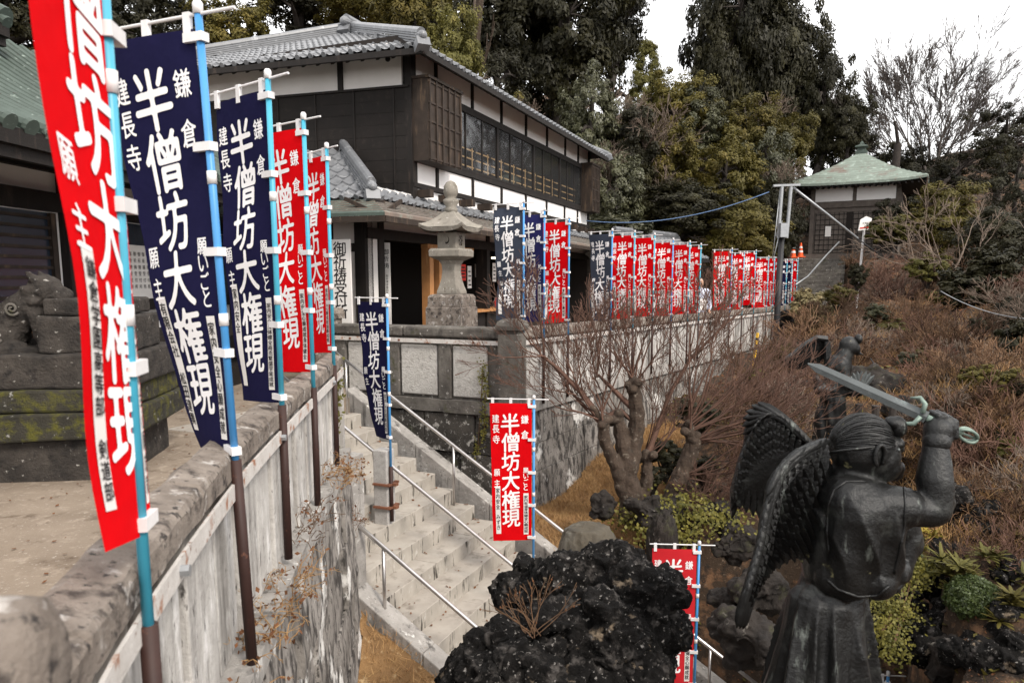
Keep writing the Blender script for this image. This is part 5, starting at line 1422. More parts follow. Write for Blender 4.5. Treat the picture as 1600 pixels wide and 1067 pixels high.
b = MB(); b.ell(S(1402, 702, -.075), (.012, .02, .013)); b.build('eye', MT['bronze_pale'], t, smooth=True)
b = MB(); b.ell(S(1404, 890, .07), (.03, .02, .06)); b.build('patina_patch', MT['verdigris'], t, smooth=True)
# collar edges and sleeve hem laid on the cloth
from mathutils.bvhtree import BVHTree
_dg = bpy.context.evaluated_depsgraph_get()
_off = WLOC[t.name]
_bv = BVHTree.FromPolygons([v.co + _off for v in body.data.vertices], [p.vertices[:] for p in body.data.polygons])
def on_body(path, r, lift=.0):
    pts = []
    for (a, c) in zip(path[:-1], path[1:]):
        for f in np.linspace(0, 1, 7)[:-1]:
            d = ray(a[0] + (c[0] - a[0]) * f, a[1] + (c[1] - a[1]) * f).normalized()
            h = _bv.ray_cast(Vector((0, 0, EYE)), d)
            if h[0] is not None and (not pts or (h[0] - pts[-1]).length < .16): pts.append(h[0] - d * lift)
    return pts
b = MB()
for path, r_ in (([(1352, 752), (1322, 752), (1303, 765), (1294, 790), (1292, 830), (1296, 870)], .008), ([(1413, 762), (1415, 790), (1412, 830), (1404, 870), (1396, 900)], .008),
    ([(1292, 905), (1310, 921), (1340, 932), (1372, 930), (1392, 912)], .009)):
    q_ = on_body(path, r_)
    if len(q_) > 2: b.tube(q_, r_, 6)
b.build('hem', MT['bronze'], t, smooth=True)
# wings built of single feathers
def feather(b, p, d, n, L_, w_, th=.006, bend=.0):
    d = d.normalized(); s_ = d.cross(n).normalized(); n = s_.cross(d).normalized()
    ks = [(0, .35), (.25, .9), (.6, 1), (.85, .75), (1, .12)]
    vs = []
    for f, ww_ in ks:
        c = p + d * L_ * f + n * (-bend * f * f)
        vs += [c - s_ * w_ * ww_ / 2, c + n * th, c + s_ * w_ * ww_ / 2, c - n * th]
    fs = []
    for k in range(4):
        for i in range(4): fs.append((k * 4 + i, k * 4 + (i + 1) % 4, k * 4 + 4 + (i + 1) % 4, k * 4 + 4 + i))
    b.add(vs, fs + [(3, 2, 1, 0), (16, 17, 18, 19)])
def wing(name, lead, trail, dy0, dy1, seed, nrm):
    """lead / trail: matching outlines in pixels; feathers run from the leading edge to the trailing one"""
    rnd = random.Random(seed)
    n = 40
    def interp(L, f):
        x = f * (len(L) - 1); i = min(int(x), len(L) - 2); k = x - i
        return Vector(L[i]).lerp(Vector(L[i + 1]), k)
    b = MB()
    Ld = [S(u, v, dy) for u, v, dy in lead]; Tr = [S(u, v, dy) for u, v, dy in trail]
    # membrane with thickness
    us, vs_ = np.linspace(0, 1, 26), np.linspace(0, 1, 8)
    fn = lambda o: (lambda f, g: interp(Ld, f).lerp(interp(Tr, f), g) + nrm * (o + .035 * math.sin(g * PI)))
    b.grid(fn(.012), us, vs_); b.grid(fn(-.012), us, vs_)
    # primaries
    for k in range(16):
        f = .12 + .86 * k / 15; p = interp(Ld, f); e = interp(Tr, min(1, f + .06)); feather(b, p + nrm * (.012 + .0012 * k), e - p, nrm, (e - p).length * 1.04 + .02, .075, .006)
    for row in range(6):
        g = .05 + .09 * row
        for k in range(20):
            f = (k + .5 * (row % 2)) / 20; p = interp(Ld, f).lerp(interp(Tr, f), g); e = interp(Tr, min(1, f + .04)); d_ = (e - p); pn = interp(Ld, min(1, f + .1)) - interp(Ld, max(0, f - .1))
            feather(b, p + nrm * (.045 - .003 * row), d_.normalized() * .8 + pn.normalized() * .6, nrm, .075, .052, .008, .012)
    o = b.build(name, MT['bronze'], t, smooth=False)
    b = MB(); b.tube([interp(Ld, f) + nrm * .01 for f in np.linspace(0, 1, 24)], [.016 + .012 * math.sin(min(1, f * 2.2) * PI / 2) - .016 * max(0, f - .3) for f in np.linspace(0, 1, 24)], 10)
    for row in range(4):     # overlapping feathers lying along the leading edge
        for k in range(24 if row < 3 else 14):
            f = (k + .33 * row) / 25; p = interp(Ld, f); e_ = interp(Tr, f); ins = (e_ - p).normalized() if (e_ - p).length > .03 else Vector((0, 0, 0)); pn = interp(Ld, min(1, f + .12)) - interp(Ld, max(0, f - .05))
            feather(b, p + nrm * (.03 - .004 * row) + ins * (.024 * row - .012), pn, nrm, .13 + .09 * f, .05, .007, .02)
    b.build('wing_arm', MT['bronze'], o, smooth=True)
    return o
wn_ = Vector((-.75, -.62, .2)).normalized()
wing('wing', [(1296, 690, -.02), (1262, 702, -.12), (1222, 735, -.2), (1204, 790, -.24), (1194, 850, -.26), (1180, 900, -.28), (1170, 932, -.28)],
     [(1300, 730, .0), (1296, 800, .02), (1288, 850, .02), (1268, 872, -.04), (1236, 872, -.12), (1200, 895, -.22), (1176, 930, -.27)], 0, 0, 1, wn_)
wing('wing', [(1288, 720, .18), (1262, 690, .24), (1232, 660, .3), (1210, 648, .34), (1188, 662, .38), (1168, 705, .44), (1150, 770, .48)],
     [(1290, 760, .2), (1282, 790, .26), (1262, 800, .3), (1238, 800, .34), (1212, 806, .4), (1186, 800, .44), (1156, 786, .48)], 0, 0, 2, wn_)
# rock it stands on
def boulder(name, label, cat, c, rad, seed, m, sub=5, amp=.35, scale=1.3, fine=.12, group=None, rz=0, cut=None, parent=None, base=None):
    bm = bmesh.new(); bmesh.ops.create_icosphere(bm, subdivisions=sub, radius=1)
    sv = Vector((seed * 7.3, seed * 3.1, seed * 1.7)); Rz = Matrix.Rotation(rz, 3, 'Z')
    for v in bm.verts:
        d = v.co.normalized()
        n = mnoise.fractal(d * scale + sv, .9, 2.2, 4); n2 = 1 - abs(mnoise.noise(d * scale * 4.5 + sv)) * 2; n3 = 1 - 2 * abs(mnoise.noise(d * scale * 11 + sv)); n4 = mnoise.noise(d * scale * 22 + sv)
        r = 1 + amp * n + fine * n2 + fine * .55 * n3 + fine * .25 * n4
        p = Vector((d.x * rad[0] * r, d.y * rad[1] * r, d.z * rad[2] * r))
        v.co = Rz @ p
    me = bpy.data.meshes.new(name); bm.to_mesh(me); bm.free()
    o = finish(me, name, MT[m], None, smooth=True)
    o.location = c
    tag(o, label, cat, group)
    return o
boulder('rock', 'dark rock under the skirt of the near bronze figure', 'rock', tuple(S(1268, 1330, .1)), (.55, .5, .35), 3, 'rock')

# ---------------------------------------------------------------- the far winged figure
t = thing('tengu_statue', 'smaller dark bronze winged figure farther off, standing behind the sword of the near one', 'statue', tuple(at(1295, 720, 11.0)))
F = lambda u, v, dy=0: at(u, v, 11.0 + dy)
q = 11.0 / FPX; b = MB()
def cf(a, c, r0, r1, n=12): b.caps(F(*a), F(*c), r0 * q, r1 * q, n)
b.ell(F(1326, 541), (15 * q, 13 * q, 16 * q)); b.ell(F(1334, 545), (10 * q, 10 * q, 9 * q)); cf((1338, 547), (1343, 546), 5, 2); cf((1335, 551), (1349, 554), 4, 2)
cf((1320, 552), (1312, 580), 13, 17); b.ell(F(1306, 572), (18 * q, 20 * q, 17 * q)); cf((1312, 570, -.1), (1322, 600, -.12), 11, 10); cf((1308, 585), (1300, 625), 20, 18)
cf((1322, 600, -.12), (1342, 606, -.12), 8, 6); cf((1330, 612, -.1), (1350, 612, -.1), 8, 6); cf((1280, 608, -.1), (1318, 612, -.1), 9, 8); cf((1276, 590, -.1), (1292, 622, -.1), 6, 8)
cf((1302, 625), (1298, 735), 20, 26); cf((1312, 640), (1316, 700), 10, 6); cf((1288, 640), (1276, 735), 12, 16)
def fold2(co, n): return co + n * (.012 * mnoise.noise(co * 7) + .01 * math.sin(co.x * 50 + co.z * 8) * (1 if co.z < .1 else 0))
fuse(b, 'body', MT['bronze'], t, .022, 3, fold2)
b = MB(); b.ell(F(1341, 530), (6 * q, 8 * q, 8 * q), 10, 8); b.build('cap', MT['bronze'], t, smooth=True)
b = MB()
for k in range(7): a = -.7 + k * .23; feather(b, F(1344, 610, -.12), Vector((math.sin(a), -.05, math.cos(a))), Vector((0, -1, 0)), .3, .075, .01)
b.build('feather_fan', MT['bronze_pale'], t)
b = MB()
ld = [(1292, 530), (1276, 528), (1258, 538), (1240, 553), (1226, 562)]; td = [(1290, 552), (1276, 565), (1260, 572), (1243, 572), (1228, 570)]
for k in range(18):
    f = k / 17 * 3.99; i = int(f); g = f - i
    p = F(ld[i][0] + (ld[i + 1][0] - ld[i][0]) * g, ld[i][1] + (ld[i + 1][1] - ld[i][1]) * g, .12); e = F(td[i][0] + (td[i + 1][0] - td[i][0]) * g, td[i][1] + (td[i + 1][1] - td[i][1]) * g, .2)
    feather(b, p, e - p, Vector((0, -1, .1)), (e - p).length * 1.1 + .03, .1, .012)
b.tube([F(u, v, .1) for u, v in ld], [.05, .045, .04, .04, .03], 8); b.tube([F(1292, 534, .1), F(1295, 580, .05)], [.05, .07], 8)
b.build('wing', MT['bronze'], t)
boulder('rock', 'brown rock the smaller bronze figure stands on', 'rock', tuple(F(1295, 770)), (.5, .45, .4), 5, 'rock')

# ---------------------------------------------------------------- rocks
def crag(name, label, c, rad, seed, m, n=60, vox=.012, amp=1.0):
    hard = m != 'lava'
    if hard: n = 9
    rnd = random.Random(seed); b = MB(); c = Vector(c); ra = (rad[0] + rad[1] + rad[2]) / 3
    for k in range(n):
        d = Vector((rnd.gauss(0, 1), rnd.gauss(0, 1), rnd.gauss(0, 1))).normalized(); f = rnd.random() ** .45 * (.5 if hard else .82)
        r = ra * (rnd.uniform(.4, .7) if hard else rnd.uniform(.14, .4))
        b.ell((c.x + d.x * rad[0] * f, c.y + d.y * rad[1] * f, c.z + d.z * rad[2] * f), (r * rnd.uniform(.7, 1.3), r * rnd.uniform(.7, 1.3), r * rnd.uniform(.6, 1.1)), 12, 8)
    def wp(co, n):
        v1 = mnoise.voronoi(co * 7)[0]; v2 = mnoise.voronoi(co * 17)[0]
        if hard:
            v3 = mnoise.voronoi(co * 3.5)[0]
            return co + n * (-.16 * (v3[0] - .35) + .05 * (v1[1] - v1[0] - .25) + .02 * mnoise.noise(co * 22) - .03 * abs(mnoise.noise(co * 7)))
        return co + (n * (-.085 * (v1[1] - v1[0] - .25) - .045 * (v2[1] - v2[0] - .25) + .014 * mnoise.noise(co * 40)) + mnoise.noise_vector(co * 6) * .035) * amp
    o = fuse(b, name, MT[m], None, vox, 2, wp)
    for v in o.data.vertices: v.co -= c
    o.location = c
    return tag(o, label, 'rock')
crag('lava_rock', 'big black porous lava rock in the foreground, right of the stairs', at(940, 980, 4.4), (.56, .5, .48), 1, 'lava', 90)
crag('lava_rock', 'low black lava rock with pale lichen at the bottom edge, before the big one', at(850, 1052, 4.1), (.58, .42, .28), 2, 'lava', 70)
crag('lava_rock', 'rounded black lava hump on the left shoulder of the big rock', at(850, 925, 4.7), (.33, .34, .29), 8, 'lava', 50)
c = at(918, 860, 8.2)
o = boulder('standing_stone', 'upright brown flat topped boulder between the bare maple and the stairs', 'rock', (c.x, c.y, c.z - .1), (.30, .26, .62), 11, 'slab_rock', 5, .16, 1.0, .05)
for v in o.data.vertices:
    v.co.z = min(v.co.z, .38 + .12 * v.co.x + .03 * mnoise.noise(v.co * 5)); v.co.x *= 1.12 - .3 * v.co.z - (.12 * max(0, v.co.z) if v.co.x < 0 else 0)
c = at(1035, 850, 7.9); o = boulder('standing_stone', 'thin pale splintered stone leaning under the maple roots', 'rock', (c.x, c.y, c.z - .1), (.15, .14, .45), 12, 'rock', 5, .2, 1.4, .12)
rk = [ (1010, 790, 8.9, .3, 'rock', 'stone at the foot of the bare maple, left root'), (940, 790, 9.0, .25, 'rock', 'stone sunk in the turf left of the maple'), (1150, 840, 8.4, .3, 'rock', 'dark rock on the bank left of the near figure, above the red banner'), (1195, 905, 7.0, .38, 'rock', 'dark rock behind the long wing tip'), (1140, 930, 7.2, .24, 'rock', 'dark rock beside the faded red banner pole'), (1170, 985, 6.2, .42, 'rock', 'dark rock left of the bronze skirt'), (1120, 800, 9.0, .28, 'rock', 'rock under the drooping maple twigs'),
 (1395, 950, 6.4, .45, 'lava', 'black rock under the golden ivy'), (1440, 905, 6.8, .28, 'lava', 'black rock above the ivy, left of the clipped bush'), (1470, 960, 6.3, .3, 'lava', 'small knobbly black rock right of the ivy'), (1480, 1020, 5.8, .32, 'rock', 'pale split boulder at the foot of the ivy rock'), (1500, 800, 9.0, .5, 'lava', 'tall black lava rock behind the raised elbow'), (1520, 830, 8.6, .35, 'lava', 'black lava rock right of the elbow'), (1490, 870, 7.6, .24, 'lava', 'black lava rock beside the yellow green plant'),
 (1555, 940, 6.8, .27, 'lava', 'wet black rock right of the clipped bush'), (1555, 1010, 6.2, .36, 'lava', 'dark rock low at the right edge'), (1575, 890, 7.6, .3, 'lava', 'black rock above the clipped bush at the right edge'), (1370, 600, 15.0, .9, 'rock', 'pale weathered cliff outcrop behind the two bronze figures'), (1425, 650, 13.0, .8, 'rock', 'brown rock outcrop right of the far figure'), (1240, 610, 15.5, .5, 'rock', 'low rock left of the far figure'), (1230, 500, 25, .5, 'rock', 'dark upright rock at the end of the long wall'),
 (1440, 1000, 6.0, .22, 'lava', 'small black stone below the ivy'), (1060, 800, 9.2, .35, 'rock', 'mossy stone right of the maple trunk')]
for i, (u, v, Y, r_, m, lab) in enumerate(rk):
    p = vis(u, v, Y); rr = random.Random(i); r_ *= p.y / Y
    crag('lava_rock' if m == 'lava' else 'rock', lab, (p.x, p.y, p.z - r_ * .2), (r_ * rr.uniform(.85, 1.2), r_ * rr.uniform(.8, 1.1), r_ * rr.uniform(.7, 1.0)), 20 + i, m, 26, max(.014, r_ * .045), 1.0 if m == 'lava' else .8)

# ---------------------------------------------------------------- utility pole, cables
b0, b1, b2 = at(1208, 600, 22), at(1222, 352, 22), at(1231, 292, 22)
t = thing('utility_pole', 'black utility pole with two galvanised struts and a crossarm behind the last banners', 'utility pole', tuple(b0))
b = MB(); b.tube([b0 + Vector((0, 0, -1)), b1], [.1, .085], 14); b.build('pole', MT['black_metal'], t, smooth=True)
b = MB(); b.tube([at(1216, 372, 21.9), at(1222, 292, 21.9)], .05, 10); b.build('strut', MT['galvanised'], t)
b = MB(); b.tube([at(1229, 372, 21.9), at(1236, 292, 21.9)], .05, 10); b.build('strut', MT['galvanised'], t)
b = MB(); b.bar(at(1208, 290.5, 21.9), at(1250, 289, 21.9), .09, .06); b.build('crossarm', MT['galvanised'], t)
b = MB()
for v in (352, 366): p = at(1221, v, 21.95); b.tube([p - Vector((0, 0, .05)), p + Vector((0, 0, .05))], .16, 14)
b.build('clamp', MT['galvanised'], t)
b = MB(); b.box(at(1224, 360, 21.75), (.22, .2, .4)); b.build('junction_box', MT['galvanised'], t)
def cable(label, pts, r, m, cat='cable'):
    b = MB(); b.tube(pts, r, 6); return tag(b.build('cable', MT[m], smooth=True), label, cat)
def sag(a, c, s_, n=16): return [a.lerp(c, i / n) - Vector((0, 0, s_ * 4 * (i / n) * (1 - i / n))) for i in range(n + 1)]
cable('blue and white power cable sagging from the office to the utility pole', sag(at(916, 345, 24.0), at(1202, 300, 22), .35), .013, 'blue_cable')
cable('thin grey steel pipe brace running down from the crossarm to the hillside', [at(1240, 294, 22), at(1290, 333, 22.5), at(1340, 373, 23)], .038, 'galvanised', 'brace')
cable('thin dark wire continuing from the pipe brace into the slope', [at(1340, 373, 23), at(1372, 396, 23.4)], .014, 'black_metal')
cable('thin guy wire left of the utility pole', [at(1219, 295, 22), at(1207, 405, 21.6)], .012, 'galvanised')
cable('second thin guy wire close to the utility pole', [at(1222, 345, 22), at(1208, 408, 21.6)], .012, 'galvanised')
cable('thin grey handrail pipe beside the hill steps', [at(1243, 445, 27), at(1262, 432, 28), at(1290, 400, 30), at(1311, 378, 31)], .03, 'galvanised', 'handrail')
cable('thin pale wire crossing the brown slope on the right', sag(at(1470, 455, 16), at(1600, 498, 14), .1), .01, 'galvanised')
cable('slack dark rope across the slope behind the near figure', sag(at(1360, 560, 15), at(1480, 660, 12), .2), .012, 'black_metal')
t = thing('yellow_stake', 'yellow banded stake leaning against the long wall above the maple', 'stake', tuple(at(1177, 576, 17.5)))
b = MB(); b.tube([at(1176, 578, 17.5), at(1184, 520, 17.6)], .035, 8); b.build('stake', MT['yellow_paint'], t)
b = MB()
for k in (.25, .55, .8): p = at(1176, 578, 17.5).lerp(at(1184, 520, 17.6), k); b.tube([p, p + Vector((.006, 0, .06))], .038, 8)
b.build('band', MT['black_metal'], t)
for i, (u, v, Y) in enumerate(((1364, 700, 13), (1391, 695, 12.5), (1264, 510, 24), (1338, 690, 12.8))):
    p = vis(u, v, Y); t = thing('fence_post', ('dark wooden fence post right of the far figure', 'dark short fence post beyond the sword', 'dark fence post at the end of the long wall', 'dark fence post close behind the far figure')[i], 'post', (p.x, p.y, p.z - .3))
    b = MB(); b.tube([p - Vector((0, 0, .8)), p + Vector((0, 0, .55))], .05, 8); b.build('shaft', MT['bark_dark'], t)
    b = MB(); b.tube([p + Vector((0, 0, .551)), p + Vector((0, 0, .57))], .055, 8); b.build('top', MT['bark_dark'], t)

# ---------------------------------------------------------------- person behind the red banners
pp_ = at(1093, 470, 18.2); PX, PYY = pp_.x, pp_.y
t = thing('person', 'person in a pale shirt standing on the terrace in the gap between the red banners', 'person', (PX, PYY, 0))
b = MB()
for sx in (-.1, .1):
    b.caps((PX + sx, PYY, .08), (PX + sx * .9, PYY + .02, .48), .05, .065); b.caps((PX + sx * .9, PYY + .02, .48), (PX + sx * .85, PYY, .86), .07, .095); b.ell((PX + sx, PYY - .06, .05), (.05, .13, .05))
b.caps((PX, PYY, .9), (PX, PYY, 1.28), .15, .17); b.caps((PX - .14, PYY, 1.34), (PX + .14, PYY, 1.34), .08, .08)
b.caps((PX, PYY, 1.38), (PX, PYY, 1.48), .06, .055); b.ell((PX, PYY - .01, 1.57), (.078, .095, .118)); b.ell((PX + .0, PYY - .105, 1.555), (.015, .02, .02))
for sx in (-1, 1):
    b.caps((PX + sx * .2, PYY, 1.33), (PX + sx * .26, PYY + .02, 1.06), .055, .045); b.caps((PX + sx * .26, PYY + .02, 1.06), (PX + sx * .2, PYY - .16, .9), .043, .033); b.ell((PX + sx * .19, PYY - .2, .87), (.035, .06, .04))
    for k in range(5): b.caps((PX + sx * .19 + (k - 2) * .014, PYY - .23, .865), (PX + sx * .185 + (k - 2) * .016, PYY - .285 + .02 * abs(k - 1.6), .84), .0085, .008, 8)
fuse(b, 'body', MT['skin'], t, .011, 2)
b = MB(); b.caps((PX, PYY + .0, .95), (PX, PYY, 1.27), .175, .19); b.caps((PX - .17, PYY, 1.345), (PX + .17, PYY, 1.345), .09, .09)
for sx in (-1, 1): b.caps((PX + sx * .205, PYY, 1.33), (PX + sx * .262, PYY + .02, 1.06), .072, .062); b.caps((PX + sx * .262, PYY + .02, 1.06), (PX + sx * .215, PYY - .12, .93), .058, .048)
fuse(b, 'shirt', MT['shirt'], t, .014, 3, lambda co, n: co + n * .006 * mnoise.noise(co * 9))
b = MB()
for sx in (-.1, .1): b.caps((PX + sx, PYY, .1), (PX + sx * .9, PYY + .02, .48), .075, .085); b.caps((PX + sx * .9, PYY + .02, .48), (PX + sx * .85, PYY, .88), .09, .115)
b.caps((PX - .06, PYY, .92), (PX + .06, PYY, .92), .13, .13); fuse(b, 'trousers', MT['trousers'], t, .014, 3)
b = MB(); b.ell((PX, PYY + .02, 1.605), (.09, .1, .1)); b.ell((PX, PYY + .05, 1.56), (.085, .07, .1)); fuse(b, 'hair', MT['hair'], t, .012, 2)
c = at(1096, 476, 17.6)
t = thing('notice_stand', 'low white metal notice box on the wall below the person', 'sign', tuple(c))
b = MB(); b.box(c, (.32, .04, .26), R(30)); b.build('panel', MT['paper'], t)
b = MB()
for sx in (-.15, .15): b.tube([c + Vector((sx * .86, sx * .5, .16)), c + Vector((sx * .86, sx * .5, -.5))], .016, 8)
b.tube([c + Vector((-.13, -.075, .15)), c + Vector((.13, .075, .15))], .014, 8); b.build('frame', MT['galvanised'], t)
# ---------------------------------------------------------------- plants
def leaf_mesh(name, P, Nn, size, aspect=1.9, rng=None, droop=0, m='leaf_dark', bend=.1):
    """one mesh of pointed leaves at P facing Nn"""
    rng = rng or np.random.default_rng(1)
    n = len(P)
    Nn = Nn / np.maximum(np.linalg.norm(Nn, axis=1, keepdims=True), 1e-6)
    rv = rng.normal(size=(n, 3)); rv[:, 2] -= droop
    T = np.cross(Nn, np.cross(rv, Nn)); T /= np.maximum(np.linalg.norm(T, axis=1, keepdims=True), 1e-6)
    B = np.cross(Nn, T)
    sz = size * rng.uniform(.65, 1.35, (n, 1))
    L_, W_ = sz * aspect / 2, sz / 2
    V = np.empty((n, 4, 3), np.float32)
    V[:, 0] = P - T * L_; V[:, 1] = P + B * W_ - Nn * sz * bend * .5; V[:, 2] = P + T * L_ - Nn * sz * bend; V[:, 3] = P - B * W_ - Nn * sz * bend * .5
    F = np.arange(n * 4).reshape(n, 4)
    return mesh_np(name, V.reshape(-1, 3), F)
def crown_points(rng, nclump, per, rclump, kind='round', hollow=.45):
    """points and normals of leaves in a unit crown (radius 1, height -1..1)"""
    cs = []
    while len(cs) < nclump:
        d = rng.normal(size=3); d /= np.linalg.norm(d)
        r = hollow + (1 - hollow) * rng.uniform() ** .6
        p = d * r
        if kind == 'round':
            k = .75 + .4 * mnoise.noise(Vector(p * 1.7 + 11))
            p = p * k * 1.1
        elif kind == 'cone':
            z = rng.uniform(-1, 1); rad = (1 - (z + 1) / 2) ** .7 * .95 + .08; a = rng.uniform(0, 2 * PI); rr = rad * rng.uniform(.35, 1) ** .6
            p = np.array([rr * math.cos(a), rr * math.sin(a), z - .12 * rr])
        cs.append(p)
    cs = np.array(cs)
    P = []; N = []
    for c in cs:
        rc = rclump * rng.uniform(.6, 1.4)
        q = rng.normal(size=(per, 3)); q /= np.linalg.norm(q, axis=1, keepdims=True)
        rr = rng.uniform(.25, 1, (per, 1)) ** .5
        off = q * rr * rc
        off[:, 2] *= .72 if kind == 'round' else .5
        if kind == 'cone':
            out = np.array([c[0], c[1], 0]); out /= max(np.linalg.norm(out), 1e-3)
            off += out * rng.uniform(-.6, .9, (per, 1)) * rc; off[:, 2] -= .35 * np.abs(rng.uniform(-1, 1, per)) * rc
        P.append(c + off)
        N.append(q * .7 + np.array([0, 0, .55]) + c / max(np.linalg.norm(c), .2) * .5 + rng.normal(size=(per, 3)) * .35)
    return np.concatenate(P), np.concatenate(N)
CROWN = {}
def crown_proto(key, seed, nclump, per, rcl, leaf, kind, m, aspect=1.9, droop=0, hollow=.45):
    rng = np.random.default_rng(seed)
    P, N = crown_points(rng, nclump, per, rcl, kind, hollow)
    me = leaf_mesh('crown', P, N, leaf, aspect, rng, droop)
    CROWN[key] = me
for i in range(3): crown_proto(('dark', i), 10 + i, 170, 170, .16, .028, 'round', 'leaf_dark', 2.2)
for i in range(3): crown_proto(('round', i), 20 + i, 140, 150, .16, .034, 'round', 'leaf_olive', 2.0, hollow=.5)
for i in range(2): crown_proto(('cone', i), 30 + i, 300, 130, .12, .02, 'cone', 'leaf_dark', 3.0, .8)
for i in range(2): crown_proto(('airy', i), 40 + i, 70, 130, .15, .028, 'round', 'leaf_dark', 2.4, hollow=.55)
for i in range(2): crown_proto(('shrub', i), 50 + i, 80, 110, .2, .07, 'round', 'leaf_olive', 2.0, hollow=.55)

SHARED = {}
# ---- bare wood
def segs_mesh(name, segs, n=3):
    A = np.array([s[0] for s in segs], np.float64); B = np.array([s[1] for s in segs], np.float64)
    ra = np.array([s[2] for s in segs])[:, None]; rb = np.array([s[3] for s in segs])[:, None]
    d = B - A; d /= np.maximum(np.linalg.norm(d, axis=1, keepdims=True), 1e-9)
    h = np.where(np.abs(d[:, 2:3]) > .9, np.array([[1., 0, 0]]), np.array([[0, 0, 1.]]))
    u = np.cross(d, h); u /= np.linalg.norm(u, axis=1, keepdims=True); w_ = np.cross(d, u)
    V = np.empty((len(segs), 2, n, 3))
    for k in range(n):
        a = 2 * PI * k / n; o = u * math.cos(a) + w_ * math.sin(a)
        V[:, 0, k] = A + o * ra; V[:, 1, k] = B + o * rb
    I = np.arange(len(segs) * 2 * n).reshape(len(segs), 2, n)
    F = [np.stack([I[:, 0, k], I[:, 0, (k + 1) % n], I[:, 1, (k + 1) % n], I[:, 1, k]], -1) for k in range(n)]
    return mesh_np(name, V.reshape(-1, 3), np.concatenate(F))
def grow(out, rnd, p, d, L, r, depth, spread=.6, up=.12, kids=(2, 3), ratio=.72, wig=.12, minr=.003, steps=3, rr=.62, side=.5):
    p = Vector(p); d = Vector(d).normalized()
    for i in range(steps):
        d2 = (d + Vector((rnd.gauss(0, wig), rnd.gauss(0, wig), rnd.gauss(0, wig) + up * .4))).normalized()
        q = p + d2 * (L / steps)
        r2 = max(minr, r * (1 - .28 / steps * 1.2))
        out.append((tuple(p), tuple(q), r, r2))
        if depth > 0 and i > 0 and rnd.random() < side:
            sd_ = Vector((rnd.gauss(0, 1), rnd.gauss(0, 1), rnd.gauss(0, 1))).cross(d2)
            if sd_.length > 1e-3: grow(out, rnd, q, d2 + sd_.normalized() * spread * rnd.uniform(.8, 1.5), L * ratio * rnd.uniform(.5, .9), max(minr, r2 * .5), depth - 1, spread, up, kids, ratio, wig, minr, steps, rr, side)
        p, d, r = q, d2, r2
    if depth > 0:
        for k in range(rnd.randint(*kids)):
            sd_ = Vector((rnd.gauss(0, 1), rnd.gauss(0, 1), rnd.gauss(0, .7))).cross(d)
            if sd_.length < 1e-3: continue
            grow(out, rnd, p, d + sd_.normalized() * spread * rnd.uniform(.4, 1.1) + Vector((0, 0, up)), L * ratio * rnd.uniform(.75, 1.15), max(minr, r * rr), depth - 1, spread, up, kids, ratio, wig, minr, steps, rr, side)

# ---- trees of the hill: (kind, px u, v, distance, half width px, half height px, material, label)
def tree(kind, u, v, Y, rx, rz, m, label, trunk='bark_dark', name='tree', cat='tree', group='trees on the hill', var=[0]):
    var[0] += 1
    keys = [k for k in CROWN if k[0] == kind]; key = keys[var[0] % len(keys)]
    c = at(u, v, Y); k = Y / FPX; ax, az = rx * k, rz * k
    g = min(hz(c.x, c.y), c.z - az * .9)
    if c.y < 30 and inside(c.x, c.y, TERR): g = 0
    rnd = random.Random(var[0])
    t = thing(name, label, cat, (c.x, c.y, g), group)
    if (key, m) not in SHARED:
        SHARED[(key, m)] = CROWN[key].copy(); SHARED[(key, m)].materials.clear(); SHARED[(key, m)].materials.append(MT[m])
    o = bpy.data.objects.new('crown', SHARED[(key, m)]); C.objects.link(o); o.parent = t
    o.location = (0, 0, c.z - g); o.scale = (ax, ax * rnd.uniform(.75, .95), az); o.rotation_euler = (0, 0, rnd.uniform(0, 6.28))
    WLOC[o.name] = Vector()
    # trunk and limbs
    segs = []; H = c.z - g; r0 = max(.05, .035 * (H + az))
    p = Vector((0, 0, -.3)); n = 6; top = H + az * .55
    pts = [Vector((rnd.gauss(0, .04) * top * .5 * (i > 0), rnd.gauss(0, .03) * top * .5 * (i > 0), -.3 + (top + .3) * i / n)) for i in range(n + 1)]
    for i in range(n): segs.append((tuple(pts[i]), tuple(pts[i + 1]), r0 * (1 - i / n * .8), r0 * (1 - (i + 1) / n * .8)))
    for j in range(9):
        b_ = pts[2 + j % (n - 2)]; a = j * 2.4
        e = b_ + Vector((math.cos(a) * ax * .6, math.sin(a) * ax * .5, az * rnd.uniform(-.1, .4)))
        mid = b_.lerp(e, .5) + Vector((0, 0, az * .08))
        segs.append((tuple(b_), tuple(mid), r0 * .4, r0 * .25)); segs.append((tuple(mid), tuple(e), r0 * .25, r0 * .06))
        for h in range(3): e2 = e + Vector((rnd.gauss(0, .16) * ax, rnd.gauss(0, .16) * ax, rnd.uniform(-.1, .2) * az)); segs.append((tuple(mid.lerp(e, .5)), tuple(e2), r0 * .14, r0 * .03))
    finish(segs_mesh('trunk', segs, 6), 'trunk', MT[trunk], t, smooth=True)
    return t
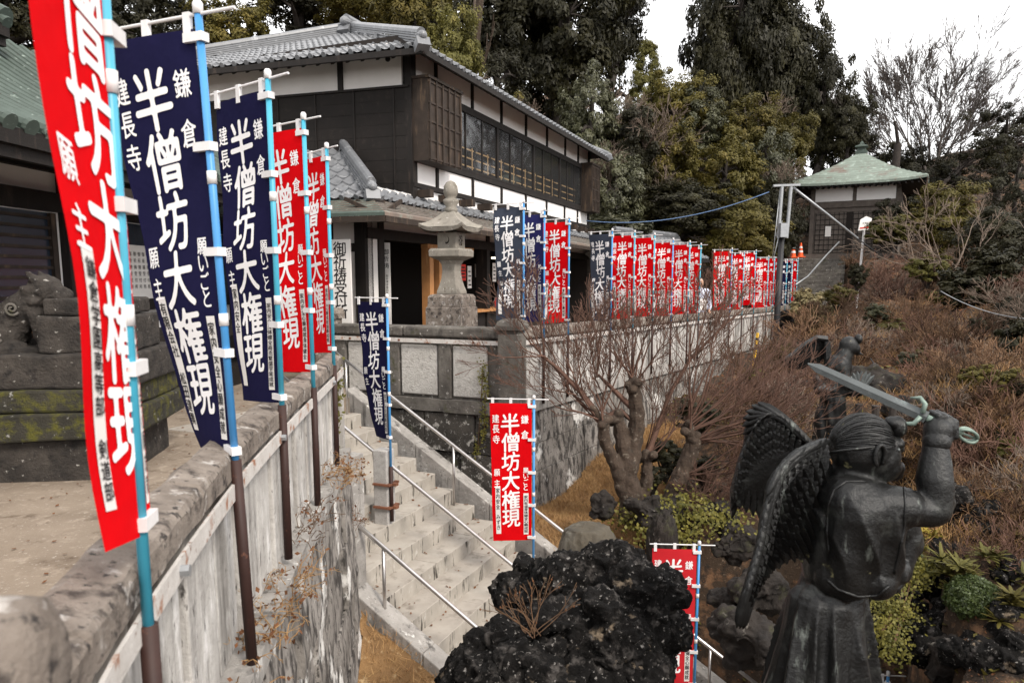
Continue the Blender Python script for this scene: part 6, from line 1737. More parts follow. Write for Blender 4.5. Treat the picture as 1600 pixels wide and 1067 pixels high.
TREES = [
 ('round', 365, 60, 33, 85, 75, 'leaf_olive', 'olive tree behind the office roof, leftmost above the banners'),
 ('dark', 255, 45, 34, 95, 100, 'leaf_dark', 'dark tree behind the two nearest navy banners'),
 ('dark', 150, 60, 31, 90, 110, 'leaf_dark', 'dark tree behind the nearest red banner'),
 ('dark', 470, -20, 37, 110, 80, 'leaf_dark', 'dark tree behind the office roof, left of the apex'),
 ('round', 560, -10, 34, 90, 60, 'leaf_olive', 'olive tree just above the apex of the office roof'),
 ('round', 650, 25, 31, 75, 85, 'leaf_olive', 'olive tree right of the office roof apex'),
 ('round', 712, 85, 28, 58, 85, 'leaf_yellow', 'yellow green tree rising right behind the office roof corner'),
 ('dark', 800, -10, 40, 120, 150, 'leaf_dark', 'very dark tall tree behind the middle of the office roof'),
 ('dark', 875, 60, 39, 115, 150, 'leaf_dark', 'very dark tall evergreen with sky glinting through its crown'),
 ('airy', 775, 140, 36, 75, 90, 'leaf_dark', 'airy dark tree low behind the office eave'),
 ('dark', 960, 10, 41, 70, 120, 'leaf_dark', 'dark evergreen left of the white gap in the trees'),
 ('cone', 1012, 148, 35, 52, 75, 'leaf_yellow', 'sunlit yellow green conifer under the white gap of sky'),
 ('round', 790, 205, 31, 60, 60, 'leaf_olive', 'olive shrubby tree just over the middle of the office eave'),
 ('round', 920, 190, 29, 66, 85, 'leaf_grey', 'grey green camellia right of the office eave end'),
 ('round', 985, 230, 30, 60, 70, 'leaf_dark', 'dark shrubby tree above the sagging blue cable'),
 ('round', 960, 300, 27, 62, 75, 'leaf_grey', 'grey green tree beside the far end of the office'),
 ('round', 1040, 255, 31, 66, 70, 'leaf_olive', 'olive tree in the middle of the slope, above the red banners'),
 ('round', 1088, 195, 34, 66, 62, 'leaf_grey', 'grey green round tree below the tall cypresses'),
 ('round', 1165, 205, 34, 66, 66, 'leaf_olive', 'olive brown round tree below the tallest cypress'),
 ('round', 1130, 280, 31, 70, 75, 'leaf_olive', 'olive tree left of the utility pole crossarm'),
 ('round', 1200, 285, 32, 58, 90, 'leaf_grey', 'grey green tree right behind the utility pole'),
 ('dark', 1065, 335, 28, 90, 60, 'leaf_dark', 'dark green tree over the tiled shelter'),
 ('dark', 1150, 370, 28, 80, 70, 'leaf_olive', 'dark olive tree behind the pair of red banners'),
 ('dark', 1215, 345, 30, 50, 70, 'leaf_dark', 'dark tree in the shade left of the pavilion'),
 ('shrub', 970, 358, 25, 55, 28, 'leaf_grey', 'low grey green shrub below the blue cable'),
 ('dark', 1150, 70, 43, 92, 200, 'leaf_dark', 'tallest dark evergreen, right of the white gap of sky'),
 ('dark', 1122, 100, 42, 54, 125, 'leaf_dark', 'dark evergreen at the left of the tall group'),
 ('dark', 1225, 125, 42, 75, 150, 'leaf_dark', 'dark evergreen in the middle of the tall group'),
 ('dark', 1190, 130, 44, 95, 130, 'leaf_dark', 'dark broad crown filling the tall cypress group'),
 ('dark', 1285, 170, 41, 52, 105, 'leaf_dark', 'dark evergreen at the right end of the tall group, beside the bare tree'),
 ('dark', 1325, 200, 40, 50, 60, 'leaf_dark', 'dark foliage above the pavilion roof'),
 ('airy', 1345, 250, 42, 80, 60, 'leaf_dark', 'thin dark tree right behind the pavilion apex'),
 ('dark', 1430, 275, 39, 60, 52, 'leaf_dark', 'dark tree right of the pavilion roof'),
 ('airy', 1500, 270, 42, 80, 60, 'leaf_dark', 'airy dark tree under the crown of the bare tree'),
 ('airy', 1570, 215, 36, 75, 65, 'leaf_dark', 'pine like airy tree at the upper right edge'),
 ('airy', 1590, 300, 33, 60, 70, 'leaf_dark', 'airy dark tree at the right edge below the pine'),
 ('round', 1475, 335, 31, 66, 62, 'leaf_olive', 'olive tree on the slope right of the pavilion'),
 ('dark', 1560, 380, 26, 80, 66, 'leaf_dark', 'dark green tree at the right edge of the slope'),
 ('round', 1400, 345, 31, 45, 40, 'leaf_dark', 'dark shrubby tree touching the right side of the pavilion'),
 ('dark', 1590, 520, 17, 60, 66, 'leaf_dark', 'dark bush halfway down the right edge'),
 ('dark', 1330, 350, 40, 90, 90, 'leaf_dark', 'dark tree mass behind the pavilion walls'),
 ('dark', 1000, 340, 33, 90, 90, 'leaf_dark', 'dark tree behind the shrubs at the end of the office'),
 ('dark', 900, 280, 34, 90, 110, 'leaf_dark', 'dark tree hidden behind the end of the office'),
 ('dark', 1195, 140, 46, 115, 150, 'leaf_dark', 'dark tree at the back between the gap and the cypresses'),
 ('dark', 640, -60, 42, 120, 110, 'leaf_dark', 'dark tree high behind the office roof apex'),
]
for T in TREES: tree(*T)
tree('dark', 10, 40, 26, 110, 120, 'leaf_dark', 'dark tree behind the temple roof at the upper left corner')
tree('round', 1062, 165, 34, 58, 56, 'leaf_olive', 'olive brown tree just right of the white gap, below the dark evergreens')
tree('round', 1235, 225, 34, 46, 56, 'leaf_olive', 'olive tree above the left eave of the pavilion')
# ---- tall bare trunk seen above the office
def bare(name, label, cat, base, m, segs, n=5, group=None, sub='branches', gnarl=False):
    t = thing(name, label, cat, base, group)
    big = [s for s in segs if s[2] > .05]; small = [s for s in segs if s[2] <= .05]
    if big and gnarl:
        b = MB(); B0 = Vector(base)
        for s in big: b.caps(Vector(s[0]) + B0, Vector(s[1]) + B0, s[2], s[3], 12)
        fuse(b, 'trunk', MT['bark'], t, .016, 1, lambda co, n: co + n * (.022 * mnoise.noise(co * 9) + .012 * mnoise.noise(Vector((co.x * 24, co.y * 24, co.z * 6)))))
    elif big: finish(segs_mesh('trunk', big, 8), 'trunk', MT[m], t, smooth=True)
    if small: finish(segs_mesh(sub, small, 3), sub, MT[m], t, smooth=True)
    return t
# the big leafless tree right of the pavilion
rnd = random.Random(8); sg_ = []
p0 = at(1452, 275, 42.0); g = hz(p0.x, p0.y); H0_ = p0.z - g
sg_.append(((0, 0, -.3), (0.1, 0, H0_ * .55), .34, .26))
for k in range(11):      # a fan of long limbs
    an = R(-68 + 136 * k / 10); d = (math.sin(an), rnd.uniform(-.35, .35), math.cos(an) * .9 + .15)
    grow(sg_, rnd, (0.1, 0, H0_ * (.35 + .25 * (k % 3) / 2)), d, 3.0 * (1 - .12 * abs(k - 5) / 5), .09, 5, .36, .03, (2, 3), .72, .05, .010, 5, .62, .5)
bare('bare_tree', 'large leafless grey tree fanning out against the white sky right of the pavilion', 'tree', (p0.x, p0.y, g), 'twig_dark', sg_)
rnd = random.Random(18); sg_ = []
p0 = at(1388, 330, 38.0); g = hz(p0.x, p0.y)
grow(sg_, rnd, (0, 0, -.3), (-.02, 0, 1), at(1388, 215, 38.0).z - g, .26, 1, .5, .1, (1, 2), .2, .06, .05, 5, .5, .5)
bare('bare_tree', 'broken thick trunk with few branches behind the pavilion roof, left of the large bare tree', 'tree', (p0.x, p0.y, g), 'bark_dark', sg_)
rnd = random.Random(19); sg_ = []
p0 = at(722, 110, 36.0); g = hz(p0.x, p0.y)
grow(sg_, rnd, (0, 0, -.3), (.12, 0, 1), at(722, -120, 36.0).z - g, .22, 2, .5, .1, (2, 3), .4, .05, .03, 5, .5, .4)
bare('bare_tree', 'slanting bare trunk high above the corner of the office roof', 'tree', (p0.x, p0.y, g), 'bark', sg_)

# ---- the pollarded maple on the turf
p0 = at(990, 800, 9.5); g = p0.z - .15
segs = []
def V_(u, v, dy=0): return at(u, v, 9.5 + dy) - Vector((p0.x, p0.y, g))
def limb(pts, rs):
    for (a, c, r0, r1) in zip(pts[:-1], pts[1:], rs[:-1], rs[1:]):
        n = 4
        for k in range(n):
            f, h = k / n, (k + 1) / n
            jit = lambda x: Vector((.015 * mnoise.noise(Vector((x * 9, r0 * 50, 1))), 0, 0))
            segs.append((tuple(a.lerp(c, f) + jit(f) * (k > 0)), tuple(a.lerp(c, h) + jit(h) * (k < n - 1)), r0 + (r1 - r0) * f, r0 + (r1 - r0) * h))
rnd = random.Random(33)
limb([V_(988, 812), V_(985, 770), V_(982, 735)], [.19, .15, .12])
limb([V_(982, 740), V_(972, 690), V_(966, 700 - 50)], [.12, .1, .07]); 
limb([V_(982, 735), V_(992, 690, .05), V_(996, 640), V_(990, 600)], [.13, .11, .1, .085])
limb([V_(975, 770), V_(960, 720, -.1), V_(945, 690, -.15), V_(942, 655, -.2)], [.1, .085, .08, .07])
limb([V_(998, 790, .1), V_(1012, 750, .1), V_(1010, 715, .1)], [.1, .085, .06])
limb([V_(1040, 800, .2), V_(1065, 740, .2), V_(1085, 690, .2), V_(1075, 670, .2)], [.12, .11, .1, .08])
limb([V_(945, 660, -.2), V_(905, 610, -.3), V_(870, 575, -.4), V_(852, 560, -.4)], [.055, .04, .03, .02]); limb([V_(992, 640), V_(960, 610), V_(935, 585, .1)], [.05, .035, .02])
limb([V_(945, 655), V_(968, 640), V_(985, 655)], [.045, .04, .035])
limb([V_(1010, 715, .1), V_(1050, 610, .3), V_(1080, 560, .4), V_(1130, 510, .5), V_(1165, 480, .6)], [.05, .035, .028, .02, .01])
heads = [((942, 655, -.2), [(-.6, -.2, .9), (-.9, 0, .5), (-.2, -.3, 1), (.1, 0, 1.1), (-1, -.2, .1)], 1.0), ((990, 600, 0), [(-.3, 0, 1), (.1, -.2, 1.2), (.4, 0, 1), (-.6, -.2, .8), (.0, .3, 1.3), (.7, -.1, .6)], 1.0), ((966, 650, 0), [(-.4, -.2, 1), (-.8, .2, .7)], .8), ((852, 560, -.4), [(-.7, 0, .8), (-.2, 0, 1), (-.9, -.1, .2)], .8), ((905, 610, -.3), [(-.3, -.2, 1), (.2, 0, 1.1), (-.8, 0, .5)], .8), ((935, 585, .1), [(-.3, .1, 1), (.1, 0, 1.1)], .9),
  ((1010, 715, .1), [(.5, -.2, .9), (.9, -.2, .5), (.2, -.1, 1.1)], 1.0), ((1075, 670, .2), [(.3, -.2, 1), (.8, 0, .8), (1, -.3, .5), (-.2, 0, 1.1), (1.2, .1, .4), (1.2, -.3, .2), (.6, .2, 1)], 1.35), ((1085, 690, .2), [(1.2, -.1, .45), (1.2, .1, .25), (1.1, -.4, .05), (1, .2, .6), (.9, -.2, .7)], 1.5), ((1080, 560, .4), [(.4, 0, 1), (-.2, 0, 1), (.8, .1, .6)], .9), ((1130, 510, .5), [(.5, 0, .8), (.1, 0, 1)], .7),
  ((1045, 790, .1), [(.8, -.6, -.1), (1.1, -.4, -.15), (.3, -.8, -.1), (1.2, -.2, .1), (1.0, -.5, .2)], 1.0), ((1065, 740, .2), [(1.2, -.4, .1), (1, -.5, .35), (1.2, 0, .3)], 1.1)]
for (u, v, dy), ds, k in heads:
    for d in ds:
        for rep in range(2):
            dd = Vector(d) + Vector((rnd.gauss(0, .18), rnd.gauss(0, .18), rnd.gauss(0, .12)))
            grow(segs, rnd, V_(u, v, dy) + Vector((rnd.gauss(0, .03), rnd.gauss(0, .03), rnd.gauss(0, .03))), dd, .6 * k * rnd.uniform(.7, 1.15), .014 * k, 3, .55, .12, (2, 3), .68, .1, .0032, 4, .6, .5)
t = bare('maple_tree', 'pollarded leafless maple with thick knobbly limbs and red brown twigs on the turf', 'tree', (p0.x, p0.y, g), 'twig_red', segs, gnarl=True)
# knobs where the limbs were cut
rnd = random.Random(3)
for (u, v, dy), ds, k in heads[:3] + heads[6:9]:
    b = MB()
    for j in range(6): c = V_(u, v, dy); b.ell((c.x + rnd.gauss(0, .04) + p0.x, c.y + rnd.gauss(0, .04) + p0.y, c.z + rnd.gauss(0, .04) + g), (.065, .065, .06), 10, 7)
    fuse(b, 'knob', MT['bark'], t, .014, 2)

# ---- leafless brushwood of the slope
TW = {}
for i in range(5):
    rnd = random.Random(60 + i); s_ = []
    for k in range(9):
        a = rnd.uniform(0, 6.28); e = rnd.uniform(.2, 1.0)
        grow(s_, rnd, (rnd.gauss(0, .06), rnd.gauss(0, .06), -.05), (math.cos(a) * e, math.sin(a) * e, rnd.uniform(.5, 1)), .44, .017, 3, .6, .05, (2, 3), .74, .13, .0052, 4, .62, .5)
    TW[i] = segs_mesh('twigs', s_, 3)
    L_ = []
def brush(u, v, Y, size, m, label, i, leaves=False):
    p = vis(u, v, Y) if v > 330 and u > 1000 else at(u, v, Y); size *= p.y / Y
    rnd = random.Random(i * 13)
    me = TW[i % 5]
    if me.materials: 
        key = (i % 5, m)
        if key not in TW: TW[key] = me.copy(); TW[key].materials[0] = MT[m]
        me = TW[key]
    else: me.materials.append(MT[m])
    o = bpy.data.objects.new('bare_shrub', me); C.objects.link(o)
    o.location = (p.x, p.y, p.z - size * .45); o.scale = (size, size, size * rnd.uniform(.75, 1.0)); o.rotation_euler = (0, 0, rnd.uniform(0, 6.28))
    tag(o, label, 'shrub', 'leafless shrubs covering the slope')
LABS = 'tangled leafless brown shrub among many alike on the slope around the bronze figures'
rnd = random.Random(77); n = 0
TWM = ['twig_brown', 'twig_red', 'twig_grey', 'twig_brown']
BR = []
for row, (v0, Y, sz) in enumerate(((418, 29, 1.9), (440, 27, 1.9), (465, 25, 1.9), (490, 22, 1.8), (515, 20, 1.7), (540, 18, 1.6), (565, 16, 1.4), (590, 14.5, 1.3), (620, 13, 1.2), (655, 11.8, 1.1), (690, 10.8, 1.0), (725, 10, .9), (760, 9.2, .85), (800, 8.4, .75), (840, 7.8, .7), (885, 7.2, .6))):
    u = (1350 if row < 2 else 1320 if row < 4 else 1275) + (row % 2) * 25
    st = sz * FPX / Y * .62
    while u < 1660:
        if rnd.random() > .22 and not (row >= 8 and u < 1400) and not (row >= 12 and u < 1530): BR.append((u + rnd.uniform(-14, 14), v0 + rnd.uniform(-10, 10), Y * rnd.uniform(.95, 1.05), sz * rnd.uniform(.55, 1.0)))
        u += st
for u, v, Y, s_ in [(1170, 560, 16, 1.1), (1215, 590, 15.5, 1.2), (1190, 630, 13.5, 1.2), (1240, 650, 13, 1.2), (1205, 680, 12, 1.1), (1150, 640, 13, 1.0), (1265, 600, 14, 1.1), (1250, 700, 11.5, 1.0), (1225, 720, 10.5, .9), (1170, 720, 10.5, .9), (1130, 760, 9.5, .8), (1275, 570, 17, 1.2), (1005, 210, 30, 2.2), (960, 165, 31, 2.0), (1225, 275, 31, 1.3), (1195, 170, 36, 1.6), (780, 170, 30, 2.0), (740, 150, 29, 1.6), (1040, 290, 30, 1.6), (950, 260, 27, 1.5), (1545, 560, 12, 1.1), (1590, 640, 10, 1.0), (1560, 720, 8.5, .9), (1600, 760, 8, .9), (1590, 840, 7, .8), (1520, 740, 9, .8), (1540, 640, 10.5, 1.0), (1470, 740, 9.5, .8), (1500, 690, 10, 1.0), (1560, 680, 9, 1.0), (1600, 700, 8.5, 1.0), (1450, 690, 11, 1.0), (1545, 780, 7.8, .8), (1590, 800, 7.4, .8), (1600, 880, 6.6, .7), (1480, 640, 12, 1.1), (1530, 600, 12.5, 1.1), (1580, 580, 11.5, 1.1), (1420, 640, 13, 1.1), (1440, 600, 14, 1.1), (1500, 560, 15, 1.2), (1560, 520, 15, 1.3), (1400, 560, 17, 1.2), (1470, 530, 17, 1.3), (1350, 530, 19, 1.2), (1430, 500, 20, 1.4), (1320, 480, 22, 1.4), (1385, 465, 24, 1.5), (1580, 460, 18, 1.4)]: BR.append((u, v, Y, s_))
BR = [q for q in BR if not (1325 < q[0] < 1440 and 565 < q[1] < 690)]
for i, (u, v, Y, s_) in enumerate(BR): brush(u, v, Y, s_, TWM[i % 4] if v > 330 else 'twig_grey', LABS if v > 330 else 'greyish leafless shrub among the evergreens of the hill', i)
# pale twisted shrub on the slope right of the pavilion
rnd = random.Random(91); s_ = []
p = at(1480, 420, 24.0); g = p.z - .4
for k in range(7): grow(s_, rnd, (0, 0, -.2), (rnd.uniform(-1, 1), rnd.uniform(-.5, .3), rnd.uniform(.5, 1)), 1.3, .045, 4, .6, .06, (2, 2), .7, .16, .008, 3, .62, .4)
finish_ = bare('bare_shrub', 'pale twisted leafless shrub standing out on the slope right of the pavilion', 'shrub', (p.x, p.y, g), 'twig_grey', s_)

# ---- named small plants
def leafy(name, label, u, v, Y, rx, rz, m, kind='shrub', cat='shrub', seed=0):
    c = vis(u, v, Y); k = c.y / FPX
    keys = [q for q in CROWN if q[0] == kind]
    t = thing(name, label, cat, (c.x, c.y, c.z - rz * k * .55))
    me = CROWN[keys[seed % len(keys)]].copy(); me.materials.clear(); me.materials.append(MT[m])
    o = bpy.data.objects.new('foliage', me); C.objects.link(o); o.parent = t
    o.location = (0, 0, rz * k); o.scale = (rx * k, rx * k, rz * k); o.rotation_euler = (0, 0, seed)
    s_ = []; rnd = random.Random(seed)
    for j in range(10): a = j * 2.4; s_.append(((0, 0, -.15), (math.cos(a) * rx * k * .6, math.sin(a) * rx * k * .6, rz * k * rnd.uniform(.6, 1.6)), .02, .006))
    finish(segs_mesh('stems', s_, 5), 'stems', MT['bark_dark'], t)
    return t
rng = np.random.default_rng(5)      # clipped bush: even shell of small leaves
q = rng.normal(size=(9000, 3)); q /= np.linalg.norm(q, axis=1, keepdims=True); rr = .8 + .2 * rng.uniform(size=(9000, 1)) ** .5
rr *= np.array([[1 + .22 * mnoise.noise(Vector(x * 2.5)) + .1 * mnoise.noise(Vector(x * 6))] for x in q])
CROWN[('clipped', 0)] = leaf_mesh('foliage', q * rr, q + rng.normal(size=q.shape) * .6, .07, 1.8, rng)
leafy('clipped_bush', 'round dense green bush on the slope right of the bronze figure', 1518, 948, 6.2, 40, 36, 'leaf_green', 'clipped', 'bush', 1)
leafy('variegated_shrub', 'pale yellowish broad leaved shrub at the end of the long wall', 1268, 500, 24, 38, 34, 'leaf_variegated', 'shrub', 'shrub', 2)
leafy('small_shrub', 'small round green bush at the top of the maple twigs beside the yellow stake', 1178, 590, 15.5, 18, 14, 'leaf_yellow', 'shrub', 'shrub', 3)
leafy('fern_bush', 'bright green ferny bush below the guide sign', 1385, 372, 26, 38, 22, 'leaf_yellow', 'shrub', 'shrub', 4)
leafy('fern_bush', 'yellow green ferny growth right of the guide sign, higher up', 1430, 358, 26, 34, 22, 'leaf_olive', 'shrub', 'shrub', 5)
for u, v, Y, rx, rz, lab in ((1040, 725, 10.5, 34, 30, 'dark green leafy shrub behind the maple limbs, upper one'), (1195, 660, 12, 26, 22, 'dark green shrub among the brushwood left of the far figure'), (1090, 660, 12, 40, 26, 'dark green shrub against the long wall, right of the maple'), (1590, 560, 15, 40, 46, 'dark shrub at the right edge of the slope'), (1510, 470, 20, 50, 36, 'dark low shrub on the slope below the pale twisted one'), (1560, 440, 20, 50, 40, 'dark shrub near the right edge, upper slope'), (1195, 860, 7.6, 12, 10, 'small green tuft left of the bronze skirt'), (1100, 740, 10, 26, 20, 'low dark evergreen under the long maple branches'), (1020, 750, 10, 22, 18, 'small evergreen between the maple limbs')):
    leafy('evergreen_shrub', lab, u, v, Y, rx, rz, 'leaf_dark' if Y > 8 else 'leaf_green', 'shrub', 'shrub', int(u))
for i, (u, v, Y) in enumerate(((1470, 600, 15), (1530, 640, 12), (1575, 690, 10), (1440, 560, 18), (1520, 520, 18), (1580, 750, 8.5), (1555, 860, 7.4), (1400, 520, 20), (1340, 440, 25), (1465, 470, 22), (1600, 620, 11))):
    leafy('evergreen_shrub', 'small dark evergreen shrub among the leafless brush of the slope', u, v, Y, 16 + 5 * (i % 4), 12 + 4 * (i % 3), ('leaf_dark', 'leaf_olive')[i % 2], 'shrub', 'shrub', i)['group'] = 'evergreen shrubs among the brush'
GREEN = [(1310, 470, 23, 26), (1370, 500, 20, 24), (1450, 430, 24, 34), (1525, 600, 13, 30), (1490, 660, 11, 26), (1590, 720, 8.6, 34), (1545, 700, 9.5, 26), (1420, 575, 16, 24), (1300, 600, 14, 20), (1565, 610, 11.5, 34), (1480, 780, 9, 24), (1600, 850, 7, 36), (1230, 560, 17, 22)]
for i, (u, v, Y, r_) in enumerate(GREEN):
    leafy('evergreen_shrub', 'yellowish green leafy shrub among the leafless brush of the slope', u, v, Y, r_, r_ * .75, ('leaf_olive', 'leaf_grey', 'leaf_yellow')[i % 3], 'shrub', 'shrub', i + 3)['group'] = 'evergreen shrubs among the brush'
# strap leaved rosettes
def rosette(name, label, u, v, Y, n, L_, m, seed, heads_=6, spread=.3):
    p = vis(u, v, Y); L_ *= p.y / Y; spread *= p.y / Y; rnd = random.Random(seed)
    t = thing(name, label, 'plant', tuple(p))
    for h in range(heads_):
        b = MB(); c = p + Vector((rnd.uniform(-spread, spread), rnd.uniform(-spread, spread) * .6, rnd.uniform(-.1, .22)))
        for k in range(n):
            a = k * 2.4 + rnd.uniform(0, .4); e = rnd.uniform(.15, 1.1)
            feather(b, c, Vector((math.cos(a) * math.cos(e), math.sin(a) * math.cos(e), math.sin(e))), Vector((-math.cos(a) * math.sin(e), -math.sin(a) * math.sin(e), math.cos(e))), L_ * rnd.uniform(.7, 1.15), L_ * .2, .002, L_ * .25)
        b.build('leaf_rosette', MT[m], t)
    b = MB()
    for h in range(3): b.tube([p + Vector((rnd.uniform(-spread, spread), 0, -.3)), p + Vector((rnd.uniform(-spread, spread) * .5, 0, .02))], .012, 6)
    b.build('stems', MT['bark_dark'], t)
rosette('yellow_plant', 'strap leaved plant with golden yellow rosettes right of the bronze sleeve', 1468, 862, 6.8, 22, .13, 'leaf_gold', 1, 7, .2)
rosette('green_plant', 'narrow leaved green plant below the golden one', 1530, 905, 7.0, 26, .17, 'leaf_yellow', 2, 12, .36)
rosette('green_plant', 'narrow leaved grey green plant at the right edge, beside the clipped bush', 1590, 950, 6.6, 26, .17, 'leaf_olive', 3, 10, .25)
rosette('green_plant', 'small dark strap leaved plant at the foot of the golden one', 1440, 880, 6.7, 20, .14, 'leaf_green', 4, 5, .12)
# creepers: leaves spread over rocks and walls
def creeper(name, label, pts, spread, count, size, m, seed, cat='creeper'):
    rng = np.random.default_rng(seed); P = []
    for i in range(count):
        p = pts[rng.integers(len(pts))]; P.append([p.x + rng.normal() * spread[0], p.y + rng.normal() * spread[1], p.z + rng.normal() * spread[2]])
    P = np.array(P); N = rng.normal(size=P.shape) * .6 + np.array([0, -.8, .6])
    t = thing(name, label, cat, tuple(pts[0]))
    me = leaf_mesh('leaves', P - np.array(pts[0]), N, size, 1.3, rng); finish(me, 'leaves', MT[m], t)
    s_ = []
    rnd = random.Random(seed)
    for a, c in zip(pts[:-1], pts[1:]): s_.append((tuple(a - pts[0]), tuple(c - pts[0]), .008, .006))
    if not s_: s_.append(((0, 0, -.2), (0, 0, .1), .008, .005))
    finish(segs_mesh('vines', s_, 5), 'vines', MT['twig_brown'], t)
    return t
creeper('ivy', 'golden tinted ivy draped over the dark rock below the bronze sleeve', [vis(1400, 905, 6.15), vis(1385, 940, 6.0), vis(1410, 960, 6.0), vis(1378, 985, 5.9), vis(1425, 900, 6.2), vis(1395, 1010, 5.85), vis(1440, 890, 6.3)], (.08, .06, .08), 2400, .022, 'ivy_leaf', 1)
creeper('ivy', 'yellow green creeper hanging at the end of the near wall', [at(523, 590, 6.25), at(521, 620, 6.25), at(518, 650, 6.2), at(512, 690, 6.15), at(508, 730, 6.1)], (.035, .04, .07), 700, .03, 'leaf_yellow', 2)
creeper('ivy', 'moss green creeper on the rocks under the maple', [at(1040, 830, 8.6), at(1000, 810, 9.2), at(1070, 790, 9.0), at(1120, 810, 8.6)], (.22, .2, .08), 1800, .035, 'ivy_leaf', 3)
creeper('ivy', 'ivy running down beside the panels of the front wall', [FW(.38, .06, .1), FW(.36, .1, -.2), FW(.4, .06, -.5), FW(.5, .06, -.75), FW(.42, .05, .35)], (.03, .02, .1), 420, .025, 'ivy_leaf', 4)
# dead weeds along the ledge of the near wall
def weeds(label, base, n, h, seed, spread, m='leaf_dry'):
    rnd = random.Random(seed); s_ = []
    for k in range(n): 
        o = Vector((rnd.gauss(0, spread[0]), rnd.gauss(0, spread[1]), rnd.gauss(0, .03)))
        grow(s_, rnd, o, (rnd.gauss(.25, .4), rnd.gauss(0, .4), rnd.uniform(-.1, 1)), h * .42 * rnd.uniform(.4, 1), .0028, 2, .7, -.15, (0, 2), .6, .25, .0011, 3, .7, .3)
    t = thing('dead_weeds', label, 'weeds', tuple(base), 'dead weeds on the near wall')
    finish(segs_mesh('stalks', s_, 3), 'stalks', MT['straw' if seed % 3 else 'twig_brown'], t)
    rng = np.random.default_rng(seed); P = np.array([s[1] for s in s_])[rng.integers(0, len(s_), int(len(s_) * .13))] + rng.normal(size=(int(len(s_) * .13), 3)) * .012
    finish(leaf_mesh('dry_leaves', P, rng.normal(size=P.shape), .016, 1.6, rng), 'dry_leaves', MT[m], t)
for i, (s, z, n, h, lab) in enumerate(((1.1, .17, 30, .2, 'dead brown weeds at the foot of the nearest pole'), (2.55, .16, 46, .26, 'dead weeds on the ledge between the second and third near poles'), (3.1, .1, 50, .3, 'large tangle of dead weeds hanging from the ledge below the third near pole'), (3.9, .17, 40, .25, 'dead weeds around the foot of the fourth near pole'), (4.9, .2, 44, .26, 'dead weeds on the ledge before the last near pole'), (5.6, .0, 50, .3, 'dead weeds cascading at the far end of the near wall'), (5.9, -.5, 40, .3, 'dried tendrils low on the far end of the near wall'), (1.9, .16, 26, .18, 'thin dry weeds under the second near pole'))):
    weeds(lab, LW(s, .08, z), n, h, i, (.05, .14))
# bare twiggy shrub on the lava rock
rnd = random.Random(4); s_ = []; p = at(832, 990, 3.95)
for k in range(13): grow(s_, rnd, (rnd.gauss(0, .02), rnd.gauss(0, .02), 0), (rnd.uniform(-1, .7), rnd.uniform(-.5, .2), rnd.uniform(.35, 1)), .17, .0042, 2, .4, .1, (1, 2), .7, .1, .0018, 3, .7, .4)
t = bare('bare_shrub', 'small leafless shrub with pinkish buds growing on the black lava rock', 'shrub', tuple(p), 'twig_brown', s_)
for s in s_[::16]:
    b = MB(); b.ell(Vector(s[1]) + p, (.005, .005, .007), 6, 5); b.build('bud', MT['leaf_dry'], t)
# dry grass on the banks, leaf litter on the slope
def blades(name, cells, n, h, m, seed):
    rng = np.random.default_rng(seed); V = np.empty((n, 4, 3))
    ci = rng.integers(0, len(cells), n); P = np.array([tuple(c) for c in cells])[ci] + np.c_[rng.normal(size=(n, 2)) * .09, np.full(n, -.01)]
    a = rng.uniform(0, 6.28, n); hh = h * rng.uniform(.4, 1.3, n); ln = rng.normal(size=(n, 2)) * .75
    t_ = np.c_[ln * hh[:, None], hh]; s_ = np.c_[np.cos(a), np.sin(a), np.zeros(n)] * .004
    V[:, 0] = P - s_; V[:, 1] = P + s_; V[:, 2] = P + t_ + s_ * .3; V[:, 3] = P + t_ - s_ * .3
    o = finish(mesh_np(name, V.reshape(-1, 3), np.arange(n * 4).reshape(n, 4)), name, MT[m])
    struct(o, 'stuff')
blades('dry_grass', TURF_A, 30000, .055, 'straw', 1)
blades('dry_grass', TURF_B, 26000, .065, 'straw', 2)
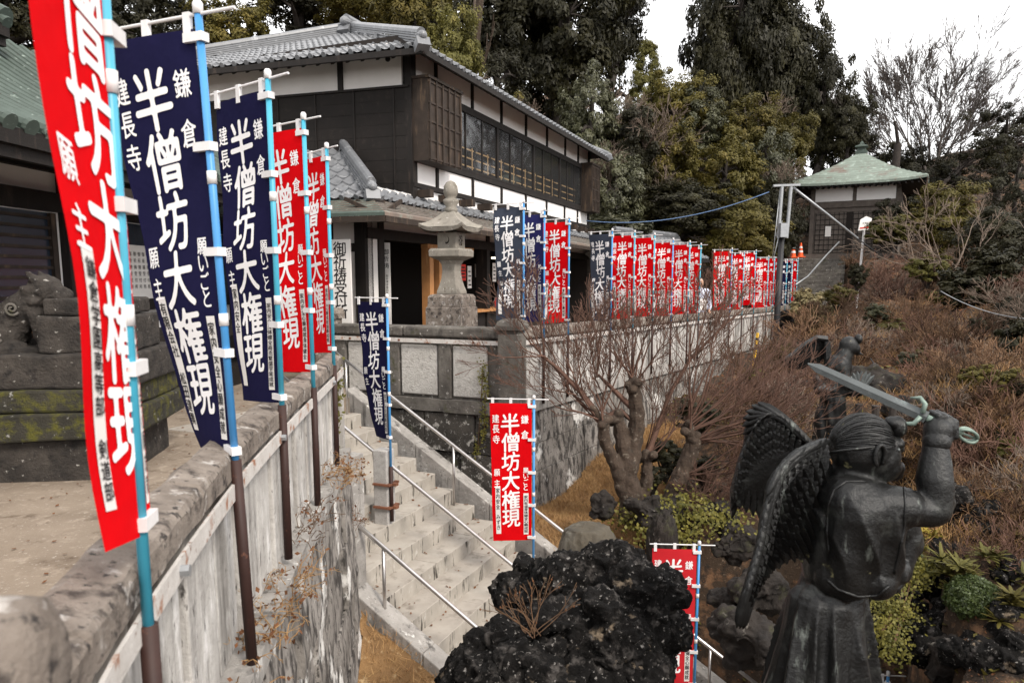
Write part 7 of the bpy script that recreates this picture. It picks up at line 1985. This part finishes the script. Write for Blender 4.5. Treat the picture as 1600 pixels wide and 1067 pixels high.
def litter(name, n, x0, x1, y0, y1, m, size, seed, up=.02):
    rng = np.random.default_rng(seed); X = rng.uniform(x0, x1, n); Y = y0 + (y1 - y0) * rng.uniform(0, 1, n) ** 1.4
    dg = bpy.context.evaluated_depsgraph_get(); gobj = bpy.data.objects['ground']
    P = []
    for x, y in zip(X, Y):
        hit, loc, nor, _ = gobj.ray_cast(Vector((x, y, 60)), Vector((0, 0, -1)))
        if hit and not inside(x, y, TERR):
            rel = Vector((x, y, 0)) - Vector((ST0.x, ST0.y, 0)); s, q = rel.dot(DV), rel.dot(EL)
            if -1.5 < s < 5.4 and -.4 < q < 2.9: continue
            P.append((loc.x, loc.y, loc.z + up))
    P = np.array(P)
    N = rng.normal(size=P.shape) * .5 + np.array([0, 0, 1.])
    struct(finish(leaf_mesh(name, P, N, size, 1.6, rng), name, MT[m]), 'stuff')
litter('fallen_leaves', 26000, 1.5, 12, 4, 16, 'leaf_dry', .018, 3)
litter('fallen_leaves', 9000, 5, 22, 14, 34, 'leaf_dry', .07, 4)
def slope_grass(n, seed):
    rng = np.random.default_rng(seed); cells = []
    for k in range(n):
        p = vis(rng.uniform(1230, 1640), rng.uniform(470, 860), 30)
        if p.y < 29 and p.x > 2.6: cells += [p + Vector((rng.normal() * .16, rng.normal() * .16, .0)) for _ in range(5)]
    return cells
blades('dry_grass', slope_grass(420, 9), 30000, .13, 'straw', 3)
st = []; rng = np.random.default_rng(12)
for k in range(260):
    kk = int(rng.integers(-3, 11)); s_ = kk * TR - TR * (rng.uniform(.02, .98) if k % 2 else rng.uniform(.7, .97)); q_ = rng.uniform(.02, SW - .02) if k % 3 else rng.choice([rng.uniform(.01, .2), rng.uniform(SW - .2, SW)])
    st.append(tuple(SP(s_, q_, -RI * (kk + 4) + .012)))
st = np.array(st)
struct(finish(leaf_mesh('fallen_leaves', st, rng.normal(size=st.shape) * .25 + np.array([0, 0, 1.]), .026, 1.5, rng), 'fallen_leaves', MT['leaf_dry']), 'stuff')
yd = np.array([(x, y, .012) for x, y in rng.uniform((-7, 2.2), (-1.7, 12), (900, 2)) if inside(x, y, TERR) and x < -1.75])
struct(finish(leaf_mesh('fallen_leaves', yd, rng.normal(size=yd.shape) * .2 + np.array([0, 0, 1.]), .02, 1.5, rng), 'fallen_leaves', MT['leaf_dry']), 'stuff')
litter('low_herbs', 3500, 1.8, 11, 5, 16, 'leaf_olive', .05, 6, .04)
